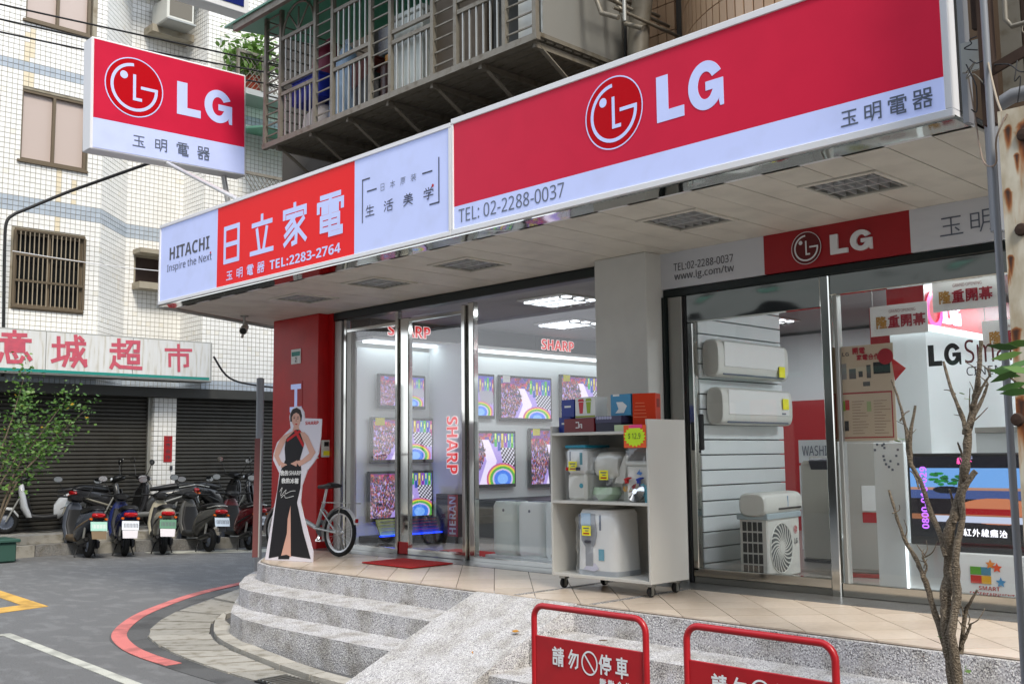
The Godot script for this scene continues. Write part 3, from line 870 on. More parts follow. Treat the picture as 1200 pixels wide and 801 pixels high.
# fills a panel in (u, v) with boxes round rectangular openings [u0, v0, u1, v1]; t carries (u, v, depth) into the world
func holed(b: Builder, t: Transform3D, u0: float, v0: float, u1: float, v1: float, deep: float, holes: Array) -> Builder:
	var us := [u0, u1]
	var vs := [v0, v1]
	for h in holes:
		for k in [h[0], h[2]]: if k > u0 and k < u1: us.append(k)
		for k in [h[1], h[3]]: if k > v0 and k < v1: vs.append(k)
	us.sort(); vs.sort()
	for i in us.size() - 1:
		for j in vs.size() - 1:
			var c := Vector2((us[i] + us[i + 1]) * 0.5, (vs[j] + vs[j + 1]) * 0.5)
			if us[i + 1] - us[i] < 1e-4 or vs[j + 1] - vs[j] < 1e-4: continue
			var open := false
			for h in holes: if c.x > h[0] and c.x < h[2] and c.y > h[1] and c.y < h[3]: open = true
			if not open: b.box(t * Vector3(c.x, c.y, -deep * 0.5), Vector3(us[i + 1] - us[i], vs[j + 1] - vs[j], deep), t.basis)
	return b

var shop: Node3D
const LIGHTS := [-8.95, -7.7, -6.45, -4.2, -2.95]

func make_shop_shell() -> void:
	shop = thing_w("shop_building", "corner appliance shop with deep signed canopy, red pillar, grey column and glass fronts", "building", Vector3(-5.9, FLOOR, -6.75))
	part("pillar", B().span(Vector3(-10.73, FLOOR - 0.01, -6.95), Vector3(-9.79, SOFFIT, -6.57), 0.008), M.pillar_red, shop)
	part("wall", B().span(Vector3(-9.79, FLOOR, -6.95), Vector3(-9.70, SOFFIT, -6.70)), M.pillar_red, shop)
	part("column", B().span(Vector3(-5.64, FLOOR - 0.01, -6.95), Vector3(-5.10, SOFFIT, -6.50), 0.006), M.column, shop)
	# outer walls of the shop floor, with thickness
	part("wall", B().span(Vector3(-10.9, -0.08, -14.3), Vector3(-9.72, 3.4, -6.955)), M.column, shop)
	part("wall", B().span(Vector3(-9.72, -0.08, -14.3), Vector3(-1.0, 3.4, -14.0)), M.room_white, shop)
	part("wall", B().span(Vector3(-1.25, -0.08, -14.0), Vector3(-1.0, 3.4, -6.7)), M.room_white, shop)
	# canopy: slab and the planks of its ceiling
	part("canopy_slab", B().prism(plan([-10.33, -5.22, -1.99, -5.22, -1.99, -6.95, -11.22, -6.95, -11.0, -6.7]), 0.72, flat(SOFFIT + 0.14)), M.wall_dark, shop)
	part("canopy_backing", B().prism(plan([-10.42, -5.14, -1.99, -5.14, -1.99, -6.94, -11.2, -6.94]), 0.02, flat(SOFFIT + 0.115)), M.soffit_gap, shop)
	var x := -1.99
	var edges := [x]
	x = -2.2
	while x > -11.3:
		edges.append(x)
		x -= 0.25
	for i in edges.size() - 1:
		var a: float = edges[i] - 0.003
		var b: float = edges[i + 1] + 0.003
		var z1 := -6.70 if b > -9.8 else -6.95
		# the street end of the canopy is cut askew
		var za := -5.13
		var zb := -5.13
		if b < -10.35: zb = -4.98 + (b + 10.35) * 2.22
		if a < -10.35: za = -4.98 + (a + 10.35) * 2.22
		if za < z1 + 0.02: continue
		zb = maxf(zb, z1)
		var lit := false
		for l in LIGHTS: if a < l + 0.26 and b > l - 0.26: lit = true
		var spans := [[za, zb, z1, z1]]
		if lit: spans = [[za, zb, -5.57, -5.57], [-6.09, -6.09, z1, z1]]
		for s in spans:
			part("ceiling_plank", B().prism(plan([a, s[0], b, s[1], b, s[3], a, s[2]]), 0.018, flat(SOFFIT + 0.001 * (i % 2))), M.soffit, shop)
	part("trim", B().span(Vector3(-10.36, SOFFIT - 0.012, -5.128), Vector3(-1.985, SOFFIT + 0.01, -4.957)), M.steel_wavy, shop)
	part("trim", B().bar(Vector3(-10.40, SOFFIT + 0.0, -5.0), Vector3(-11.22, SOFFIT + 0.0, -6.9), 0.12, 0.03), M.alu, shop)
	for i in LIGHTS.size():
		var c := Vector3(LIGHTS[i], SOFFIT, -5.83)
		var f := thing("ceiling_light", ["square louvred ceiling light under the canopy, the one by the red pillar", "square louvred ceiling light under the canopy, second from the red pillar", "square louvred ceiling light under the canopy, third from the red pillar", "square louvred ceiling light in front of the small telephone number sign", "square louvred ceiling light in front of the small inner red sign"][i], "ceiling light", c, 0.0, "louvred lights in the canopy ceiling")
		var fr := B()
		for s in [-1, 1]:
			fr.box(Vector3(s * 0.24, -0.002, 0), Vector3(0.03, 0.02, 0.51), Basis(), 0.004)
			fr.box(Vector3(0, -0.0025, s * 0.24), Vector3(0.449, 0.02, 0.03), Basis(), 0.004)
		part("frame", fr, M.soffit, f)
		var h := B()
		h.box(Vector3(0, 0.105, 0), Vector3(0.47, 0.01, 0.47))
		for s in [-1, 1]:
			h.box(Vector3(s * 0.228, 0.055, 0), Vector3(0.008, 0.095, 0.45))
			h.box(Vector3(0, 0.055, s * 0.228), Vector3(0.45, 0.095, 0.008))
		part("housing", h, mat(Color(0.6, 0.6, 0.58), 0.3, 0.3), f)
		for k in 3:
			part("tube_lamp", B().tube([Vector3(-0.21, 0.075, -0.14 + k * 0.14), Vector3(0.21, 0.075, -0.14 + k * 0.14)], 0.013), M.white, f)
		var lv := B()
		for k in 2: lv.box(Vector3(0, 0.025, -0.073 + k * 0.146), Vector3(0.45, 0.045, 0.012))
		for k in 6: lv.box(Vector3(-0.18 + k * 0.072, 0.024, 0), Vector3(0.006, 0.042, 0.44))
		part("louver", lv, M.silver, f)
	# round covers in the planks and the security camera
	var cc := thing("security_camera", "small bullet security camera hung under the canopy corner by the red pillar", "camera", Vector3(-10.5, SOFFIT, -6.05))
	part("mount", B().lathe([Vector2(0, 0), Vector2(0.045, 0), Vector2(0.045, -0.015), Vector2(0.012, -0.02), Vector2(0.012, -0.12), Vector2(0, -0.12)]), M.alu, cc)
	var cb := Basis(Vector3(0.86, -0.38, 0.34).normalized(), 0.0)
	var dirv := Vector3(0.72, -0.35, 0.55).normalized()
	part("body", B().tube([Vector3(0, -0.15, 0) - dirv * 0.09, Vector3(0, -0.15, 0) - dirv * 0.08, Vector3(0, -0.15, 0) + dirv * 0.1], [0.02, 0.042, 0.045], 14), M.alu, cc)
	part("lens", B().tube([Vector3(0, -0.15, 0) + dirv * 0.101, Vector3(0, -0.15, 0) + dirv * 0.106], 0.036, 14), M.black, cc)
	part("bracket", B().tube([Vector3(0, -0.12, 0), Vector3(-0.04, -0.16, -0.02), Vector3(-0.10, -0.24, -0.03)], 0.014), M.alu, cc)
	# inner sign boards above the right front: parts of the lintel wall
	part("wall", B().span(Vector3(-5.10, 3.0, -6.95), Vector3(-1.25, 3.4, -6.74)), M.column, shop)
	part("wall", B().span(Vector3(-9.72, 3.105, -6.95), Vector3(-5.64, 3.4, -6.72)), M.column, shop)
	# number plate and speaker box on the pillar
	var np := thing("house_number_plate", "small white house number plate near the top of the red pillar", "sign", Vector3(-10.33, 2.56, -6.568))
	part("plate", B().box(Vector3(0.1, 0.085, 0.004), Vector3(0.2, 0.17, 0.006), Basis(), 0.002), M.white, np)
	part("band", B().box(Vector3(0.1, 0.115, 0.0085), Vector3(0.17, 0.05, 0.002)), M.teal, np)
	latin(np, "2", face(FACE_STREET, 0.085, 0.02, 0.0075), 0.035, 0.055, M.sign_dark, true)
	strokes(np, "工", face(FACE_STREET, 0.015, 0.09, 0.0072), 0.045, 0.05, M.sign_dark)
	var ps := single("pillar_lettering", B().span(Vector3(-10.345, 0.9, -6.569), Vector3(-10.10, 2.36, -6.566)), M.pillar_red, "white vertical characters running down the red pillar", "sign")
	strokes(ps, "工日立", face(FACE_STREET, -10.335, 2.0, -6.566), 0.34, 0.44, M.sign_white, 0.17, 0.22, true)
	var dp := thing("door_phone", "grey wall phone box on the side of the red pillar", "intercom", Vector3(-9.787, 1.5, -6.66))
	part("case", B().box(Vector3(0.02, 0.09, 0), Vector3(0.04, 0.19, 0.10), Basis(), 0.008), M.offwhite, dp)
	part("screen", B().box(Vector3(0.041, 0.14, 0), Vector3(0.004, 0.05, 0.06)), M.black, dp)
	part("sticker", B().box(Vector3(0.041, 0.04, 0), Vector3(0.003, 0.05, 0.08)), M.note, dp)

func make_signs() -> void:
	# long board on the fascia, bluish backlit panels in a white frame
	var z := -4.95
	var s := thing_w("signboard", "long backlit signboard with red band, round face emblem and pale telephone strip", "signboard", Vector3(-3.82, SOFFIT, -5.08))
	var fr := B()
	fr.span(Vector3(-5.66, 3.10, -5.2), Vector3(-1.985, 3.14, z + 0.012), 0.003)
	fr.span(Vector3(-5.66, 3.93, -5.2), Vector3(-1.985, 3.972, z + 0.012), 0.003)
	fr.span(Vector3(-5.66, 3.1405, -5.2), Vector3(-5.637, 3.9295, z + 0.011), 0.003)
	fr.span(Vector3(-2.022, 3.1405, -5.2), Vector3(-1.985, 3.9295, z + 0.011), 0.003)
	part("frame", fr, M.frame_white, s)
	part("box", B().span(Vector3(-5.65, 3.11, -5.21), Vector3(-1.99, 3.965, z - 0.012)), M.alu, s)
	part("panel", B().span(Vector3(-5.638, 3.308, z - 0.011), Vector3(-2.021, 3.931, z)), M.sign_red, s)
	part("panel", B().span(Vector3(-5.638, 3.139, z - 0.011), Vector3(-2.021, 3.3075, z)), M.sign_white, s)
	emblem(s, face(FACE_STREET, -4.105, 3.64, z), 0.235, M.emblem_red, M.sign_white)
	heavy(s, face(FACE_STREET, -3.765, 3.49, z), 0.48, 0.285, M.sign_white)
	latin(s, "TEL: 02-2288-0037", face(FACE_STREET, -5.585, 3.178, z), 1.045, 0.10, M.sign_grey)
	strokes(s, "玉明電器", face(FACE_STREET, -2.575, 3.172, z), 0.105, 0.13, M.sign_grey, 0.09)
	# board with the scarlet field
	var h := thing_w("signboard", "backlit signboard with scarlet field of big white characters between pale panels", "signboard", Vector3(-8.0, SOFFIT, -5.08))
	fr = B()
	fr.span(Vector3(-10.35, 3.10, -5.2), Vector3(-5.663, 3.135, z + 0.012), 0.003)
	fr.span(Vector3(-10.35, 3.915, -5.2), Vector3(-5.663, 3.95, z + 0.012), 0.003)
	fr.span(Vector3(-10.35, 3.1355, -5.2), Vector3(-10.325, 3.9145, z + 0.011), 0.003)
	fr.span(Vector3(-5.69, 3.1355, -5.2), Vector3(-5.663, 3.9145, z + 0.011), 0.003)
	part("frame", fr, M.frame_white, h)
	part("box", B().span(Vector3(-10.345, 3.11, -5.21), Vector3(-5.67, 3.945, z - 0.012)), M.alu, h)
	part("panel", B().span(Vector3(-10.326, 3.134, z - 0.011), Vector3(-9.1275, 3.916, z)), M.sign_white, h)
	part("panel", B().span(Vector3(-9.127, 3.134, z - 0.011), Vector3(-6.8735, 3.916, z)), M.sign_scarlet, h)
	part("panel", B().span(Vector3(-6.873, 3.134, z - 0.011), Vector3(-5.689, 3.916, z)), M.sign_white, h)
	latin(h, "HITACHI", face(FACE_STREET, -10.12, 3.545, z), 0.84, 0.13, M.sign_dark, true)
	latin(h, "Inspire the Next", face(FACE_STREET, -10.17, 3.405, z), 0.94, 0.10, M.sign_navy)
	part("lettering", B().box(Vector3(-9.255, 3.50, z + 0.003), Vector3(0.02, 0.02, 0.003)), M.red, h)
	strokes(h, "日立家電", face(FACE_STREET, -9.06, 3.335, z), 0.385, 0.545, M.sign_white, 0.115, 0.42)
	strokes(h, "玉明電器", face(FACE_STREET, -8.945, 3.175, z), 0.105, 0.19, M.sign_white, 0.10, 0.13)
	latin(h, "TEL:2283-2764", face(FACE_STREET, -8.16, 3.18, z), 1.1, 0.085, M.sign_white, true)
	var br := B()
	var t0 := face(FACE_STREET, 0, 0, z)
	for q in [[-6.76, 3.735, -6.76, 3.375], [-6.765, 3.73, -6.66, 3.73], [-6.70, 3.625, -6.57, 3.625], [-5.805, 3.72, -5.805, 3.37], [-5.80, 3.375, -5.915, 3.375], [-6.0, 3.63, -5.88, 3.63]]:
		ribbon(br, [Vector2(q[0], q[1]), Vector2(q[2], q[3])], 0.006, t0, 0.003)
	part("lettering", br, M.sign_navy, h)
	strokes(h, "日本原装", face(FACE_STREET, -6.53, 3.592, z), 0.062, 0.13, M.sign_grey, 0.07, 0.07)
	strokes(h, "生活美学", face(FACE_STREET, -6.725, 3.412, z), 0.10, 0.245, M.sign_navy, 0.09, 0.13)
	part("lettering", B().prism(ring2(0.013, 14, -5.875, 3.515), 0.004, t0, false), M.red, h)
	# sign that stands out over the side street
	var p := thing("projecting_sign", "square backlit projecting sign with red face and round emblem, over the side street", "signboard", Vector3(-10.30, 3.97, -5.0))
	var tilt := Basis(Vector3(1, 0, 0), deg_to_rad(1.1))
	var base := Transform3D(tilt, Vector3(0, 1.24, -0.01))
	var px := Node3D.new()
	var bx := B()
	bx.box(base * Vector3(-0.06, 0, 0), Vector3(0.20, 1.17, 1.76), tilt, 0.01)
	part("box", bx, M.frame_white, p)
	var ft := Transform3D(tilt * FACE_SIDE, base * Vector3(0.041, 0, 0))
	part("panel", B().prism(to2([-0.855, -0.255, 0.855, -0.255, 0.855, 0.565, -0.855, 0.565]), 0.004, ft), M.sign_red, p)
	part("panel", B().prism(to2([-0.855, -0.565, 0.855, -0.565, 0.855, -0.257, -0.855, -0.257]), 0.004, ft), M.sign_white, p)
	var ft2 := ft.translated_local(Vector3(0, 0, 0.004))
	emblem(p, ft2.translated_local(Vector3(-0.43, 0.145, 0)), 0.315, M.emblem_red, M.sign_white)
	heavy(p, ft2.translated_local(Vector3(0.045, -0.035, 0)), 0.655, 0.36, M.sign_white)
	strokes(p, "玉明電器", ft2.translated_local(Vector3(-0.45, -0.49, 0)), 0.15, 0.243, M.sign_grey, 0.09)
	part("arm", B().tube([Vector3(0.0, 0.66, 0.03), Vector3(1.45, 0.0, 0.0)], 0.022), M.silver, p)
	part("arm", B().tube([Vector3(-0.1, 0.67, -0.7), Vector3(-0.2, 0.0, -0.9)], 0.03), M.silver, p)
	# inner boards above the right front
	var i1 := thing_w("lintel_sign", "white board with telephone number and web address above the right shop window", "signboard", Vector3(-4.62, 2.81, -6.72))
	part("panel", B().span(Vector3(-5.10, 2.81, -6.74), Vector3(-4.1415, 3.10, -6.70)), M.inner_white, i1)
	latin(i1, "TEL:02-2288-0037", face(FACE_STREET, -4.97, 2.945, -6.70), 0.56, 0.06, M.sign_dark)
	latin(i1, "www.lg.com/tw", face(FACE_STREET, -4.965, 2.855, -6.70), 0.56, 0.075, M.sign_dark)
	var i2 := thing_w("lintel_sign", "dark red board with small emblem and raised white letters under the canopy", "signboard", Vector3(-3.58, 2.81, -6.72))
	part("panel", B().span(Vector3(-4.141, 2.81, -6.74), Vector3(-3.021, 3.10, -6.699)), M.inner_red, i2)
	emblem(i2, face(FACE_STREET, -3.785, 2.955, -6.690), 0.118, M.emblem_dark, M.inner_letter)
	part("emblem", B().prism(ring2(0.112, 30, -3.785, 2.955), 0.008, face(FACE_STREET, 0, 0, -6.6995)), M.emblem_dark, i2)
	heavy(i2, face(FACE_STREET, -3.595, 2.878, -6.70), 0.31, 0.14, M.inner_letter, 0.02)
	var i3 := thing_w("lintel_sign", "white board with thin grey characters beside the dark red board", "signboard", Vector3(-2.2, 2.81, -6.72))
	part("panel", B().span(Vector3(-3.0205, 2.81, -6.74), Vector3(-1.25, 3.10, -6.70)), M.inner_white, i3)
	strokes(i3, "玉明電器", face(FACE_STREET, -2.83, 2.87, -6.70), 0.16, 0.195, M.sign_grey, 0.06, 0.17)

func make_shop_front() -> void:
	# left front
	part("shutter_box", B().span(Vector3(-9.70, 3.01, -6.86), Vector3(-5.642, 3.102, -6.705), 0.01), M.dark_green, shop)
	part("shutter_box", B().span(Vector3(-5.098, 2.745, -6.86), Vector3(-1.25, 2.808, -6.715), 0.008), M.dark_green, shop)
	part("track", B().span(Vector3(-9.69, FLOOR, -6.80), Vector3(-9.56, 3.008, -6.72), 0.004), M.alu, shop)
	part("mullion", B().span(Vector3(-9.53, FLOOR, -6.79), Vector3(-9.485, 3.008, -6.73), 0.004), M.steel, shop)
	part("mullion", B().span(Vector3(-9.47, FLOOR, -6.79), Vector3(-9.385, 2.865, -6.73), 0.004), M.alu, shop)
	part("mullion", B().span(Vector3(-8.605, FLOOR, -6.79), Vector3(-8.565, 3.008, -6.725), 0.004), M.steel, shop)
	part("mullion", B().span(Vector3(-8.555, FLOOR + 0.04, -6.81), Vector3(-8.415, 2.93, -6.75), 0.006), M.steel, shop)
	part("mullion", B().span(Vector3(-7.565, FLOOR, -6.79), Vector3(-7.515, 2.96, -6.725), 0.004), M.steel, shop)
	part("mullion", B().span(Vector3(-7.505, FLOOR, -6.82), Vector3(-7.42, 2.98, -6.755), 0.005), M.steel, shop)
	part("mullion", B().span(Vector3(-5.70, FLOOR, -6.80), Vector3(-5.645, 3.008, -6.74), 0.004), M.alu, shop)
	part("transom", B().span(Vector3(-9.48, 2.868, -6.785), Vector3(-8.61, 2.90, -6.735)), M.steel, shop)
	part("rail", B().span(Vector3(-9.38, FLOOR + 0.008, -6.785), Vector3(-8.61, FLOOR + 0.06, -6.735)), M.steel, shop)
	part("rail", B().span(Vector3(-7.41, FLOOR + 0.008, -6.785), Vector3(-5.71, FLOOR + 0.05, -6.735)), M.steel, shop)
	part("rail", B().span(Vector3(-8.41, FLOOR + 0.012, -6.79), Vector3(-7.57, FLOOR + 0.07, -6.74)), M.steel, shop)
	part("rail", B().span(Vector3(-8.41, 2.88, -6.79), Vector3(-7.57, 2.91, -6.74)), M.steel, shop)
	for g in [[-9.385, -8.605, 0.56, 2.868], [-9.48, -8.605, 2.90, 3.01], [-7.42, -5.70, 0.55, 3.01], [-8.415, -7.565, 0.57, 2.88], [-8.56, -7.52, 2.93, 3.01]]:
		part("pane", B().span(Vector3(g[0], g[2], -6.766), Vector3(g[1], g[3], -6.758)), M.glass, shop)
	part("door_foot", B().span(Vector3(-8.56, FLOOR + 0.008, -6.80), Vector3(-8.42, FLOOR + 0.13, -6.74), 0.006), M.red, shop)
	# right front
	part("track", B().span(Vector3(-5.095, FLOOR, -6.80), Vector3(-5.07, 2.744, -6.69)), M.dark_green, shop)
	part("mullion", B().span(Vector3(-5.065, FLOOR, -6.80), Vector3(-4.93, 2.744, -6.73), 0.004), M.alu, shop)
	part("mullion", B().span(Vector3(-4.92, FLOOR, -6.80), Vector3(-4.89, 2.744, -6.73), 0.004), M.black, shop)
	part("mullion", B().span(Vector3(-4.885, 0.60, -6.80), Vector3(-4.835, 2.52, -6.735), 0.004), M.steel, shop)
	part("mullion", B().span(Vector3(-3.715, FLOOR, -6.80), Vector3(-3.645, 2.744, -6.72), 0.006), M.steel, shop)
	part("mullion", B().span(Vector3(-3.625, 0.59, -6.80), Vector3(-3.595, 2.60, -6.74), 0.004), M.alu, shop)
	part("mullion", B().span(Vector3(-1.62, FLOOR, -6.80), Vector3(-1.55, 2.744, -6.72), 0.006), M.steel, shop)
	part("transom", B().span(Vector3(-4.885, 2.525, -6.80), Vector3(-3.72, 2.744, -6.735), 0.004), M.steel_wavy, shop)
	part("transom", B().span(Vector3(-3.642, 2.60, -6.80), Vector3(-1.625, 2.744, -6.735), 0.004), M.steel_wavy, shop)
	part("rail", B().span(Vector3(-4.885, FLOOR + 0.055, -6.80), Vector3(-3.72, FLOOR + 0.12, -6.735), 0.004), M.steel, shop)
	part("rail", B().span(Vector3(-4.885, FLOOR + 0.008, -6.79), Vector3(-3.72, FLOOR + 0.05, -6.745)), M.steel_dull, shop)
	part("rail", B().span(Vector3(-3.642, FLOOR + 0.008, -6.80), Vector3(-1.625, FLOOR + 0.10, -6.735), 0.004), M.steel, shop)
	part("pane", B().span(Vector3(-4.835, 0.62, -6.768), Vector3(-3.715, 2.525, -6.76)), M.glass, shop)
	part("pane", B().span(Vector3(-3.60, 0.60, -6.768), Vector3(-1.62, 2.60, -6.76)), M.glass, shop)
	var dh := part("door_handle", B().span(Vector3(-4.79, 1.52, -6.75), Vector3(-4.755, 1.80, -6.71), 0.008), M.black, shop)
	part("lock", B().span(Vector3(-4.865, 1.52, -6.734), Vector3(-4.845, 1.74, -6.72), 0.004), M.black, dh)
	part("sticker", B().span(Vector3(-4.82, 1.50, -6.759), Vector3(-4.80, 1.52, -6.756)), M.sign_dark, shop)
	# red mats
	single("door_mat", B().box(Vector3(-7.71, FLOOR + 0.014, -6.17), Vector3(0.73, 0.012, 0.5), Basis(), 0.004), M.carpet, "red carpet mat lying outside the glass door", "mat")
	single("door_mat", B().box(Vector3(-7.95, FLOOR + 0.014, -7.16), Vector3(0.95, 0.012, 0.5), Basis(), 0.004), M.carpet, "red carpet mat just inside the glass door", "mat")

func make_upper_storey() -> void:
	# storey wall behind the balcony cage
	var up := thing_w("upper_storey", "tan tiled upper storey with a round bay, above the shop canopy", "building", Vector3(-6.0, 3.9, -7.2))
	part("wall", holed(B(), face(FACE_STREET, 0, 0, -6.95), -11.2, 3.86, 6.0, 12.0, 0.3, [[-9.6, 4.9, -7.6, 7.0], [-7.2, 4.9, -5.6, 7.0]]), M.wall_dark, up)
	part("window", B().span(Vector3(-9.6, 4.9, -7.2), Vector3(-7.6, 7.0, -7.1)), M.window_glass, up)
	part("window", B().span(Vector3(-7.2, 4.9, -7.2), Vector3(-5.6, 7.0, -7.1)), M.window_glass, up)
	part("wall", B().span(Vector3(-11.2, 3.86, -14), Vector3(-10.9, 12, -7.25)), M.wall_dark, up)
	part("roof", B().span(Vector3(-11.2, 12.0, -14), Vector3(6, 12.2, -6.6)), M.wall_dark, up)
	# the flat tiled strip and the round bay, tile by tile
	var tiles := B()
	var tans := [Color(0.46, 0.29, 0.17), Color(0.50, 0.32, 0.19), Color(0.43, 0.27, 0.16), Color(0.48, 0.31, 0.19)]
	var mm := MultiMesh.new()
	mm.transform_format = MultiMesh.TRANSFORM_3D
	mm.use_colors = true
	mm.mesh = B().box(Vector3.ZERO, Vector3(1, 1, 1)).mesh()
	var xf := []
	rng.seed = 31
	var cx := -3.55
	var cz := -7.9
	var rad := 1.72
	for j in 26:
		var y := 3.95 + j * 0.245
		for i in 64:
			var a := deg_to_rad(200.0 - i * 3.0)
			var nrm := Vector3(cos(a), 0, sin(a))
			xf.append(Transform3D(Basis(Vector3(-sin(a), 0, cos(a)) * 0.078, Vector3.UP * 0.236, nrm * 0.03), Vector3(cx, y, cz) + nrm * rad))
		for i in 14:
			xf.append(Transform3D(Basis(Vector3.RIGHT * 0.082, Vector3.UP * 0.236, Vector3.BACK * 0.03), Vector3(-5.72 + i * 0.09 - 0.55, y, -6.938)))
		for i in 40:
			xf.append(Transform3D(Basis(Vector3.RIGHT * 0.082, Vector3.UP * 0.236, Vector3.BACK * 0.03), Vector3(-1.8 + i * 0.09, y, -6.938)))
	mm.instance_count = xf.size()
	for i in xf.size():
		mm.set_instance_transform(i, xf[i])
		mm.set_instance_color(i, tans[rng.randi() % 4])
	var mi := MultiMeshInstance3D.new()
	mi.name = "tiles"
	mi.multimesh = mm
	mi.material_override = M.mosaic
	mi.set_meta("kind", "stuff")
	mi.position = -up.position
	up.add_child(mi, true)
	part("bay_wall", B().lathe([Vector2(1.715, 3.8), Vector2(1.715, 10.5)], Transform3D(Basis(), Vector3(cx, 0, cz)), 48), mat(Color(0.25, 0.22, 0.2), 0.9), up)
	# grey ring that frames the round bay's edge
	var ring := []
	for i in 17:
		var a := deg_to_rad(190 - i * 11.0)
		ring.append(Vector3(-4.35 + cos(a) * 0.95, 5.35 + sin(a) * 0.95 * 1.15, -6.45))
	part("molding", B().tube([Vector3(-5.13, 3.9, -6.52), Vector3(-5.15, 4.6, -6.52), Vector3(-5.10, 5.0, -6.5), Vector3(-4.98, 5.35, -6.45), Vector3(-4.78, 5.65, -6.4), Vector3(-4.5, 5.85, -6.35)], 0.085, 10), M.cage, up)
	part("ledge", B().span(Vector3(-11.0, 3.88, -6.94), Vector3(-1.9, 4.02, -6.6)), M.wall_dark, up)
	# balcony cage
	var y0 := 4.72
	var zf := -5.6
	var xl := -9.37
	var xr := -5.39
	var c := thing_w("balcony_cage", "barred steel balcony cage hanging over the canopy, full of stored household things", "balcony", Vector3((xl + xr) * 0.5, y0, -6.2))
	var floor_b := B().span(Vector3(xl, y0 + 0.005, -6.9), Vector3(xr, y0 + 0.04, zf - 0.02))
	for i in 12: floor_b.span(Vector3(xl + 0.02 , y0 - 0.012, -6.88 + i * 0.108), Vector3(xr - 0.02, y0 + 0.004, -6.80 + i * 0.108))
	part("floor", floor_b, M.cage, c)
	part("side_panel", B().span(Vector3(xr - 0.02, y0 + 0.04, -6.9), Vector3(xr, 6.15, zf - 0.06)), M.alu, c)
	part("roof", B().box(Vector3((xl + xr) * 0.5 - 0.1, 6.18, -6.1), Vector3(xr - xl + 0.7, 0.02, 1.5), Basis(Vector3.RIGHT, 0.12)), M.green_sheet, c)
	part("eave", B().bar(Vector3(xl - 0.3, 6.06, zf + 0.2), Vector3(xr + 0.2, 6.06, zf + 0.2), 0.05, 0.10), M.cage, c)
	# posts and the two kinds of bay
	var posts := [-9.36, -9.07, -8.44, -8.14, -7.53, -7.23, -6.64, -6.34, -5.75, -5.41]
	for x in posts: part("post", B().span(Vector3(x - 0.02, y0 - 0.02, zf - 0.02), Vector3(x + 0.02, 6.12, zf + 0.02)), M.cage, c)
	part("rail", B().span(Vector3(xl - 0.02, y0 - 0.03, zf - 0.022), Vector3(xr + 0.01, y0 + 0.025, zf + 0.024)), M.cage, c)
	for i in posts.size() - 1:
		var a: float = posts[i] + 0.02
		var b: float = posts[i + 1] - 0.02
		if b - a < 0.4:
			for k in 12: part("bar", B().box(Vector3((a + b) * 0.5, y0 + 0.1 + k * 0.115, zf), Vector3(b - a, 0.012, 0.014)), M.cage, c)
		else:
			var hi := 0.75
			for yy in [hi - 0.27, hi - 0.17, hi + 0.32]: part("rail", B().box(Vector3((a + b) * 0.5, y0 + yy, zf), Vector3(b - a, 0.035, 0.03)), M.cage, c)
			for k in 6:
				var x := lerpf(a, b, (k + 0.8) / 6.6)
				part("bar", B().span(Vector3(x - 0.007, y0 + 0.02, zf - 0.007), Vector3(x + 0.007, y0 + hi - 0.28, zf + 0.007)), M.alu, c)
				part("bar", B().span(Vector3(x - 0.007, y0 + hi - 0.155, zf - 0.007), Vector3(x + 0.007, y0 + hi + 0.31, zf + 0.007)), M.alu, c)
			if i == 1:
				var arch := []
				for k in 13: arch.append(Vector3((a + b) * 0.5 - cos(PI * k / 12) * (b - a) * 0.48, y0 + hi + 0.34 + sin(PI * k / 12) * 0.29, zf))
				part("arch", B().tube(arch, 0.014, 6), M.cage, c)
				for k in [-1, 0, 1]: part("bar", B().bar(Vector3((a + b) * 0.5, y0 + hi + 0.34, zf), Vector3((a + b) * 0.5 + k * 0.2, y0 + hi + 0.58, zf), 0.014, 0.014), M.cage, c)
	for i in 12: part("bar", B().box(Vector3(xl, y0 + 0.1 + i * 0.115, -6.25), Vector3(0.014, 0.012, 1.25)), M.cage, c)
	# brackets down to the wall
	for i in 7:
		var x := xl + 0.2 + i * 0.62
		part("bracket", B().bar(Vector3(x, y0 - 0.03, zf - 0.05), Vector3(x + 0.02, 4.03, -6.75), 0.04, 0.012), M.cage, c)
		part("bracket", B().bar(Vector3(x, y0 - 0.045, zf - 0.02), Vector3(x, y0 - 0.045, -6.9), 0.035, 0.05), M.cage, c)
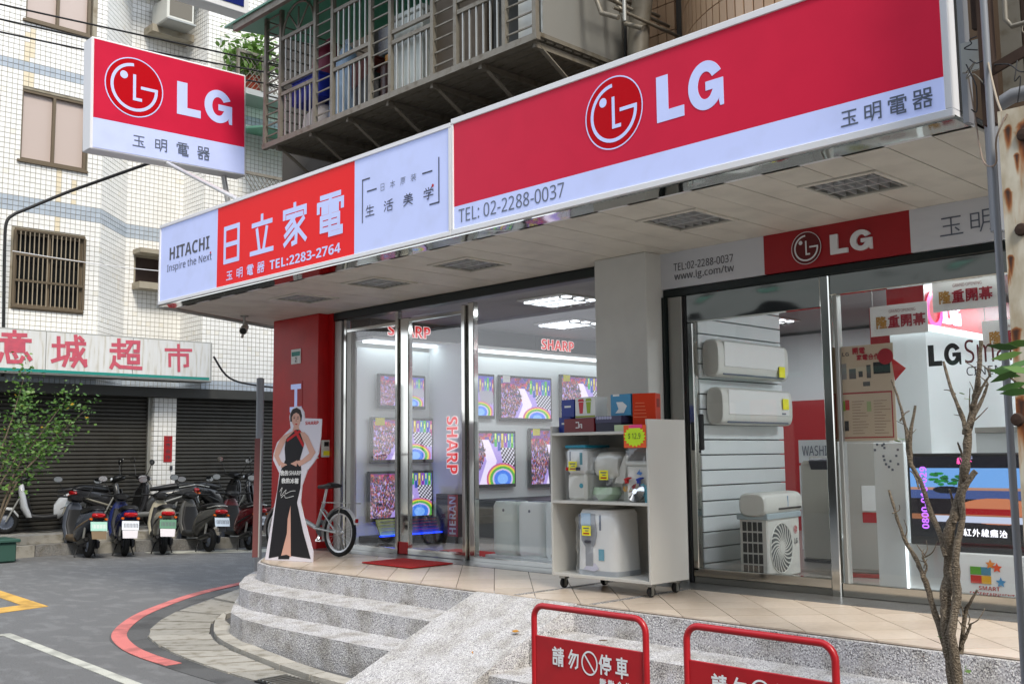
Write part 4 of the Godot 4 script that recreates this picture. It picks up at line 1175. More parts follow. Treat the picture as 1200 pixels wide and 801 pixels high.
	# things kept on the balcony
	var kept := [["storage_bag", "dark red bag of laundry behind the balcony bars", "bag", Vector3(-8.75, 0.62, -5.95), Vector3(0.36, 0.42, 0.3), Color(0.50, 0.08, 0.22)],
		["storage_crate", "blue plastic crate behind the balcony bars", "crate", Vector3(-8.78, 0.36, -5.85), Vector3(0.5, 0.26, 0.3), Color(0.06, 0.14, 0.55)],
		["storage_bag", "white plastic bundle low behind the balcony bars under the blue crate", "bag", Vector3(-8.72, 0.04, -5.85), Vector3(0.45, 0.3, 0.3), Color(0.72, 0.68, 0.66)],
		["storage_bag", "pale blue plastic bag behind the horizontal balcony bars", "bag", Vector3(-8.28, 0.04, -5.85), Vector3(0.34, 0.8, 0.3), Color(0.62, 0.72, 0.82)],
		["storage_box", "red brown cardboard box on a balcony shelf", "box", Vector3(-7.95, 0.32, -5.9), Vector3(0.26, 0.3, 0.26), Color(0.36, 0.14, 0.10)],
		["storage_bag", "black bag slumped on the balcony floor", "bag", Vector3(-7.85, 0.04, -5.85), Vector3(0.42, 0.4, 0.3), Color(0.05, 0.05, 0.05)],
		["water_jug", "brown jug with yellow lid on the balcony floor", "jug", Vector3(-7.5, 0.04, -5.85), Vector3(0.26, 0.46, 0.26), Color(0.24, 0.10, 0.07)],
		["storage_box", "white plastic drawer box at the middle of the balcony", "box", Vector3(-7.08, 0.04, -5.85), Vector3(0.46, 0.72, 0.4), Color(0.76, 0.78, 0.76)],
		["storage_box", "weathered plywood panel leaning inside the balcony bars", "panel", Vector3(-6.5, 0.04, -5.8), Vector3(0.7, 0.85, 0.06), Color(0.46, 0.40, 0.33)],
		["storage_box", "pink tin standing high on a balcony shelf", "tin", Vector3(-7.05, 0.95, -5.8), Vector3(0.16, 0.34, 0.16), Color(0.72, 0.42, 0.56)],
		["screen_panel", "dark insect screen leaning at the balcony end", "screen", Vector3(-5.75, 0.04, -5.75), Vector3(0.55, 0.7, 0.05), Color(0.22, 0.22, 0.2)]]
	for k in kept:
		var at: Vector3 = k[3]
		var sz: Vector3 = k[4]
		var o := thing(k[0], k[1], k[2], Vector3(at.x, y0 + 0.045 + maxf(at.y - 0.04, 0.0), at.z))
		if k[2] == "bag":
			part("bag", B().loft([[Vector3(0, 0, 0), Vector3(sz.x * 0.42, 0, 0), Vector3(0, 0, -sz.z * 0.42)], [Vector3(0, sz.y * 0.1, 0), Vector3(sz.x * 0.5, 0, 0), Vector3(0, 0, -sz.z * 0.5)], [Vector3(0.01, sz.y * 0.6, 0), Vector3(sz.x * 0.46, 0, 0), Vector3(0, 0, -sz.z * 0.45)], [Vector3(0.02, sz.y * 0.9, 0), Vector3(sz.x * 0.25, 0, 0), Vector3(0, 0, -sz.z * 0.25)], [Vector3(0.02, sz.y, 0), Vector3(sz.x * 0.08, 0, 0), Vector3(0, 0, -sz.z * 0.08)]], 2.5), mat(k[5], 0.5), o)
			part("knot", B().loft([[Vector3(0.02, sz.y * 0.98, 0), Vector3(sz.x * 0.06, 0, 0), Vector3(0, 0, -sz.z * 0.06)], [Vector3(0.03, sz.y * 1.07, 0), Vector3(sz.x * 0.16, 0, 0), Vector3(0, 0, -sz.z * 0.05)]], 2.0, 8), mat(k[5].lightened(0.1), 0.5), o)
		elif k[2] == "jug" or k[2] == "tin":
			part("body", B().lathe([Vector2(0, 0), Vector2(sz.x * 0.45, 0), Vector2(sz.x * 0.5, sz.y * 0.1), Vector2(sz.x * 0.5, sz.y * 0.75), Vector2(sz.x * 0.3, sz.y * 0.88), Vector2(0, sz.y * 0.88)]), mat(k[5], 0.3), o)
			part("lid", B().lathe([Vector2(0, sz.y * 0.87), Vector2(sz.x * 0.34, sz.y * 0.87), Vector2(sz.x * 0.34, sz.y), Vector2(0, sz.y)]), mat(Color(0.75, 0.5, 0.1) if k[2] == "jug" else Color(0.85, 0.6, 0.7), 0.4), o)
		else:
			part("body", B().box(Vector3(0, sz.y * 0.46, 0), Vector3(sz.x, sz.y * 0.92, sz.z), Basis(), 0.01), mat(k[5], 0.6), o)
			part("lid", B().box(Vector3(0, sz.y * 0.96, 0), Vector3(sz.x * 1.03, sz.y * 0.07, sz.z * 1.05), Basis(), 0.008), mat(k[5].lightened(0.12), 0.6), o)
	# flat white fitting at the cage's far end
	part("box", B().span(Vector3(-5.66, y0 + 0.06, -5.72), Vector3(-5.45, y0 + 0.75, -5.66)), M.offwhite, c)
	# downpipe and bent rack beside the round bay
	part("downpipe", B().tube([Vector3(-5.30, 3.95, -6.72), Vector3(-5.30, 8.0, -6.72)], 0.035), M.cage, up)
	part("downpipe", B().tube([Vector3(-5.37, 3.95, -6.65), Vector3(-5.34, 4.5, -6.6), Vector3(-5.36, 8.0, -6.7)], 0.014), M.wire, up)
	var rack := thing_w("bracket_rack", "bent grey iron bracket rack beside the round tan bay", "bracket", Vector3(-5.05, 4.9, -6.4))
	for k in 2:
		part("hoop", B().tube([Vector3(-5.22, 5.75, -6.05 - k * 0.3), Vector3(-5.22, 5.2, -6.05 - k * 0.3), Vector3(-5.12, 4.95, -6.05 - k * 0.3), Vector3(-4.95, 4.86, -6.05 - k * 0.3)], 0.02), M.cage, rack)
	for k in 3: part("bar", B().tube([Vector3(-5.2 + k * 0.1, 5.2 - k * 0.12, -6.05), Vector3(-5.2 + k * 0.1, 5.2 - k * 0.12, -6.9)], 0.014), M.cage, rack)
	part("post", B().tube([Vector3(-4.93, 4.84, -6.1), Vector3(-4.93, 5.9, -6.1)], 0.016), M.alu, rack)

var mosaic_cell: ArrayMesh
# a wall of small square tiles: grout sheet with openings, and the tiles as one counted-out mass
func mosaic(parent: Node, t: Transform3D, u1: float, v0: float, v1: float, holes: Array, bands: Array, sd: int) -> void:
	part("wall", holed(B(), t, 0, v0, u1, v1, 0.16, holes), M.mosaic_grout, parent)
	if mosaic_cell == null: mosaic_cell = B().box(Vector3(0, 0, 0.004), Vector3(0.083, 0.083, 0.016), Basis(), 0.003).mesh()
	var nu := maxi(1, roundi(u1 / 0.0915))
	var nv := roundi((v1 - v0) / 0.0915)
	var pu := u1 / nu
	var pv := (v1 - v0) / nv
	var xs := []
	var cs := []
	rng.seed = sd
	for i in nu:
		for j in nv:
			var u := (i + 0.5) * pu
			var v := v0 + (j + 0.5) * pv
			var skip := false
			for h in holes: if u > h[0] - 0.04 and u < h[2] + 0.04 and v > h[1] - 0.04 and v < h[3] + 0.04: skip = true
			if skip: continue
			var c := Color(0.82, 0.815, 0.79) * rng.randf_range(0.96, 1.03)
			if rng.randf() < 0.03: c = c * Color(0.96, 0.94, 0.89)
			for rr in [[0.55, 5.2, 6.0], [2.86, 5.55, 6.75], [3.15, 6.1, 6.7], [1.2, 2.9, 4.1], [2.3, 8.15, 9.2]]: if sd == 1 and absf(u - rr[0]) < 0.06 and v > rr[1] and v < rr[2] and rng.randf() < 0.75: c = c * Color(0.90, 0.80, 0.62)
			for b in bands: if v > b[0] and v < b[1]: c = Color(0.42, 0.475, 0.54) * rng.randf_range(0.93, 1.06)
			xs.append(t * Transform3D(Basis().scaled(Vector3(pu / 0.0915, pv / 0.0915, 1)), Vector3(u, v, 0)))
			cs.append(c)
	var mm := MultiMesh.new()
	mm.transform_format = MultiMesh.TRANSFORM_3D
	mm.use_colors = true
	mm.mesh = mosaic_cell
	mm.instance_count = xs.size()
	for i in xs.size():
		mm.set_instance_transform(i, xs[i])
		mm.set_instance_color(i, cs[i])
	var mi := MultiMeshInstance3D.new()
	mi.name = "tiles"
	mi.multimesh = mm
	mi.material_override = M.mosaic
	mi.set_meta("kind", "stuff")
	parent.add_child(mi, true)
	place(mi, parent)

func make_side_block() -> void:
	var X := -18.9
	var blk := thing_w("apartment_block", "white mosaic tiled apartment block with blue grey bands across the side street", "building", Vector3(-19.5, 0.28, -8.5))
	var bands := [[5.86, 6.08], [8.36, 8.56], [2.84, 3.0]]
	var A := Transform3D(FACE_SIDE, Vector3(X, 0, -4.2))
	mosaic(blk, A, 3.66, 2.84, 11.4, [[2.17, 4.17, 3.36, 5.5], [2.2, 6.78, 3.38, 8.08], [2.2, 9.36, 3.40, 10.9]], bands, 1)
	var dg := Vector3(-19.8 - X, 0, -8.75 + 7.86)
	var D := Transform3D(Basis(dg.normalized(), Vector3.UP, dg.normalized().cross(Vector3.UP)), Vector3(X, 0, -7.86))
	mosaic(blk, D, dg.length(), 2.84, 11.4, [], bands, 2)
	mosaic(blk, Transform3D(FACE_SIDE, Vector3(-19.8, 0, -8.75)), 1.2, 2.84, 11.4, [[0.22, 4.98, 0.98, 5.5]], bands, 3)
	mosaic(blk, Transform3D(FACE_STREET, Vector3(-19.8, 0, -9.95)), 0.9, 2.84, 11.4, [], bands, 4)
	mosaic(blk, Transform3D(FACE_SIDE, Vector3(X, 0, -9.95)), 3.6, 2.84, 11.4, [[1.6, 4.3, 2.6, 5.4]], bands, 5)
	mosaic(blk, Transform3D(FACE_SIDE, Vector3(-19.0, 0, -9.05)), 0.458, 0.27, 2.84, [], [], 6)
	mosaic(blk, Transform3D(FACE_STREET, Vector3(-19.25, 0, -9.05)), 0.25, 0.27, 2.84, [], [], 7)
	for q in [[-19.82, -8.72], [-19.82, -9.97]]: part("corner_trim", B().span(Vector3(q[0] - 0.1, 2.84, q[1] - 0.05), Vector3(q[0] + 0.02, 11.4, q[1] + 0.05)), M.mosaic_grout, blk)
	part("core", B().span(Vector3(-30, 0.2, -16), Vector3(-20.1, 11.4, 0)), M.wall_dark, blk)
	part("header", B().span(Vector3(-19.3, 2.66, -13.5), Vector3(-18.75, 2.84, 0)), mat(Color(0.24, 0.24, 0.23), 0.8), blk)
	part("roof", B().span(Vector3(-30, 11.4, -16), Vector3(-18.7, 11.6, 0)), M.wall_dark, blk)
	# roller shutters
	for s in [[0.0, -9.04], [-9.52, -13.4]]:
		var b := B()
		var prof := []
		var k := 0
		while 0.27 + k * 0.072 < 2.66:
			var y := 0.27 + k * 0.072
			b.quad(Vector3(-19.15, y, s[0]), Vector3(-19.15, y, s[1]), Vector3(-19.125, y + 0.022, s[1]), Vector3(-19.125, y + 0.022, s[0]))
			b.quad(Vector3(-19.125, y + 0.022, s[0]), Vector3(-19.125, y + 0.022, s[1]), Vector3(-19.128, y + 0.056, s[1]), Vector3(-19.128, y + 0.056, s[0]))
			b.quad(Vector3(-19.128, y + 0.056, s[0]), Vector3(-19.128, y + 0.056, s[1]), Vector3(-19.15, y + 0.072, s[1]), Vector3(-19.15, y + 0.072, s[0]))
			k += 1
		part("roller_shutter", b, M.shutter, blk)
		part("shutter_track", B().span(Vector3(-19.2, 0.27, s[1] - 0.01), Vector3(-19.08, 2.66, s[1] + 0.06)), M.alu, blk)
	# red couplet paper on the tiled pier
	var pp := single("door_paper", B().span(Vector3(-18.985, 1.43, -9.43), Vector3(-18.978, 1.93, -9.26)), mat(Color(0.62, 0.05, 0.08), 0.7), "red paper strip with dark characters pasted on the tiled pier", "paper")
	strokes(pp, "工市合作", Transform3D(FACE_SIDE, Vector3(-18.977, 1.82, -9.295)), 0.09, 0.115, M.sign_dark, 0.1, 0.1, true)
	single("switch_box", B().span(Vector3(-18.985, 1.28, -9.44), Vector3(-18.96, 1.36, -9.39), 0.004), M.sign_dark, "tiny dark switch box below the red paper strip", "switch")
	# windows of the front bay
	var wins := [[4.17, 5.5, true], [6.78, 8.08, false], [9.36, 10.9, false]]
	for w in wins:
		var z0 := -6.37
		var z1 := -7.56
		var f := B()
		for yy in [[w[0], w[0] + 0.05], [w[1] - 0.05, w[1]]]: f.span(Vector3(X - 0.1, yy[0], z1), Vector3(X - 0.01, yy[1], z0))
		for zz in [z0 - 0.025, (z0 + z1) * 0.5, z1 + 0.025]: f.span(Vector3(X - 0.099, w[0] + 0.05, zz - 0.025), Vector3(X - 0.011, w[1] - 0.05, zz + 0.025))
		var wn := part("window", f, M.window_frame, blk)
		for k in 2:
			var za := lerpf(z0, z1, k * 0.5)
			var zb := lerpf(z0, z1, k * 0.5 + 0.5)
			part("pane", B().span(Vector3(X - 0.08, w[0] + 0.04, zb + 0.02), Vector3(X - 0.07, w[1] - 0.04, za - 0.02)), M.window_glass if w[2] else M.curtain, wn)
		part("sill", B().span(Vector3(X - 0.06, w[0] - 0.05, z1 - 0.03), Vector3(X + 0.05, w[0], z0 + 0.03), 0.006), M.window_frame, wn)
		if w[2]:
			var g := part("window_guard", B().span(Vector3(X + 0.02, 4.14, -7.58), Vector3(X + 0.06, 4.19, -6.35)), M.window_frame, blk)
			for yy in [4.60, 5.06, 5.50]: part("bar", B().span(Vector3(X + 0.022, yy, -7.58), Vector3(X + 0.055, yy + 0.04, -6.35)), M.window_frame, g)
			for zz in [-7.575, -6.355]: part("bar", B().span(Vector3(X + 0.02, 4.19, zz - 0.02), Vector3(X + 0.06, 5.5, zz + 0.02)), M.window_frame, g)
			for k in 14:
				var zz := -6.45 - k * 0.0785
				part("bar", B().span(Vector3(X + 0.033, 4.19, zz - 0.008), Vector3(X + 0.049, 5.5, zz + 0.008)), mat(Color(0.6, 0.55, 0.47), 0.5), g)
	# recess: little window with ledges
	var rw := part("window", B().span(Vector3(-19.95, 4.98, -9.73), Vector3(-19.9, 5.5, -8.97)), mat(Color(0.2, 0.13, 0.1), 0.6), blk)
	part("ledge", B().span(Vector3(-19.8, 5.53, -9.8), Vector3(-19.45, 5.62, -8.9)), M.mosaic_grout, rw)
	part("ledge", B().span(Vector3(-19.8, 4.82, -9.8), Vector3(-19.45, 4.95, -8.9)), M.mosaic_grout, rw)
	part("ledge", B().span(Vector3(-19.8, 10.05, -9.9), Vector3(-19.4, 10.2, -9.0)), M.mosaic_grout, blk)
	part("ledge", B().span(Vector3(-19.8, 10.9, -9.9), Vector3(-19.4, 11.0, -9.0)), M.mosaic_grout, blk)
	var wb := part("window", B().span(Vector3(X - 0.1, 4.3, -12.55), Vector3(X - 0.06, 5.4, -11.55)), M.window_glass, blk)
	# air conditioner on its ledge
	var ac := thing("window_air_conditioner", "cream box air conditioner poking out of the recessed tiled wall", "air conditioner", Vector3(-19.35, 10.2, -9.4))
	part("case", B().box(Vector3(0, 0.25, 0), Vector3(0.7, 0.48, 0.58), Basis(), 0.02), M.offwhite, ac)
	part("grille", B().box(Vector3(0.352, 0.27, 0), Vector3(0.008, 0.36, 0.48)), mat(Color(0.42, 0.40, 0.36), 0.6), ac)
	part("pan", B().box(Vector3(0.12, 0.0, 0), Vector3(0.6, 0.05, 0.62), Basis(), 0.01), M.alu, ac)
	# supermarket board
	var sb := thing_w("supermarket_board", "weathered white shop board with faded red brushed characters and teal stripe above roller shutters", "signboard", Vector3(-18.5, 2.95, -7.5))
	part("box", B().span(Vector3(-18.85, 2.95, -9.93), Vector3(-18.42, 3.72, -2.0), 0.01), M.alu, sb)
	for k in 5: part("panel", B().span(Vector3(-18.42, 2.985, -9.88 + k * 1.55), Vector3(-18.408, 3.695, -8.345 + k * 1.55)), M.shop_board, sb)
	part("stripe", B().span(Vector3(-18.4079, 2.99, -9.87), Vector3(-18.405, 3.04, -2.2)), M.teal, sb)
	var gl := ["市", "超", "城", "意"]
	var zc := [-9.24, -8.22, -7.2, -6.28]
	for k in 4:
		var sz := 0.58 if k > 0 else 0.5
		strokes(sb, gl[k], Transform3D(FACE_SIDE * Basis(Vector3(0, 0, 1), 0.04), Vector3(-18.406, 3.06 + (0.06 if k == 0 else 0.02), zc[k] + 0.3)), sz, 0.6, M.faded_red, 0.115, 0.6)
	# planted balcony with lattice, high on the far wing
	var pb := thing_w("lattice_balcony", "small lattice fenced balcony with potted plants high on the tiled block", "balcony", Vector3(-18.4, 8.9, -10.9))
	part("floor", B().span(Vector3(-18.9, 8.78, -11.9), Vector3(-18.2, 8.9, -10.25)), M.alu, pb)
	var lat := B()
	for k in 18:
		var z := -10.25 - k * 0.1
		lat.bar(Vector3(-18.21, 8.9, z), Vector3(-18.21, 9.6, maxf(z - 0.55, -11.9)), 0.012, 0.012)
		lat.bar(Vector3(-18.21, 9.6, z), Vector3(-18.21, 8.9, maxf(z - 0.55, -11.9)), 0.012, 0.012)
	part("lattice", lat, M.cage, pb)
	part("rail", B().span(Vector3(-18.24, 9.6, -11.9), Vector3(-18.18, 9.66, -10.22)), M.cage, pb)
	for z in [-10.25, -10.8, -11.4]: part("post", B().span(Vector3(-18.24, 8.9, z - 0.025), Vector3(-18.18, 9.6, z + 0.025)), M.cage, pb)
	var pot := thing("potted_plant", "bright green potted plant on the lattice balcony", "plant", Vector3(-18.5, 8.905, -10.75))
	part("pot", B().lathe([Vector2(0, 0), Vector2(0.14, 0), Vector2(0.2, 0.34), Vector2(0.17, 0.34), Vector2(0.15, 0.28), Vector2(0, 0.28)]), mat(Color(0.55, 0.22, 0.14), 0.8), pot)
	var lv := B()
	rng.seed = 14
	for k in 700:
		var d := Vector3(rng.randfn(0, 0.24), 0.75 + rng.randfn(0, 0.22), rng.randfn(0, 0.28))
		lv.prism(leaf_shape(rng.randf_range(0.1, 0.17)), 0.002, Transform3D(Basis.from_euler(Vector3(rng.randf() * TAU, rng.randf() * TAU, rng.randf() * TAU)), d), false)
	part("foliage", lv, M.leaf[2], pot)
	part("stem", B().tube([Vector3(0, 0.25, 0), Vector3(0.03, 0.8, 0.02)], [0.02, 0.01]), M.bark, pot)
	# mesh fence balcony lower down
	var mb := thing_w("mesh_balcony", "grey mesh fenced balcony behind the canopy sign on the tiled block", "balcony", Vector3(-18.5, 6.3, -11.4))
	part("floor", B().span(Vector3(-18.9, 6.2, -13.2), Vector3(-18.1, 6.32, -10.35)), M.mosaic_grout, mb)
	lat = B()
	for k in 28:
		var z := -10.35 - k * 0.1
		lat.bar(Vector3(-18.12, 6.32, z), Vector3(-18.12, 7.1, maxf(z - 0.6, -13.2)), 0.012, 0.012)
		lat.bar(Vector3(-18.12, 7.1, z), Vector3(-18.12, 6.32, maxf(z - 0.6, -13.2)), 0.012, 0.012)
	part("mesh_panel", lat, M.cage, mb)
	part("rail", B().span(Vector3(-18.15, 7.1, -13.2), Vector3(-18.09, 7.16, -10.32)), M.cage, mb)
	part("awning", B().box(Vector3(-18.3, 8.1, -11.9), Vector3(1.4, 0.04, 2.9), Basis(Vector3(0, 0, 1), -0.2)), M.green_sheet, mb)
	# blue sign high over the street, its corner only in view
	var bs := thing_w("blue_sign", "pale edged blue sign box high above the projecting sign", "signboard", Vector3(-12.0, 7.4, -6.2))
	part("box", B().span(Vector3(-12.25, 7.38, -6.9), Vector3(-12.0, 8.6, -5.0), 0.01), M.frame_white, bs)
	part("panel", B().span(Vector3(-12.0, 7.47, -6.82), Vector3(-11.99, 8.5, -5.1)), mat(Color(0.05, 0.12, 0.42), 0.4), bs)

func make_opposite() -> void:
	# unseen buildings added behind the viewer to cut sky glare in glass and trim
	for k in 3:
		var o := thing_w("added_street_building", ["added grey street building with green framed windows, unseen, cutting sky glare in the glass", "added unseen cream street building, wall darkened to cut haze in the glass", "added unseen brown street building at the road end, cutting glare in the glass"][k], "building", Vector3(-14.0 + k * 13.0, 0, 12.0))
		var x0 := -20.0 + k * 13.0
		part("wall", B().span(Vector3(x0, GROUND, 11.0), Vector3(x0 + 12.6, 15.0 + k, 20.0)), [mat(Color(0.44, 0.44, 0.42), 0.8), mat(Color(0.46, 0.43, 0.38), 0.8), M.wall_dark][k], o)  # wall tones kept dark to lower the haze reflected in the shop glass
		for i in 4:
			for j in 3:
				var w := part("window", B().span(Vector3(x0 + 1.0 + i * 2.9, 3.6 + j * 2.9, 10.93), Vector3(x0 + 2.9 + i * 2.9, 5.2 + j * 2.9, 10.99)), M.window_glass, o)
				part("frame", B().span(Vector3(x0 + 0.9 + i * 2.9, 3.45 + j * 2.9, 10.9), Vector3(x0 + 3.0 + i * 2.9, 3.59 + j * 2.9, 10.985)), M.green_sheet if k == 0 else M.alu, w)
		for i in 3: part("roller_shutter", B().span(Vector3(x0 + 0.8 + i * 4.0, GROUND, 10.94), Vector3(x0 + 4.2 + i * 4.0, 2.7, 10.99)), M.shutter, o)

func room_lamp(at: Vector3, label: String) -> void:
	var f := thing("recessed_lamp", label, "ceiling light", at, 0.0, "lit ceiling lights inside the shop")
	part("frame", B().box(Vector3(0, -0.008, 0), Vector3(0.62, 0.016, 0.62), Basis(), 0.004), M.white, f)
	for k in 3:
		part("tube_lamp", B().box(Vector3(0, -0.022, -0.18 + k * 0.18), Vector3(0.56, 0.012, 0.07)), M.lamp, f)
	var lv := B()
	for k in 6: lv.box(Vector3(-0.24 + k * 0.096, -0.03, 0), Vector3(0.006, 0.03, 0.56))
	part("louver", lv, M.chrome, f)
	var l := AreaLight3D.new()
	l.name = "light"
	l.area_size = Vector2(0.56, 0.56)
	l.light_energy = 0.75 if at.x < -5.0 else 2.1
	l.light_color = Color(0.95, 0.98, 1.0)
	l.shadow_enabled = true
	l.area_range = 12.0
	l.rotation.x = -PI / 2
	l.position = Vector3(0, -0.05, 0)
	f.add_child(l, true)

func tv_set(label: String, at: Vector3, b: Basis, w: float, h: float, m: Material, stand := false) -> Node3D:
	var o := thing("television", label, "television", at)
	o.basis = b
	part("case", B().box(Vector3(0, h * 0.5, 0.02), Vector3(w, h, 0.04), Basis(), 0.008), M.black, o)
	var bz := 0.03
	var s := B()
	s.quad(Vector3(-w * 0.5 + bz, bz * 1.3, 0.0415), Vector3(w * 0.5 - bz, bz * 1.3, 0.0415), Vector3(w * 0.5 - bz, h - bz, 0.0415), Vector3(-w * 0.5 + bz, h - bz, 0.0415))
	part("screen", s, m, o)
	if stand: part("stand", B().box(Vector3(0, -0.05, 0.0), Vector3(w * 0.4, 0.1, 0.2), Basis(), 0.01), M.black, o)
	return o

func outlined(parent: Node, text: String, t: Transform3D, w: float, h: float) -> void:
	for q in [Vector2(1, 1), Vector2(-1, 1), Vector2(1, -1), Vector2(-1, -1)]:
		latin(parent, text, t.translated_local(Vector3(q.x * 0.008, q.y * 0.008, 0.0005 * (q.x + q.y * 0.5))), w, h, M.neon_white, true, 0.003)
	latin(parent, text, t, w, h, M.neon_red, true, 0.006)

func make_left_room() -> void:
	var W := -9.6
	# shell of the sales room: floor, ceiling
	part("floor", B().span(Vector3(-9.72, FLOOR - 0.02, -14.0), Vector3(-1.25, FLOOR + 0.004, -6.862)), M.room_floor, shop)
	part("ceiling", B().span(Vector3(-9.72, 3.035, -14.0), Vector3(-1.25, 3.09, -6.955)), M.room_ceiling, shop)
	part("wall_panel", B().span(Vector3(-9.719, FLOOR, -13.9), Vector3(W, 2.73, -6.96)), M.room_white, shop)
	part("fascia", B().span(Vector3(-9.719, 2.83, -13.9), Vector3(-9.35, 3.034, -6.96)), M.room_dark, shop)
	part("ceiling_lath", B().span(Vector3(-9.719, 2.80, -13.9), Vector3(-9.30, 2.829, -6.96)), M.white, shop)
	part("light_strip", B().span(Vector3(-9.55, 2.775, -8.0), Vector3(-9.42, 2.798, -7.0)), M.lamp_strip, shop)
	part("light_strip", B().span(Vector3(-9.55, 2.775, -13.0), Vector3(-9.42, 2.798, -8.15)), M.lamp_strip, shop)
	for z in [-7.5, -10.8]:
		var l := AreaLight3D.new()
		l.name = "light"
		l.area_size = Vector2(0.12, 1.0 if z > -8 else 4.0)
		l.light_energy = 0.04 if z > -8 else 0.12
		l.light_color = Color(0.92, 0.98, 1.0)
		l.shadow_enabled = true
		l.rotation.x = -PI / 2
		l.position = Vector3(-9.48, 2.77, z)
		shop.add_child(l, true)
		place(l, shop)
		l.position += Vector3(-9.48, 2.77, z)
	# partition stub between the two banks of sets
	part("partition", B().span(Vector3(W, FLOOR, -8.10), Vector3(-8.97, 2.80, -8.02)), M.room_white, shop)
	var sp := single("wall_sign", B().span(Vector3(-9.30, 1.25, -8.02), Vector3(-9.05, 1.98, -8.016)), M.room_white, "vertical red lettered sign on the white partition behind the glass door", "sign")
	outlined(sp, "SHARP", Transform3D(Basis(Vector3(0, -1, 0), Vector3(1, 0, 0), Vector3(0, 0, 1)), Vector3(-9.27, 1.95, -8.015)), 0.66, 0.19)
	for q in [[-8.62, 2.86, 0.62, 0.12, -7.1], [-10.62, 2.88, 0.60, 0.12, -9.6]]:
		var sg := single("wall_sign", B().span(Vector3(-9.349, 2.84, q[4] - 0.85), Vector3(-9.345, 3.02, q[4])), M.room_dark, "red lettered sign on the dark band above the %s television bank" % ("small" if q[4] > -8 else "large"), "sign")
		outlined(sg, "SHARP", Transform3D(FACE_SIDE, Vector3(-9.344, 2.86, q[4] - 0.1)), 0.62, 0.13)
	# sets on the side wall
	var sets := [[-7.56, 2.04, 0.70, 0.40, "television hung top of the stack of three by the entrance"], [-7.57, 1.42, 0.92, 0.52, "television hung middle of the stack of three by the entrance"], [-7.55, 0.77, 0.95, 0.56, "television hung lowest of the stack of three by the entrance"],
		[-9.6, 1.93, 0.97, 0.58, "wide television on the white side wall, with a demo strip"], [-8.60, 1.95, 0.88, 0.56, "narrow view of a television beside the door post"], [-10.75, 1.95, 1.0, 0.62, "television on the side wall behind the stacked gift boxes"],
		[-8.86, 1.10, 1.08, 0.70, "television with ringed picture low on the side wall"], [-10.1, 1.08, 0.9, 0.76, "television low on the side wall partly behind the white cabinet"]]
	for k in sets.size():
		var s: Array = sets[k]
		if k in [1, 3, 5, 6, 7]: single("price_tag", B().box(Vector3(W + 0.078, s[1] + s[3] - 0.05, s[0] + s[2] * 0.5 - 0.12), Vector3(0.003, 0.085, 0.13)), M.note if k != 3 else M.white, "%s price tag on the %s" % ["yellow" if k != 3 else "white", s[4].replace("television", "set")], "tag")
		tv_set(s[4], Vector3(W + 0.03, s[1], s[0]), FACE_SIDE, s[2], s[3], M.screens[k % 4])
	# blue lit shelf with flat signs below the stack
	var sh := thing_w("display_shelf", "black shelf with blue light strip under the stacked televisions", "shelf", Vector3(-9.4, FLOOR, -7.5))
	part("shelf", B().span(Vector3(W, 0.52, -8.0), Vector3(-9.25, 0.62, -7.0)), M.black, sh)
	part("light_strip", B().span(Vector3(-9.29, 0.622, -7.95), Vector3(-9.26, 0.635, -7.05)), M.blue_glow, sh)
	var bl := AreaLight3D.new()
	bl.name = "light"
	bl.area_size = Vector2(0.9, 0.1)
	bl.light_energy = 0.16
	bl.light_color = Color(0.08, 0.25, 1.0)
	bl.shadow_enabled = true
	bl.basis = Basis(Vector3(0, 0, -1), Vector3(0.7, 0.7, 0).normalized(), Vector3(0.7, -0.7, 0).normalized())
	bl.position = Vector3(-9.275, 0.65, -7.5) - sh.position
	sh.add_child(bl, true)
	for k in 2:
		var c := thing("price_board", ["yellow lined price board tilted on the blue lit shelf", "dark printed price board tilted on the blue lit shelf"][k], "board", Vector3(-9.36, 0.625, -7.28 - k * 0.45))
		part("board", B().box(Vector3(0.01, 0.09, 0), Vector3(0.012, 0.19, 0.42), Basis(Vector3(0, 0, 1), 0.5)), mat(Color(0.55, 0.58, 0.2), 0.6) if k == 0 else M.sign_navy, c)
		var ln := B()
		for j in 4: ln.box(Vector3(0.03 + (j - 1.5) * -0.02, 0.10 + (j - 1.5) * 0.035, 0), Vector3(0.004, 0.006, 0.36), Basis(Vector3(0, 0, 1), 0.5))
		part("print", ln, M.sign_dark if k == 0 else M.room_red, c)
	# tall poster box inside the door
	var hb := thing_w("product_poster", "upright dark and red product poster box beside the door", "poster", Vector3(-9.18, FLOOR, -7.96))
	part("box", B().span(Vector3(-9.37, 0.58, -8.0), Vector3(-8.99, 1.06, -7.93)), M.black, hb)
	part("panel", B().span(Vector3(-9.16, 0.585, -7.929), Vector3(-8.99, 1.055, -7.925)), M.room_red, hb)
	latin(hb, "HERAN", Transform3D(Basis(Vector3(0, 1, 0), Vector3(-1, 0, 0), Vector3(0, 0, 1)), Vector3(-9.02, 0.61, -7.925)), 0.42, 0.11, M.white, true)
	part("stand", B().span(Vector3(-9.3, FLOOR + 0.006, -8.0), Vector3(-9.06, 0.58, -7.95)), M.black, hb)
	# dehumidifiers in the window
	var plinth := single("window_plinth", B().span(Vector3(-7.40, FLOOR + 0.006, -7.35), Vector3(-5.75, FLOOR + 0.06, -6.87), 0.004), M.room_white, "low white plinth behind the window glass", "plinth")
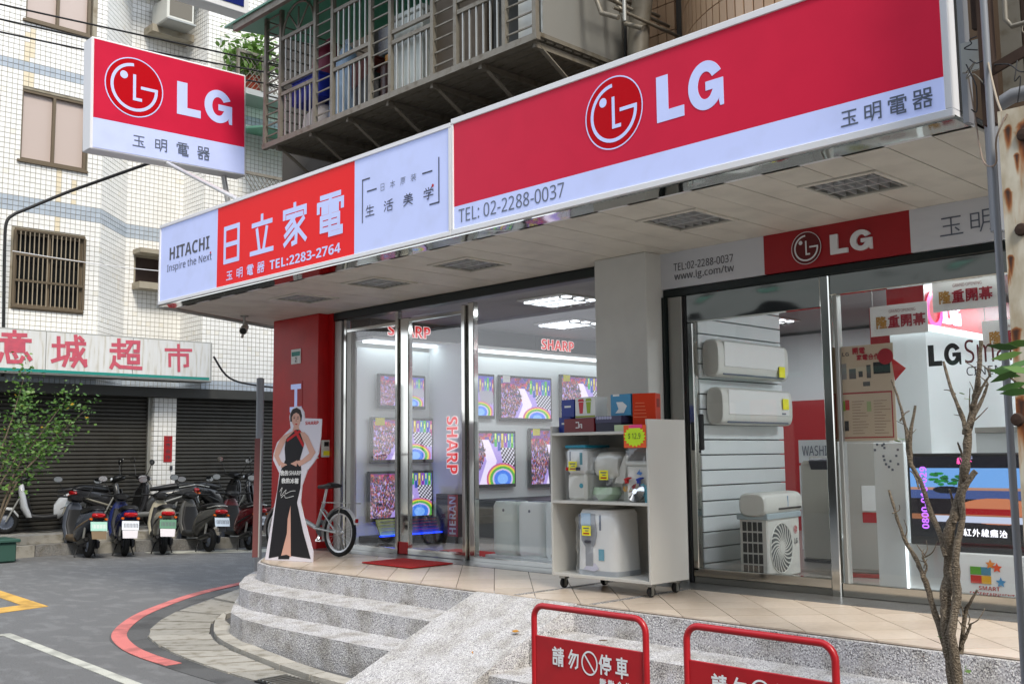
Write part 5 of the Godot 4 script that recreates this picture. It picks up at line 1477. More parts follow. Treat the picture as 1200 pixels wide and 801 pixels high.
	for k in 3:
		var d := thing("dehumidifier", ["plain greenish white dehumidifier beside the door post", "plain white dehumidifier in the middle of the plinth", "white dehumidifier with dark slot beside the display cabinet"][k], "dehumidifier", Vector3(-7.20 + k * 0.345, FLOOR + 0.06, -7.05))
		part("body", B().loft([[Vector3(0, 0.0, 0), Vector3(0.148, 0, 0), Vector3(0, 0, -0.11)], [Vector3(0, 0.03, 0), Vector3(0.165, 0, 0), Vector3(0, 0, -0.125)], [Vector3(0, 0.46, 0), Vector3(0.165, 0, 0), Vector3(0, 0, -0.125)], [Vector3(0, 0.50, 0), Vector3(0.148, 0, 0), Vector3(0, 0, -0.11)]], 6.0, 24), mat([Color(0.85, 0.89, 0.86), Color(0.92, 0.94, 0.93), Color(0.90, 0.93, 0.93)][k], 0.35), d)
		part("top_vent", B().box(Vector3(0, 0.503, -0.02), Vector3(0.22, 0.008, 0.1), Basis(), 0.003), M.sign_grey, d)
		part("badge", B().prism(ring2(0.014, 14, 0, 0.42), 0.003, face(FACE_STREET, 0, 0, 0.124)), M.sign_grey, d)
		if k == 2:
			part("slot", B().box(Vector3(0.0, 0.19, 0.126), Vector3(0.03, 0.18, 0.006), Basis(), 0.003), M.black, d)
			part("tank_handle", B().box(Vector3(0.0, 0.03, 0.126), Vector3(0.14, 0.03, 0.02), Basis(), 0.006), M.alu, d)
	var chair := thing("office_chair", "black padded chair back inside the shop window", "chair", Vector3(-8.1, FLOOR + 0.006, -8.75))
	part("backrest", B().loft([[Vector3(0, 0.55, 0), Vector3(0.2, 0, 0), Vector3(0, 0, -0.04)], [Vector3(0, 0.85, 0), Vector3(0.23, 0, 0), Vector3(0, 0, -0.05)], [Vector3(0, 1.08, 0), Vector3(0.19, 0, 0), Vector3(0, 0, -0.04)]], 4.0), M.plastic_black, chair)
	part("seat", B().box(Vector3(0, 0.45, 0.22), Vector3(0.46, 0.09, 0.44), Basis(), 0.03), M.plastic_black, chair)
	part("post", B().tube([Vector3(0, 0.05, 0.2), Vector3(0, 0.42, 0.2)], 0.03), M.chrome, chair)
	part("base", B().box(Vector3(0, 0.03, 0.2), Vector3(0.5, 0.06, 0.5), Basis(Vector3.UP, 0.6), 0.02), M.black, chair)
	# dark counter behind the machines
	var ct := thing_w("counter", "dark counter along the side wall below the large televisions", "counter", Vector3(-9.2, FLOOR, -10.0))
	part("body", B().span(Vector3(W, FLOOR + 0.006, -13.0), Vector3(-8.9, 0.92, -8.75)), M.room_dark, ct)
	part("top", B().span(Vector3(W, 0.92, -13.0), Vector3(-8.85, 0.96, -8.72), 0.005), M.black, ct)
	room_lamp(Vector3(-7.0, 3.034, -7.55), "lit ceiling light just inside the middle window")
	room_lamp(Vector3(-8.2, 3.034, -9.0), "lit ceiling light over the television side of the shop")
	room_lamp(Vector3(-6.6, 3.034, -10.6), "lit ceiling light at the back of the television side")
	room_lamp(Vector3(-3.9, 3.034, -9.4), "lit ceiling light over the washing machines")
	room_lamp(Vector3(-2.6, 3.034, -7.6), "lit ceiling light over the window television")
	room_lamp(Vector3(-3.2, 3.034, -11.6), "lit ceiling light at the back of the appliance side")

func air_unit(label: String, at: Vector3) -> void:
	var o := thing("wall_air_conditioner", label, "air conditioner", at)
	o.basis = FACE_SIDE * Basis().scaled(Vector3(1, 1, 0.84))
	var secs := []
	for q in [[-0.52, 0.9], [-0.505, 1.0], [0.505, 1.0], [0.52, 0.9]]:
		secs.append([Vector3(q[0], 0.15, 0.1), Vector3(0, 0.15 * q[1], 0), Vector3(0, 0, 0.1 * q[1])])
	part("body", B().loft(secs, 3.6, 20), M.offwhite, o)
	part("front_panel", B().box(Vector3(0, 0.18, 0.2), Vector3(0.9, 0.2, 0.012), Basis(), 0.005), M.white, o)
	part("vane", B().box(Vector3(0, 0.03, 0.16), Vector3(0.9, 0.012, 0.07), Basis(Vector3.RIGHT, 0.35), 0.003), M.sign_grey, o)
	part("badge", B().box(Vector3(0.36, 0.10, 0.208), Vector3(0.06, 0.012, 0.003)), M.sign_grey, o)

func make_right_room() -> void:
	# slatted wall that carries the indoor units
	part("partition", B().span(Vector3(-5.09, FLOOR, -8.10), Vector3(-4.92, 3.034, -6.86)), M.room_dark, shop)
	for k in 21:
		var y := 0.52 + k * 0.121
		if y > 2.95: break
		part("slat", B().span(Vector3(-4.919, y, -8.10), Vector3(-4.875, y + 0.111, -6.87), 0.003), M.room_white, shop)
	air_unit("upper white indoor air conditioner on the slatted wall", Vector3(-4.87, 2.10, -7.42))
	air_unit("lower white indoor air conditioner on the slatted wall, with a yellow note", Vector3(-4.87, 1.72, -7.46))
	for q in [[2.17, -7.80], [1.90, -7.84]]:
		single("price_note", B().box(Vector3(-4.688, q[0], q[1]), Vector3(0.004, 0.09, 0.11), Basis(Vector3.UP, 0.1)), M.note, "yellow price note hanging by the %s indoor unit" % ("upper" if q[0] > 2 else "lower"), "note")
	# outdoor unit with the indoor unit lying on it
	var ou := thing("outdoor_air_unit", "white outdoor air unit with round fan grille standing in the window", "air conditioner", Vector3(-4.50, FLOOR + 0.006, -7.22))
	ou.basis = (FACE_SIDE * Basis(Vector3.UP, 0.10)).scaled(Vector3.ONE * 0.9)
	part("foot", B().box(Vector3(-0.2, 0.02, 0), Vector3(0.06, 0.04, 0.28)), M.black, ou)
	part("foot", B().box(Vector3(0.2, 0.02, 0), Vector3(0.06, 0.04, 0.28)), M.black, ou)
	part("case", B().box(Vector3(0, 0.30, 0), Vector3(0.62, 0.52, 0.26), Basis(), 0.012), M.offwhite, ou)
	var gt := face(FACE_STREET, -0.06, 0.29, 0.131)
	part("fan_well", B().prism(ring2(0.205, 32), 0.002, gt), mat(Color(0.30, 0.32, 0.32), 0.6), ou)
	var fg := B()
	for k in 22:
		var a := TAU * k / 22
		var pts := []
		for j in 6: pts.append(Vector2(cos(a + j * 0.14), sin(a + j * 0.14)) * (0.045 + j * 0.032))
		ribbon(fg, pts, 0.007, gt, 0.006)
	part("fan_grille", fg, M.offwhite, ou)
	part("fan_hub", B().prism(ring2(0.045, 20), 0.01, gt), M.offwhite, ou)
	var rim := []
	for k in 33: rim.append(Vector3(-0.06 + cos(TAU * k / 32) * 0.21, 0.29 + sin(TAU * k / 32) * 0.21, 0.134))
	part("fan_ring", B().tube(rim, 0.006, 6), M.offwhite, ou)
	emblem(ou, face(FACE_STREET, 0.22, 0.43, 0.131), 0.038, M.room_red, M.white)
	latin(ou, "LG", face(FACE_STREET, 0.19, 0.31, 0.131), 0.065, 0.045, M.sign_dark, true)
	for i in 4:
		for j in 5:
			part("side_louver", B().box(Vector3(-0.312, 0.12 + j * 0.09, -0.08 + i * 0.048), Vector3(0.006, 0.076, 0.036)), M.black, ou)
	var lay := thing("air_unit_on_top", "white indoor air conditioner laid on top of the outdoor unit", "air conditioner", Vector3(-4.50, FLOOR + 0.512, -7.22))
	lay.basis = (FACE_SIDE * Basis(Vector3.UP, 0.10)).scaled(Vector3.ONE * 0.9)
	var secs := []
	for q in [[-0.36, 0.85], [-0.34, 1.0], [0.34, 1.0], [0.36, 0.85]]: secs.append([Vector3(q[0], 0.1, 0.02), Vector3(0, 0.1 * q[1], 0), Vector3(0, 0, 0.13 * q[1])])
	part("body", B().loft(secs, 3.2, 20), M.offwhite, lay)
	part("vent", B().box(Vector3(0.1, 0.06, 0.147), Vector3(0.44, 0.016, 0.008)), M.black, lay)
	part("tape", B().box(Vector3(0.06, 0.12, 0.148), Vector3(0.012, 0.09, 0.004)), mat(Color(0.45, 0.6, 0.75), 0.4), lay)
	part("tray", B().box(Vector3(0, 0.0, 0), Vector3(0.66, 0.05, 0.29), Basis(), 0.006), mat(Color(0.62, 0.68, 0.7), 0.3), lay)
	single("window_deck", B().span(Vector3(-4.83, FLOOR + 0.004, -8.4), Vector3(-1.3, FLOOR + 0.0055, -6.865)), M.room_floor, "pale floor deck behind the right shop window", "deck")
	# red columns and washing machine display further in
	var rc := thing_w("red_display_wall", "red display wall with an upper band whitened to brighten the room deep in the shop", "wall", Vector3(-6.2, FLOOR, -11.0))
	part("wall", B().span(Vector3(-8.3, FLOOR + 0.006, -12.2), Vector3(-5.0, 2.15, -12.0)), M.room_red, rc)
	part("band", B().span(Vector3(-8.3, 2.15, -12.2), Vector3(-5.0, 3.0, -12.05)), M.room_white, rc)  # white put into the colour to brighten the dark middle of the window
	part("pier", B().span(Vector3(-5.28, FLOOR + 0.006, -11.4), Vector3(-5.05, 3.034, -10.6)), M.room_red, rc)
	part("lit_edge", B().span(Vector3(-5.045, 1.2, -11.35), Vector3(-4.95, 3.0, -10.65)), M.lamp_strip, rc)
	var ws := thing_w("display_counter", "white counter lettered for laundry machines with a red stripe", "counter", Vector3(-5.2, FLOOR, -9.6))
	part("body", B().span(Vector3(-5.7, FLOOR + 0.006, -10.3), Vector3(-4.75, 1.62, -9.75)), M.room_white, ws)
	latin(ws, "WASHING MACHINE", Transform3D(FACE_SIDE, Vector3(-4.748, 1.50, -9.76)), 0.52, 0.08, M.sign_grey)
	latin(ws, "WASHING MACHINE", face(FACE_STREET, -5.66, 1.46, -9.748), 0.85, 0.10, M.sign_grey)
	part("stripe", B().span(Vector3(-5.7, 1.36, -9.749), Vector3(-4.75, 1.385, -9.745)), M.room_red, ws)
	for k in 2:
		var wm := thing("washing_machine", ["grey steel washing machine with control panel behind the outdoor unit", "silver washing machine beside the window mullion"][k], "washing machine", Vector3(-4.75 + k * 0.9, FLOOR + 0.008, -8.95 - k * 0.05))
		part("body", B().box(Vector3(0, 0.46, 0), Vector3(0.62, 0.9, 0.6), Basis(), 0.03), mat(Color(0.70, 0.69, 0.64), 0.35, 0.15), wm)
		part("control_panel", B().box(Vector3(0, 0.86, 0.28), Vector3(0.4, 0.14, 0.06), Basis(Vector3.RIGHT, 0.4), 0.01), M.sign_dark, wm)
		part("lid", B().box(Vector3(0, 0.93, -0.03), Vector3(0.54, 0.04, 0.46), Basis(), 0.012), mat(Color(0.76, 0.76, 0.74), 0.3, 0.1), wm)
		part("base", B().box(Vector3(0, 0.012, 0), Vector3(0.6, 0.024, 0.58)), M.black, wm)
	# fridge
	var fr := thing("refrigerator", "silver refrigerator with leaflets behind the window poster", "refrigerator", Vector3(-4.12, FLOOR + 0.008, -8.1))
	fr.rotation.y = 0.3
	part("body", B().box(Vector3(0, 0.56, 0), Vector3(0.5, 1.08, 0.5), Basis(), 0.02), mat(Color(0.74, 0.73, 0.70), 0.3, 0.45), fr)
	part("door", B().box(Vector3(0, 0.56, 0.262), Vector3(0.48, 1.0, 0.02), Basis(), 0.008), mat(Color(0.76, 0.75, 0.72), 0.28, 0.45), fr)
	part("leaflet", B().box(Vector3(0.1, 0.62, 0.274), Vector3(0.2, 0.2, 0.003)), M.white, fr)
	part("leaflet", B().box(Vector3(0.1, 0.47, 0.274), Vector3(0.2, 0.08, 0.003)), M.room_red, fr)
	part("plinth", B().box(Vector3(0, 0.015, 0), Vector3(0.52, 0.03, 0.52)), M.room_red, fr)
	var duck := thing("swan_toy", "pale yellow swan toy on the laundry counter", "toy", Vector3(-4.95, 1.62, -9.9))
	part("body", B().loft([[Vector3(-0.16, 0.07, 0), Vector3(0, 0.02, 0), Vector3(0, 0, 0.03)], [Vector3(-0.06, 0.08, 0), Vector3(0, 0.08, 0), Vector3(0, 0, 0.09)], [Vector3(0.08, 0.08, 0), Vector3(0, 0.08, 0), Vector3(0, 0, 0.09)], [Vector3(0.18, 0.10, 0), Vector3(0, 0.03, 0), Vector3(0, 0, 0.03)]], 2.0), mat(Color(0.80, 0.80, 0.5), 0.5), duck)
	part("neck", B().tube([Vector3(-0.12, 0.1, 0), Vector3(-0.18, 0.2, 0), Vector3(-0.15, 0.26, 0), Vector3(-0.2, 0.25, 0)], [0.035, 0.028, 0.03, 0.015]), mat(Color(0.80, 0.80, 0.5), 0.5), duck)
	# white pier with glowing red band
	var pier := thing_w("display_pier", "white display pier with red light box and lit ledge behind the window posters", "pier", Vector3(-4.0, FLOOR, -8.9))
	part("pier", B().span(Vector3(-4.20, FLOOR + 0.006, -11.5), Vector3(-3.88, 2.53, -8.8)), M.room_white, pier)
	part("ledge", B().span(Vector3(-4.27, 2.53, -11.6), Vector3(-3.82, 2.57, -8.74)), M.lamp_strip, pier)
	part("band", B().span(Vector3(-4.21, 2.571, -11.51), Vector3(-3.87, 2.95, -8.79)), M.room_red, pier)
	heavy(pier, Transform3D(FACE_SIDE, Vector3(-3.869, 2.62, -9.13)), 0.36, 0.19, M.neon, 0.02)
	var nr := []
	for k in 25: nr.append(Vector2(cos(TAU * k / 24) * 0.14, sin(TAU * k / 24) * 0.14))
	var nb := B()
	ribbon(nb, nr, 0.03, Transform3D(FACE_SIDE, Vector3(-3.869, 2.72, -8.97)), 0.01)
	part("neon_ring", nb, M.neon_pink, pier)
	var tp := thing_w("white_panel", "plain tall white panel standing between the silver refrigerator and the television", "panel", Vector3(-3.5, FLOOR, -7.3))
	part("panel", B().span(Vector3(-3.63, FLOOR + 0.006, -7.32), Vector3(-3.40, 1.56, -7.25), 0.004), M.room_white, tp)
	var tc := B()
	rng.seed = 44
	for k in 14: tc.box(Vector3(rng.randf_range(-3.62, -3.41), rng.randf_range(1.36, 1.55), -7.248), Vector3(0.016, 0.016, 0.002))
	part("print", tc, M.sign_grey, tp)
	# low lit box and printed panel in the window
	var lb := thing_w("lit_display_box", "low white display box with glowing edges in the right window", "display", Vector3(-3.3, FLOOR, -7.25))
	part("box", B().span(Vector3(-3.39, FLOOR + 0.006, -7.6), Vector3(-2.97, 0.86, -7.2), 0.004), M.room_white, lb)
	part("light_edge", B().span(Vector3(-3.395, FLOOR + 0.006, -7.205), Vector3(-3.38, 0.86, -7.19)), M.lamp_strip, lb)
	part("light_edge", B().span(Vector3(-3.379, FLOOR + 0.006, -7.2), Vector3(-3.0, FLOOR + 0.03, -7.17)), M.lamp_strip, lb)
	var se := thing_w("printed_panel", "white panel with coloured blocks and stars printed on it, under the window television", "panel", Vector3(-2.6, FLOOR, -6.95))
	part("panel", B().span(Vector3(-2.95, FLOOR + 0.006, -7.15), Vector3(-1.7, 0.83, -6.95), 0.004), M.room_white, se)
	for q in [[-2.85, 0.70, 0.07, 0.05, Color(0.3, 0.6, 0.15)], [-2.78, 0.70, 0.06, 0.05, Color(0.2, 0.5, 0.6)], [-2.85, 0.645, 0.07, 0.05, Color(0.75, 0.15, 0.1)], [-2.78, 0.645, 0.06, 0.05, Color(0.85, 0.65, 0.1)]]:
		part("print", B().span(Vector3(q[0], q[1], -6.949), Vector3(q[0] + q[2], q[1] + q[3], -6.946)), mat(q[4], 0.5), se)
	for q in [[-2.68, 0.75, Color(0.85, 0.3, 0.1)], [-2.66, 0.66, Color(0.2, 0.55, 0.75)], [-2.72, 0.77, Color(0.85, 0.5, 0.1)]]:
		var star := PackedVector2Array()
		for k in 10: star.append(Vector2(q[0], q[1]) + Vector2(cos(TAU * k / 10 + 0.3), sin(TAU * k / 10 + 0.3)) * (0.034 if k % 2 == 0 else 0.016))
		part("print", B().prism(star, 0.003, face(FACE_STREET, 0, 0, -6.9485), false), mat(q[2], 0.5), se)
	latin(se, "SMART", face(FACE_STREET, -2.80, 0.605, -6.949), 0.13, 0.025, M.room_red, true)
	latin(se, "ENTERTAINMENT", face(FACE_STREET, -2.86, 0.565, -6.949), 0.28, 0.025, M.room_red, true)
	# big set in the window
	var tv := thing("television", "big television facing the street, showing an advertisement of someone lying down", "television", Vector3(-2.75, 0.87, -7.12))
	part("case", B().box(Vector3(0, 0.30, 0.02), Vector3(1.10, 0.62, 0.05), Basis(), 0.008), M.black, tv)
	var sc := B()
	sc.quad(Vector3(-0.53, 0.05, 0.0465), Vector3(0.53, 0.05, 0.0465), Vector3(0.53, 0.59, 0.0465), Vector3(-0.53, 0.59, 0.0465))
	part("screen", sc, M.advert, tv)
	var cap := glow(Color(0.9, 0.9, 0.92), Color(0.9, 0.9, 0.95), 0.8)
	strokes(tv, "紅外線痛治", face(FACE_STREET, -0.18, 0.062, 0.047), 0.05, 0.058, cap, 0.11)
	strokes(tv, "紅外", face(FACE_STREET, -0.20, 0.535, 0.047), 0.045, 0.055, glow(Color(0.9, 0.3, 0.6), Color(0.9, 0.3, 0.6), 0.8), 0.12)
	latin(tv, "0800-016-029", Transform3D(Basis(Vector3(0, 1, 0), Vector3(-1, 0, 0), Vector3(0, 0, 1)), Vector3(-0.41, 0.10, 0.047)), 0.42, 0.05, glow(Color(0.6, 0.3, 0.8), Color(0.62, 0.35, 0.9), 0.9), true)
	part("stand", B().box(Vector3(0, -0.03, -0.02), Vector3(0.5, 0.06, 0.25), Basis(), 0.008), M.black, tv)
	emblem(tv, face(FACE_STREET, -0.17, 0.58, 0.0475), 0.012, M.sign_grey, M.white)
	latin(tv, "LG", face(FACE_STREET, -0.145, 0.571, 0.0475), 0.05, 0.02, M.sign_white, true)
	# vinyl lettering on the inside of the glass
	var vl := thing_w("window_lettering", "large dark and maroon vinyl lettering stuck high on the right window glass", "lettering", Vector3(-2.7, 1.98, -6.77))
	heavy(vl, face(FACE_STREET, -2.975, 2.05, -6.774), 0.215, 0.14, M.black, 0.002)
	latin(vl, "Smart TV", face(FACE_STREET, -2.735, 2.055, -6.774), 0.56, 0.15, mat(Color(0.35, 0.06, 0.10), 0.5))
	latin(vl, "CINEMA 3D", face(FACE_STREET, -2.73, 1.975, -6.774), 0.40, 0.055, M.sign_dark)
	# tall white panel behind the big set
	var bp := thing_w("backing_board", "wide white backing board behind the big television", "board", Vector3(-2.3, FLOOR, -7.5))
	part("board", B().span(Vector3(-3.05, FLOOR + 0.006, -7.70), Vector3(-1.35, 1.62, -7.66), 0.004), M.room_white, bp)
	part("rail", B().span(Vector3(-3.05, 1.62, -7.71), Vector3(-1.35, 1.66, -7.65)), M.alu, bp)
	# hanging grand opening banners
	var bans := [[-3.43, 2.295, 0.41, "white opening banner with gold and red characters hanging beside the window mullion"], [-2.98, 2.42, 0.43, "white opening banner with gold and red characters hanging higher, next along the glass"], [-2.80, 2.16, 0.45, "white opening banner hanging behind the others, partly hidden"]]
	for k in 3:
		var q: Array = bans[k]
		var hg := thing("hanging_banner", q[3], "banner", Vector3(q[0], q[1], -6.90 - (0.35 if k == 2 else 0.0)), 0.0, "opening banners hung behind the glass")
		part("sheet", B().box(Vector3(q[2] * 0.5, 0.105, 0), Vector3(q[2], 0.21, 0.004)), M.white, hg)
		strokes(hg, "隆", face(FACE_STREET, 0.04, 0.05, 0.003), 0.085, 0.1, mat(Color(0.66, 0.48, 0.2), 0.4), 0.13)
		strokes(hg, "重開幕", face(FACE_STREET, 0.13, 0.05, 0.003), 0.085, 0.09, mat(Color(0.58, 0.08, 0.16), 0.4), 0.13)
		latin(hg, "GRAND OPENING", face(FACE_STREET, 0.14, 0.155, 0.003), 0.19, 0.022, mat(Color(0.5, 0.25, 0.25), 0.4))
		part("cord", B().tube([Vector3(0.02, 0.21, 0), Vector3(0.02, 3.03 - q[1], 0)], 0.002, 4), M.alu, hg)
		part("cord", B().tube([Vector3(q[2] - 0.02, 0.21, 0), Vector3(q[2] - 0.02, 3.03 - q[1], 0)], 0.002, 4), M.alu, hg)
	# poster stuck inside the glass
	var po := thing("window_poster", "cream sale poster with red framed lower half stuck on the window glass", "poster", Vector3(-3.66, 1.57, -6.772))
	var cream := mat(Color(0.76, 0.70, 0.61), 0.7)
	var pred := mat(Color(0.62, 0.10, 0.16), 0.6)
	part("sheet", B().span(Vector3(0, 0, -0.002), Vector3(0.445, 0.66, 0.001)), cream, po)
	var fr2 := B()
	for q in [[0.02, 0.02, 0.425, 0.027], [0.02, 0.325, 0.425, 0.335], [0.02, 0.027, 0.027, 0.325], [0.418, 0.027, 0.425, 0.325]]: fr2.span(Vector3(q[0], q[1], 0.001), Vector3(q[2], q[3], 0.003))
	part("print", fr2, pred, po)
	part("print", B().prism(ring2(0.055, 24, 0.39, 0.57), 0.003, face(FACE_STREET, 0, 0, 0.001)), pred, po)
	part("print", B().prism(to2([0.43, 0.56, 0.53, 0.48, 0.45, 0.40]), 0.002, face(FACE_STREET, 0, 0, 0.0005)), mat(Color(0.75, 0.12, 0.14), 0.6), po)
	part("print", B().span(Vector3(0.30, 0.455, 0.001), Vector3(0.42, 0.535, 0.003)), M.black, po)
	for q in [[0.04, 0.43, 0.06, 0.11, 0.55], [0.12, 0.43, 0.05, 0.07, 0.35], [0.19, 0.44, 0.03, 0.04, 0.25], [0.25, 0.43, 0.03, 0.09, 0.3], [0.22, 0.375, 0.05, 0.03, 0.3]]:
		part("print", B().span(Vector3(q[0], q[1], 0.001), Vector3(q[0] + q[2], q[1] + q[3], 0.0028)), mat(grey(q[4]), 0.6), po)
	for q in [[0.05, 0.21, Color(0.45, 0.6, 0.15)], [0.08, 0.215, Color(0.7, 0.2, 0.18)], [0.24, 0.20, Color(0.62, 0.68, 0.5)], [0.07, 0.07, Color(0.2, 0.2, 0.2)]]:
		part("print", B().span(Vector3(q[0], q[1], 0.001), Vector3(q[0] + 0.03, q[1] + 0.07, 0.0028)), mat(q[2], 0.6), po)
	var tl := B()
	rng.seed = 3
	for j in 12:
		for i in 2: tl.span(Vector3(0.13 + i * 0.16, 0.05 + j * 0.02, 0.001), Vector3(0.13 + i * 0.16 + rng.randf_range(0.05, 0.12), 0.054 + j * 0.02, 0.0022))
	part("print", tl, mat(Color(0.55, 0.48, 0.42), 0.7), po)
	emblem(po, face(FACE_STREET, 0.05, 0.605, 0.001), 0.016, pred, cream)
	latin(po, "LG", face(FACE_STREET, 0.075, 0.592, 0.001), 0.05, 0.026, M.sign_dark, true)
	strokes(po, "開電", face(FACE_STREET, 0.15, 0.60, 0.001), 0.045, 0.05, pred, 0.14)
	strokes(po, "家電合作", face(FACE_STREET, 0.18, 0.555, 0.001), 0.04, 0.043, pred, 0.14)

func wheel(parent: Node, c: Vector3, axle: Vector3, r: float, tyre_r: float, rim_m: Material, spokes := 0) -> void:
	var y := axle.normalized()
	var x := y.cross(Vector3.UP).normalized()
	var t := Transform3D(Basis(x, y, x.cross(y)), c)
	var prof := []
	for k in 11:
		var a := TAU * k / 10 + PI
		prof.append(Vector2(r - tyre_r + cos(a) * tyre_r, sin(a) * tyre_r))
	var w := part("wheel", B().lathe(prof, t, 28), M.rubber, parent)
	if spokes:
		part("rim", B().lathe([Vector2(r - tyre_r * 2.6, -0.008), Vector2(r - tyre_r * 1.8, -0.012), Vector2(r - tyre_r * 1.8, 0.012), Vector2(r - tyre_r * 2.6, 0.008), Vector2(r - tyre_r * 2.6, -0.008)], t, 28), rim_m, w)
		var s := B()
		for k in spokes:
			var a := TAU * k / spokes
			var off := 0.5 if k % 2 else -0.5
			s.tube([t * Vector3(cos(a + off) * 0.02, 0.025 if k % 4 < 2 else -0.025, sin(a + off) * 0.02), t * Vector3(cos(a) * (r - tyre_r * 2.2), 0, sin(a) * (r - tyre_r * 2.2))], 0.0016, 4)
		part("spokes", s, rim_m, w)
		part("hub", B().lathe([Vector2(0, -0.04), Vector2(0.022, -0.035), Vector2(0.014, 0), Vector2(0.022, 0.035), Vector2(0, 0.04)], t, 12), rim_m, w)
	else:
		part("rim", B().lathe([Vector2(0, -0.03), Vector2(0.04, -0.035), Vector2(r * 0.5, -0.015), Vector2(r - tyre_r * 1.6, -0.035), Vector2(r - tyre_r * 1.6, 0.035), Vector2(r * 0.5, 0.015), Vector2(0.04, 0.035), Vector2(0, 0.03)], t, 20), rim_m, w)

const CUTOUT := {
	"outline": [0.056, 0.0, 0.141, 0.458, 0.184, 0.672, 0.203, 0.839, 0.116, 0.97, 0.121, 1.03, 0.16, 1.138, 0.253, 1.22, 0.33, 1.279, 0.307, 1.387, 0.327, 1.459, 0.389, 1.493, 0.451, 1.479, 0.489, 1.43, 0.499, 1.37, 0.712, 1.358, 0.708, 1.189, 0.686, 1.025, 0.633, 0.944, 0.552, 0.862, 0.493, 0.721, 0.48, 0.557, 0.528, 0.418, 0.653, 0.098, 0.654, 0.0],
	"dress": [0.273, 1.167, 0.31, 1.196, 0.393, 1.261, 0.439, 1.26, 0.509, 1.116, 0.462, 0.975, 0.482, 0.874, 0.478, 0.698, 0.441, 0.557, 0.53, 0.279, 0.632, 0.03, 0.385, 0.049, 0.374, 0.275, 0.362, 0.532, 0.330, 0.40, 0.326, 0.26, 0.262, 0.045, 0.105, 0.016, 0.185, 0.648, 0.218, 0.851, 0.276, 0.969, 0.262, 1.077],
	"legs": [0.362, 0.54, 0.325, 0.40, 0.318, 0.26, 0.255, 0.035, 0.392, 0.04, 0.380, 0.275],
	"arm_one": [0.272, 1.22, 0.21, 1.185, 0.148, 1.078, 0.131, 1.006, 0.202, 0.905, 0.239, 0.934, 0.191, 1.006, 0.236, 1.089, 0.279, 1.16],
	"arm_two": [0.501, 1.24, 0.557, 1.196, 0.609, 1.108, 0.656, 1.037, 0.596, 0.967, 0.46, 0.904, 0.407, 0.952, 0.486, 0.968, 0.577, 1.031, 0.527, 1.121, 0.489, 1.192],
	"chest": [0.272, 1.215, 0.353, 1.247, 0.37, 1.302, 0.432, 1.3, 0.445, 1.25, 0.513, 1.225, 0.509, 1.121, 0.396, 1.256, 0.285, 1.158],
	"hair": [0.322, 1.34, 0.318, 1.415, 0.347, 1.462, 0.399, 1.476, 0.448, 1.453, 0.47, 1.395, 0.463, 1.34],
	"face": [0.341, 1.381, 0.36, 1.412, 0.395, 1.428, 0.432, 1.41, 0.452, 1.37, 0.45, 1.33, 0.436, 1.296, 0.405, 1.275, 0.372, 1.292, 0.346, 1.333],
	"trim_one": [0.371, 1.252, 0.402, 1.261, 0.509, 1.116, 0.497, 1.084],
	"trim_two": [0.448, 1.26, 0.47, 1.24, 0.292, 1.143, 0.285, 1.167],
	"shoes": [0.23, 0.041, 0.335, 0.059, 0.372, 0.046, 0.366, 0.018, 0.228, 0.013]}

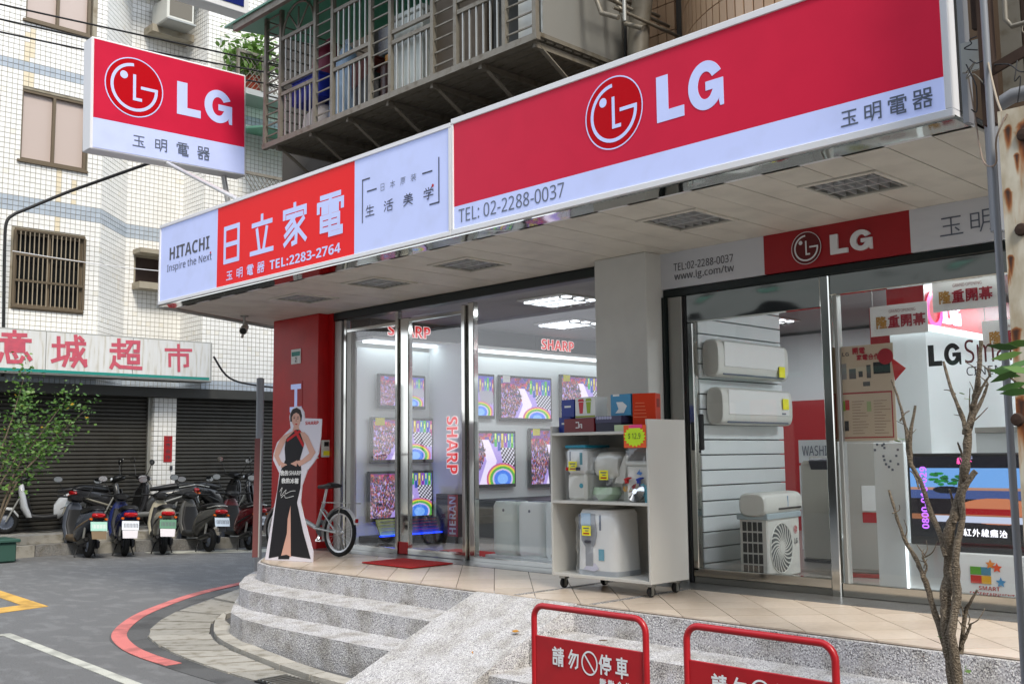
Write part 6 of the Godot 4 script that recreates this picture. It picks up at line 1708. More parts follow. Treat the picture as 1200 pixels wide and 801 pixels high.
func make_entrance_things() -> void:
	# printed standee of a woman in an evening dress
	var d := Vector3(0.9591, 0, -0.283)
	var st := thing("cardboard_standee", "life size cardboard standee of a woman in a black evening dress", "standee", Vector3(-9.16, FLOOR + 0.006, -5.5))
	st.basis = Basis(d, Vector3.UP, d.cross(Vector3.UP)) * Basis(Vector3.RIGHT, -0.03)
	part("board", B().prism(to2(CUTOUT.outline), 0.012, face(FACE_STREET, 0, 0, -0.012)), mat(Color(0.84, 0.82, 0.85), 0.35), st)
	var skin_m := mat(Color(0.80, 0.62, 0.55), 0.35)
	var dress := mat(Color(0.10, 0.09, 0.10), 0.35)
	var pr := [["hair", mat(Color(0.17, 0.13, 0.12), 0.35), 0.001], ["legs", skin_m, 0.001], ["chest", skin_m, 0.001], ["face", skin_m, 0.002], ["dress", dress, 0.0022], ["arm_one", skin_m, 0.003], ["arm_two", skin_m, 0.003], ["shoes", dress, 0.003], ["trim_one", M.red, 0.0036], ["trim_two", M.red, 0.0042]]
	for q in pr: part("print", B().prism(to2(CUTOUT[q[0]]), q[2], Transform3D(), false), q[1], st)
	var fe := B()
	for q in [[0.373, 1.372, 0.011, 0.005], [0.42, 1.368, 0.011, 0.005], [0.373, 1.388, 0.014, 0.003], [0.42, 1.385, 0.014, 0.003]]:
		var o := PackedVector2Array()
		for k in 12: o.append(Vector2(q[0] + cos(TAU * k / 12) * q[2], q[1] + sin(TAU * k / 12) * q[3]))
		fe.prism(o, 0.003, Transform3D(), false)
	part("print", fe, dress, st)
	part("print", B().prism(to2([0.382, 1.315, 0.398, 1.322, 0.42, 1.315, 0.402, 1.306]), 0.003, Transform3D(), false), M.red, st)
	part("print", B().prism(to2([0.394, 1.37, 0.403, 1.37, 0.409, 1.338, 0.391, 1.338]), 0.0026, Transform3D(), false), mat(Color(0.72, 0.53, 0.46), 0.4), st)
	# hands: a palm with five fingers at the waist
	for q in [[0.225, 0.912, 1.0], [0.425, 0.94, -1.0]]:
		var hd := B()
		for k in 5: hd.prism(to2([0, 0, 0.075 - absf(k - 2) * 0.008, 0.004, 0.075 - absf(k - 2) * 0.008, 0.013, 0, 0.014]), 0.0034 + k * 0.0001, Transform3D(Basis(Vector3(0, 0, 1), (k - 2) * 0.17 * q[2] + (PI if q[2] < 0 else 0.0)), Vector3(q[0], q[1] - (k - 2) * 0.012, 0)), false)
		part("print", hd, skin_m, st)
	latin(st, "SHARP", Transform3D(Basis(), Vector3(0.515, 1.305, 0)), 0.165, 0.034, M.red, true)
	strokes(st, "我的", Transform3D(Basis(), Vector3(0.22, 0.815, 0.0025)), 0.05, 0.055, M.white, 0.16)
	latin(st, "SHARP", Transform3D(Basis(), Vector3(0.335, 0.82, 0.0025)), 0.15, 0.042, M.white, true)
	strokes(st, "我的冰箱", Transform3D(Basis(), Vector3(0.24, 0.74, 0.0025)), 0.05, 0.055, M.white, 0.16)
	var sgn := B()
	ribbon(sgn, smooth([Vector2(0.22, 0.66), Vector2(0.25, 0.70), Vector2(0.235, 0.62), Vector2(0.30, 0.68), Vector2(0.29, 0.64), Vector2(0.36, 0.665), Vector2(0.42, 0.67)], 6), 0.002, Transform3D(), 0.004)
	ribbon(sgn, smooth([Vector2(0.24, 0.60), Vector2(0.28, 0.63), Vector2(0.30, 0.60), Vector2(0.40, 0.62)], 6), 0.002, Transform3D(), 0.004)
	part("print", sgn, M.white, st)
	part("strut", B().bar(Vector3(0.35, 0.9, -0.015), Vector3(0.35, 0.0, -0.30), 0.08, 0.006), mat(Color(0.6, 0.5, 0.38), 0.9), st)
	# grey pole and the leaning brown board beside it
	single("steel_pole", B().tube([Vector3(-9.75, GROUND, -5.82), Vector3(-9.75, 2.33, -5.82), Vector3(-9.75, 2.34, -5.82)], [0.04, 0.04, 0.02], 14), M.pipe_grey, "plain grey steel pole standing behind the cardboard standee", "pole")
	var bd := thing("leaning_board", "narrow worn red and silver board leaning behind the standee", "board", Vector3(-9.4, FLOOR + 0.006, -5.58))
	bd.basis = Basis(Vector3(0.55, 0, -0.83), Vector3(-0.10, 0.985, -0.10).normalized(), Vector3(0.83, 0, 0.55)).orthonormalized()
	part("board", B().box(Vector3(0, 0.6, 0), Vector3(0.055, 1.2, 0.012)), mat(Color(0.40, 0.20, 0.19), 0.5), bd)
	part("edge", B().box(Vector3(0.034, 0.6, 0), Vector3(0.012, 1.2, 0.016)), M.alu, bd)
	# folding bicycle
	var hv := Vector3(-cos(deg_to_rad(-6)), 0, -sin(deg_to_rad(-6)))
	var bk := thing("bicycle", "small white folding bicycle with chrome mudguard parked behind the standee", "bicycle", Vector3(-8.77, FLOOR + 0.008, -6.15))
	bk.basis = Basis(hv, Vector3.UP, hv.cross(Vector3.UP)) * Basis(Vector3(1, 0, 0), 0.06)
	var fm := mat(Color(0.66, 0.67, 0.66), 0.3, 0.3)
	wheel(bk, Vector3(0, 0.235, 0), Vector3(0, 0, 1), 0.235, 0.022, M.silver, 24)
	wheel(bk, Vector3(0.95, 0.235, 0), Vector3(0, 0, 1), 0.235, 0.022, M.silver, 24)
	part("frame", B().tube([Vector3(0.36, 0.27, 0), Vector3(0.80, 0.42, 0), Vector3(0.86, 0.62, 0)], 0.024, 10).tube([Vector3(0.36, 0.27, 0), Vector3(0.27, 0.52, 0)], 0.018).tube([Vector3(0, 0.235, 0.05), Vector3(0.36, 0.27, 0.04)], 0.011).tube([Vector3(0, 0.235, -0.05), Vector3(0.36, 0.27, -0.04)], 0.011).tube([Vector3(0, 0.235, 0.05), Vector3(0.29, 0.46, 0.02)], 0.009).tube([Vector3(0, 0.235, -0.05), Vector3(0.29, 0.46, -0.02)], 0.009), fm, bk)
	part("seat_post", B().tube([Vector3(0.28, 0.48, 0), Vector3(0.235, 0.68, 0)], 0.014), M.silver, bk)
	part("saddle", B().loft([[Vector3(0.09, 0.70, 0), Vector3(0, 0, 0.075), Vector3(0, 0.02, 0)], [Vector3(0.14, 0.705, 0), Vector3(0, 0, 0.085), Vector3(0, 0.03, 0)], [Vector3(0.24, 0.69, 0), Vector3(0, 0, 0.045), Vector3(0, 0.025, 0)], [Vector3(0.36, 0.685, 0), Vector3(0, 0, 0.02), Vector3(0, 0.018, 0)]], 2.4), M.plastic_black, bk)
	part("fork", B().tube([Vector3(0.95, 0.235, 0.05), Vector3(0.86, 0.6, 0.03)], 0.011).tube([Vector3(0.95, 0.235, -0.05), Vector3(0.86, 0.6, -0.03)], 0.011), fm, bk)
	part("stem", B().tube([Vector3(0.86, 0.6, 0), Vector3(0.80, 1.0, 0)], 0.016), M.chrome, bk)
	part("handlebar", B().tube([Vector3(0.72, 1.0, 0.27), Vector3(0.80, 1.01, 0.12), Vector3(0.80, 1.01, -0.12), Vector3(0.72, 1.0, -0.27)], 0.012), M.chrome, bk)
	for q in [[0.0, 20.0, 200.0], [0.95, 60.0, 190.0]]:
		var rows := []
		for k in 15:
			var a := deg_to_rad(lerpf(q[1], q[2], k / 14.0))
			var ring := []
			for j in 7:
				var w := (j - 3) / 3.0
				var rr := 0.262 - w * w * 0.012
				ring.append(Vector3(q[0] - cos(a) * rr * (-1.0 if q[0] > 1 else 1.0), 0.235 + sin(a) * rr, w * 0.027))
			rows.append(ring)
		part("mudguard", B().skin(rows, false, false), M.silver, bk)
	part("reflector", B().box(Vector3(-0.24, 0.36, 0), Vector3(0.014, 0.04, 0.04), Basis(), 0.005), glow_off(Color(0.6, 0.04, 0.05)), bk)
	var rk := B()
	for s in [-1, 1]:
		rk.tube([Vector3(0, 0.235, 0.055 * s), Vector3(-0.05, 0.53, 0.06 * s)], 0.005, 6)
		rk.tube([Vector3(0.24, 0.53, 0.05 * s), Vector3(-0.22, 0.53, 0.06 * s)], 0.006, 6)
	for k in 4: rk.tube([Vector3(0.16 - k * 0.12, 0.53, -0.06), Vector3(0.16 - k * 0.12, 0.53, 0.06)], 0.004, 6)
	part("rear_rack", rk, M.alu, bk)
	part("chainring", B().lathe([Vector2(0.03, -0.004), Vector2(0.085, -0.004), Vector2(0.085, 0.004), Vector2(0.03, 0.004)], Transform3D(Basis(Vector3.RIGHT, PI / 2), Vector3(0.36, 0.27, 0.06)), 24), M.plastic_black, bk)
	part("crank", B().bar(Vector3(0.36, 0.27, 0.08), Vector3(0.44, 0.14, 0.08), 0.02, 0.012).box(Vector3(0.44, 0.14, 0.13), Vector3(0.08, 0.02, 0.08)), M.chrome, bk)
	part("kickstand", B().tube([Vector3(0.10, 0.25, 0.06), Vector3(0.14, 0.0, 0.22)], 0.008), M.alu, bk)

func glow_off(c: Color) -> StandardMaterial3D:
	return mat(c, 0.15)

func make_cabinet() -> void:
	var x0 := -5.50
	var x1 := -4.56
	var z0 := -6.23
	var z1 := -5.79
	var yb := 0.60
	var yt := 1.70
	var lam := mat(Color(0.78, 0.77, 0.74), 0.4)
	var c := thing_w("display_cabinet", "white open display cabinet on castors between the two shop fronts", "cabinet", Vector3((x0 + x1) * 0.5, FLOOR + 0.006, -6.0))
	part("side_panel", B().span(Vector3(x0, yb, z0), Vector3(x0 + 0.018, yt + 0.01, z1), 0.002), lam, c)
	part("side_panel", B().span(Vector3(x1 - 0.018, yb, z0), Vector3(x1, yt + 0.04, z1), 0.002), lam, c)
	part("back_panel", B().span(Vector3(x0 + 0.019, yb + 0.022, z0 + 0.002), Vector3(x1 - 0.019, yt + 0.04, z0 + 0.012)), lam, c)
	for y in [yb, 1.135, 1.64]: part("shelf", B().span(Vector3(x0 + 0.0185, y, z0 + 0.0125), Vector3(x1 - 0.0185, y + 0.021, z1 - 0.001), 0.002), lam, c)
	for q in [[x0 + 0.07, z1 - 0.06], [x1 - 0.05, z1 - 0.06], [x0 + 0.2, z0 + 0.07], [x1 - 0.07, z0 + 0.07]]:
		var ca := part("caster", B().box(Vector3(q[0], yb - 0.012, q[1]), Vector3(0.06, 0.024, 0.05), Basis(), 0.004).box(Vector3(q[0] - 0.016, yb - 0.05, q[1]), Vector3(0.004, 0.06, 0.03)).box(Vector3(q[0] + 0.016, yb - 0.05, q[1]), Vector3(0.004, 0.06, 0.03)), M.steel_dull, c)
		part("wheel", B().lathe([Vector2(0, -0.012), Vector2(0.034, -0.012), Vector2(0.038, -0.006), Vector2(0.038, 0.006), Vector2(0.034, 0.012), Vector2(0, 0.012)], Transform3D(Basis(Vector3(0, 0, 1), PI / 2), Vector3(q[0], FLOOR + 0.045, q[1])), 20), M.rubber, ca)
	# gift boxes on top
	var top := 1.661
	var boxes := [["blue box lying under the smaller blue box", -5.40, 0, -5.92, 0.12, 0.13, 0.14, Color(0.04, 0.14, 0.48)],
		["small blue box with white print stacked second", -5.38, 0.13, -5.93, 0.13, 0.15, 0.13, Color(0.04, 0.16, 0.52)],
		["dark red flat box with white emblem", -5.23, 0, -5.88, 0.30, 0.115, 0.12, Color(0.42, 0.07, 0.10)],
		["white box printed with red and green cups", -5.19, 0.117, -5.92, 0.20, 0.175, 0.14, Color(0.84, 0.84, 0.82)],
		["dark navy flat box with striped lid", -4.95, 0, -5.90, 0.24, 0.125, 0.14, Color(0.07, 0.07, 0.18)],
		["sky blue box with white printed picture", -4.88, 0.126, -5.95, 0.19, 0.175, 0.12, Color(0.20, 0.52, 0.68)],
		["orange red tall box printed on both sides", -4.72, 0.0, -5.93, 0.17, 0.30, 0.15, Color(0.80, 0.22, 0.08)],
		["pale green tiny flat box", -4.79, 0, -5.84, 0.16, 0.05, 0.08, Color(0.70, 0.76, 0.60)]]
	for k in boxes.size():
		var q: Array = boxes[k]
		var o := thing("gift_box", q[0] + " on top of the white cabinet", "box", Vector3(q[1], top + q[2], q[3] + (0.0 if k != 6 else -0.06)))
		if k == 6: o.rotation.y = 0.42
		q[2] *= 0.9
		o.position.y = top + q[2]
		var w: float = q[4]
		var h: float = q[5] * 0.9
		var dd: float = q[6]
		part("carton", B().box(Vector3(0, h * 0.5, 0), Vector3(w, h - 0.001, dd), Basis(), 0.002), mat(q[7], 0.35), o)
		var f := face(FACE_STREET, 0, 0, dd * 0.5)
		match k:
			0, 1: part("print", B().box(Vector3(0, h * 0.6, dd * 0.5 + 0.001), Vector3(w * 0.5, 0.014, 0.001)), M.white, o)
			2:
				var rb := B()
				ribbon(rb, [Vector2(-0.03, 0.075), Vector2(0, 0.075), Vector2(0, 0.035), Vector2(-0.03, 0.035)], 0.004, f, 0.001)
				ribbon(rb, [Vector2(0.012, 0.035), Vector2(0.012, 0.06), Vector2(0.03, 0.06), Vector2(0.03, 0.03)], 0.004, f, 0.0012)
				part("print", rb, M.white, o)
			3:
				for j in 2:
					part("print", B().prism(to2([-0.065 + j * 0.075, 0.12, -0.015 + j * 0.075, 0.12, -0.024 + j * 0.075, 0.035, -0.056 + j * 0.075, 0.035]), 0.001, f, false), mat([Color(0.75, 0.12, 0.18), Color(0.55, 0.65, 0.08)][j], 0.4), o)
					part("print", B().prism(to2([-0.07 + j * 0.075, 0.125, -0.01 + j * 0.075, 0.125, -0.016 + j * 0.075, 0.145, -0.064 + j * 0.075, 0.145]), 0.001, f, false), mat([Color(0.75, 0.12, 0.18), Color(0.55, 0.65, 0.08)][j], 0.4), o)
				part("print", B().box(Vector3(0, 0.012, dd * 0.5 + 0.001), Vector3(w * 0.96, 0.012, 0.001)), mat(Color(0.55, 0.6, 0.1), 0.5), o)
			4:
				part("lid", B().box(Vector3(0, 0.087, 0), Vector3(w + 0.006, 0.05, dd + 0.006), Basis(), 0.002), mat(Color(0.22, 0.21, 0.32), 0.4), o)
				for j in 6: part("print", B().prism(ring2(0.012, 12, -0.1 + j * 0.025, 0.10), 0.0015, face(FACE_STREET, 0, 0, dd * 0.5 + 0.003), false), mat(Color(0.62, 0.62, 0.72), 0.4), o)
			5:
				part("print", B().prism(to2([-0.05, 0.02, 0.03, 0.02, 0.06, 0.07, 0.02, 0.10, -0.04, 0.10, -0.02, 0.05]), 0.001, f, false), M.white, o)
				part("print", B().box(Vector3(-0.04, 0.15, dd * 0.5 + 0.001), Vector3(0.06, 0.014, 0.001)), M.white, o)
			6:
				for j in 5: part("print", B().box(Vector3(-0.03, 0.10 + j * 0.025, dd * 0.5 + 0.001), Vector3(0.10 - j * 0.008, 0.004, 0.001)), mat(Color(0.92, 0.55, 0.4), 0.4), o)
				part("print", B().box(Vector3(0.086, 0.2, 0), Vector3(0.002, 0.06, 0.08)), mat(Color(0.5, 0.1, 0.05), 0.4), o)
			7: part("print", B().box(Vector3(0.05, 0.025, dd * 0.5 + 0.001), Vector3(0.02, 0.03, 0.001)), M.red, o)
	# star burst price ticket
	var tk := thing("price_ticket", "fluorescent yellow starburst price ticket with orange rim on the cabinet edge", "ticket", Vector3(-4.67, 1.62, z1 + 0.004))
	var st := PackedVector2Array()
	for k in 36: st.append(Vector2(cos(TAU * k / 36) * 0.10, sin(TAU * k / 36) * 0.075) * (1.0 if k % 2 == 0 else 0.82))
	part("card", B().box(Vector3(0, 0.0, 0.001), Vector3(0.20, 0.16, 0.002)), mat(Color(0.93, 0.35, 0.10), 0.5), tk)
	part("burst", B().prism(st, 0.002, face(FACE_STREET, 0, 0, 0.0025)), mat(Color(0.80, 0.93, 0.08), 0.5), tk)
	part("burst", B().box(Vector3(0.01, 0.07, 0.004), Vector3(0.12, 0.025, 0.002), Basis(), 0.001), mat(Color(0.93, 0.25, 0.5), 0.5), tk)
	latin(tk, "$ 12.9", face(FACE_STREET, -0.055, -0.02, 0.005), 0.11, 0.045, mat(Color(0.2, 0.35, 0.1), 0.5))
	# upper shelf: three wrapped appliances
	var y := 1.156
	var cream := mat(Color(0.80, 0.79, 0.75), 0.35)
	var d1 := thing("water_dispenser", "white water dispenser with blue lid wrapped in clear plastic", "dispenser", Vector3(-5.29, y, -5.98))
	part("body", B().box(Vector3(0, 0.10, 0.0), Vector3(0.19, 0.20, 0.26), Basis(), 0.02), cream, d1)
	part("tank", B().box(Vector3(0, 0.295, 0.0), Vector3(0.20, 0.19, 0.28), Basis(), 0.025), M.white, d1)
	part("lid", B().box(Vector3(0.0, 0.40, 0), Vector3(0.21, 0.022, 0.29), Basis(), 0.008), mat(Color(0.10, 0.52, 0.62), 0.35), d1)
	for s in [-1, 1]: part("tap", B().box(Vector3(s * 0.05 - 0.01, 0.235, 0.155), Vector3(0.022, 0.025, 0.04), Basis(), 0.005), M.red if s < 0 else M.sign_navy, d1)
	part("window", B().box(Vector3(-0.05, 0.33, 0.141), Vector3(0.012, 0.07, 0.004)), M.sign_grey, d1)
	part("window", B().box(Vector3(0.06, 0.31, 0.141), Vector3(0.025, 0.09, 0.004)), mat(Color(0.2, 0.5, 0.55), 0.4), d1)
	part("badge", B().prism(ring2(0.018, 16, 0.05, 0.11), 0.003, face(FACE_STREET, 0, 0, 0.131)), mat(Color(0.1, 0.55, 0.62), 0.4), d1)
	bag(d1, Vector3(0.235, 0.44, 0.32), 4)
	note_on(Vector3(-5.30, y + 0.255, -5.822), "yellow price note on the blue lidded dispenser")
	var d2 := thing("juice_machine", "cream kitchen machine with green bowl wrapped in clear plastic", "machine", Vector3(-5.03, y, -6.0))
	part("body", B().loft([[Vector3(-0.13, 0.25, 0), Vector3(0, 0.07, 0), Vector3(0, 0, -0.09)], [Vector3(-0.08, 0.26, 0), Vector3(0, 0.10, 0), Vector3(0, 0, -0.12)], [Vector3(0.04, 0.26, 0), Vector3(0, 0.10, 0), Vector3(0, 0, -0.12)], [Vector3(0.1, 0.25, 0), Vector3(0, 0.08, 0), Vector3(0, 0, -0.1)]], 3.5), cream, d2)
	part("arm", B().prism(to2([0.05, 0.13, 0.14, 0.13, 0.19, 0.33, 0.15, 0.33]), 0.12, face(FACE_STREET, 0, 0, -0.04)), cream, d2)
	part("column", B().box(Vector3(0.02, 0.1, -0.05), Vector3(0.12, 0.2, 0.12), Basis(), 0.01), cream, d2)
	part("bowl", B().lathe([Vector2(0.0, 0.0), Vector2(0.07, 0.0), Vector2(0.115, 0.05), Vector2(0.105, 0.10), Vector2(0.1, 0.10)], Transform3D(Basis(), Vector3(-0.05, 0, 0.03))), mat(Color(0.62, 0.72, 0.58), 0.3), d2)
	part("badge", B().prism(ring2(0.022, 16, 0.13, 0.09), 0.003, face(FACE_STREET, 0, 0, 0.05)), mat(Color(0.85, 0.6, 0.1), 0.4), d2)
	part("switch", B().box(Vector3(0.15, 0.06, 0.02), Vector3(0.10, 0.12, 0.04), Basis(), 0.006), mat(Color(0.7, 0.7, 0.66), 0.4), d2)
	bag(d2, Vector3(0.36, 0.39, 0.30), 9)
	note_on(Vector3(-5.02, y + 0.19, -5.848), "yellow price note on the wrapped kitchen machine")
	var d3 := thing("water_dispenser", "cream dispenser with red and blue taps and clear top wrapped in plastic", "dispenser", Vector3(-4.71, y, -5.99))
	part("body", B().box(Vector3(0, 0.13, 0), Vector3(0.23, 0.26, 0.24), Basis(), 0.015), cream, d3)
	part("shoulder", B().box(Vector3(0, 0.275, 0), Vector3(0.235, 0.03, 0.25), Basis(), 0.008), M.offwhite, d3)
	part("tank", B().prism(to2([-0.10, 0.29, 0.10, 0.29, 0.03, 0.41, -0.10, 0.41]), 0.2, face(FACE_STREET, 0, 0, -0.1)), mat(Color(0.42, 0.40, 0.38), 0.2), d3)
	for s in [-1, 1]: part("tap", B().box(Vector3(s * 0.055 - 0.03, 0.165, 0.14), Vector3(0.05, 0.014, 0.04), Basis(Vector3(0, 0, 1), 0.3), 0.004).box(Vector3(s * 0.055 - 0.04, 0.15, 0.14), Vector3(0.022, 0.035, 0.03), Basis(), 0.004), M.red if s < 0 else mat(Color(0.06, 0.2, 0.6), 0.4), d3)
	part("print", B().prism(to2([-0.02, 0.20, 0.02, 0.19, 0.035, 0.21, 0.01, 0.215, 0.015, 0.235, 0.0, 0.22]), 0.002, face(FACE_STREET, 0, 0, 0.1205), false), mat(Color(0.15, 0.45, 0.75), 0.4), d3)
	part("tray", B().lathe([Vector2(0, 0), Vector2(0.06, 0), Vector2(0.07, 0.03), Vector2(0.02, 0.05), Vector2(0, 0.05)], Transform3D(Basis(Vector3.RIGHT, 1.2), Vector3(-0.0, 0.06, 0.125))), M.chrome, d3)
	part("strap", B().bar(Vector3(-0.05, 0.08, 0.135), Vector3(0.06, 0.12, 0.135), 0.006, 0.03).bar(Vector3(0.06, 0.12, 0.135), Vector3(0.08, 0.0, 0.135), 0.006, 0.03), mat(Color(0.35, 0.68, 0.75), 0.4), d3)
	bag(d3, Vector3(0.27, 0.45, 0.30), 14)
	# lower shelf: tall dispenser
	y = 0.622
	var d4 := thing("water_dispenser", "tall white dispenser with grey front wrapped in plastic on the bottom shelf", "dispenser", Vector3(-5.10, y, -5.99))
	part("body", B().loft([[Vector3(0, 0, 0), Vector3(0.2, 0, 0), Vector3(0, 0, -0.16)], [Vector3(0, 0.05, 0), Vector3(0.2, 0, 0), Vector3(0, 0, -0.16)], [Vector3(0, 0.44, 0), Vector3(0.185, 0, 0), Vector3(0, 0, -0.155)], [Vector3(0, 0.47, 0), Vector3(0.17, 0, 0), Vector3(0, 0, -0.14)]], 5.0, 24), M.white, d4)
	part("base", B().loft([[Vector3(0, -0.0005, 0), Vector3(0.205, 0, 0), Vector3(0, 0, -0.165)], [Vector3(0, 0.035, 0), Vector3(0.205, 0, 0), Vector3(0, 0, -0.165)]], 5.0, 24), mat(Color(0.62, 0.64, 0.66), 0.4), d4)
	part("front", B().prism(to2([-0.13, 0.44, 0.0, 0.44, 0.02, 0.3, 0.0, 0.22, -0.02, 0.2, -0.02, 0.06, -0.09, 0.06, -0.09, 0.2, -0.13, 0.25]), 0.006, face(FACE_STREET, 0, 0, 0.158)), mat(Color(0.55, 0.56, 0.58), 0.3), d4)
	part("screen", B().box(Vector3(-0.08, 0.40, 0.166), Vector3(0.09, 0.09, 0.004)), mat(Color(0.62, 0.72, 0.8), 0.3), d4)
	part("tap", B().box(Vector3(-0.06, 0.24, 0.17), Vector3(0.05, 0.02, 0.03), Basis(), 0.004), M.sign_dark, d4)
	part("leaflet", B().prism(to2([-0.11, 0.04, -0.03, 0.12, 0.04, 0.05, 0.0, 0.03]), 0.002, face(Basis(Vector3.RIGHT, -0.2), 0, 0, 0.175)), mat(Color(0.75, 0.74, 0.80), 0.5), d4)
	part("leaflet", B().box(Vector3(0.06, 0.15, 0.161), Vector3(0.05, 0.08, 0.003)), mat(Color(0.35, 0.6, 0.68), 0.5), d4)
	for s in [-0.15, 0.05]: part("slot", B().box(Vector3(s, 0.38, 0.157), Vector3(0.014, 0.11, 0.006)), M.sign_grey, d4)
	bag(d4, Vector3(0.43, 0.5, 0.36), 20)
	note_on(Vector3(-5.16, y + 0.32, -5.805), "yellow price note on the tall wrapped dispenser")

func note_on(at: Vector3, label: String) -> void:
	var n := thing("price_note", label, "note", at)
	part("paper", B().box(Vector3.ZERO, Vector3(0.075, 0.07, 0.002), Basis(Vector3.UP, 0.15)), M.note, n)
	part("print", B().box(Vector3(0, 0.018, 0.002), Vector3(0.05, 0.008, 0.001), Basis(Vector3.UP, 0.15)).box(Vector3(0.005, 0.0, 0.002), Vector3(0.03, 0.006, 0.001), Basis(Vector3.UP, 0.15)), M.sign_grey, n)
	part("print", B().box(Vector3(0, -0.02, 0.002), Vector3(0.05, 0.01, 0.001), Basis(Vector3.UP, 0.15)), M.barrier_red, n)

# loose crumpled plastic round an appliance
func bag(parent: Node, s: Vector3, sd: int) -> void:
	var f := FastNoiseLite.new()
	f.seed = sd
	f.frequency = 3.0
	var rows := []
	for i in 12:
		var v := i / 11.0
		var k := 1.0 if v < 0.85 else lerpf(1.0, 0.45, (v - 0.85) / 0.15)
		var ring := []
		for j in 36:
			var a := TAU * j / 36
			var c := cos(a)
			var q := sin(a)
			var p := Vector3(signf(c) * pow(absf(c), 0.45) * s.x * 0.5 * k, v * s.y, -signf(q) * pow(absf(q), 0.45) * s.z * 0.5 * k)
			ring.append(p + Vector3(c, 0, -q) * 0.016 * f.get_noise_3d(p.x * 5, p.y * 4, p.z * 5 + sd) * (1.4 if i > 0 else 0.0))
		rows.append(ring)
	part("plastic_wrap", B().skin(rows, true, false), M.clear_bag, parent)

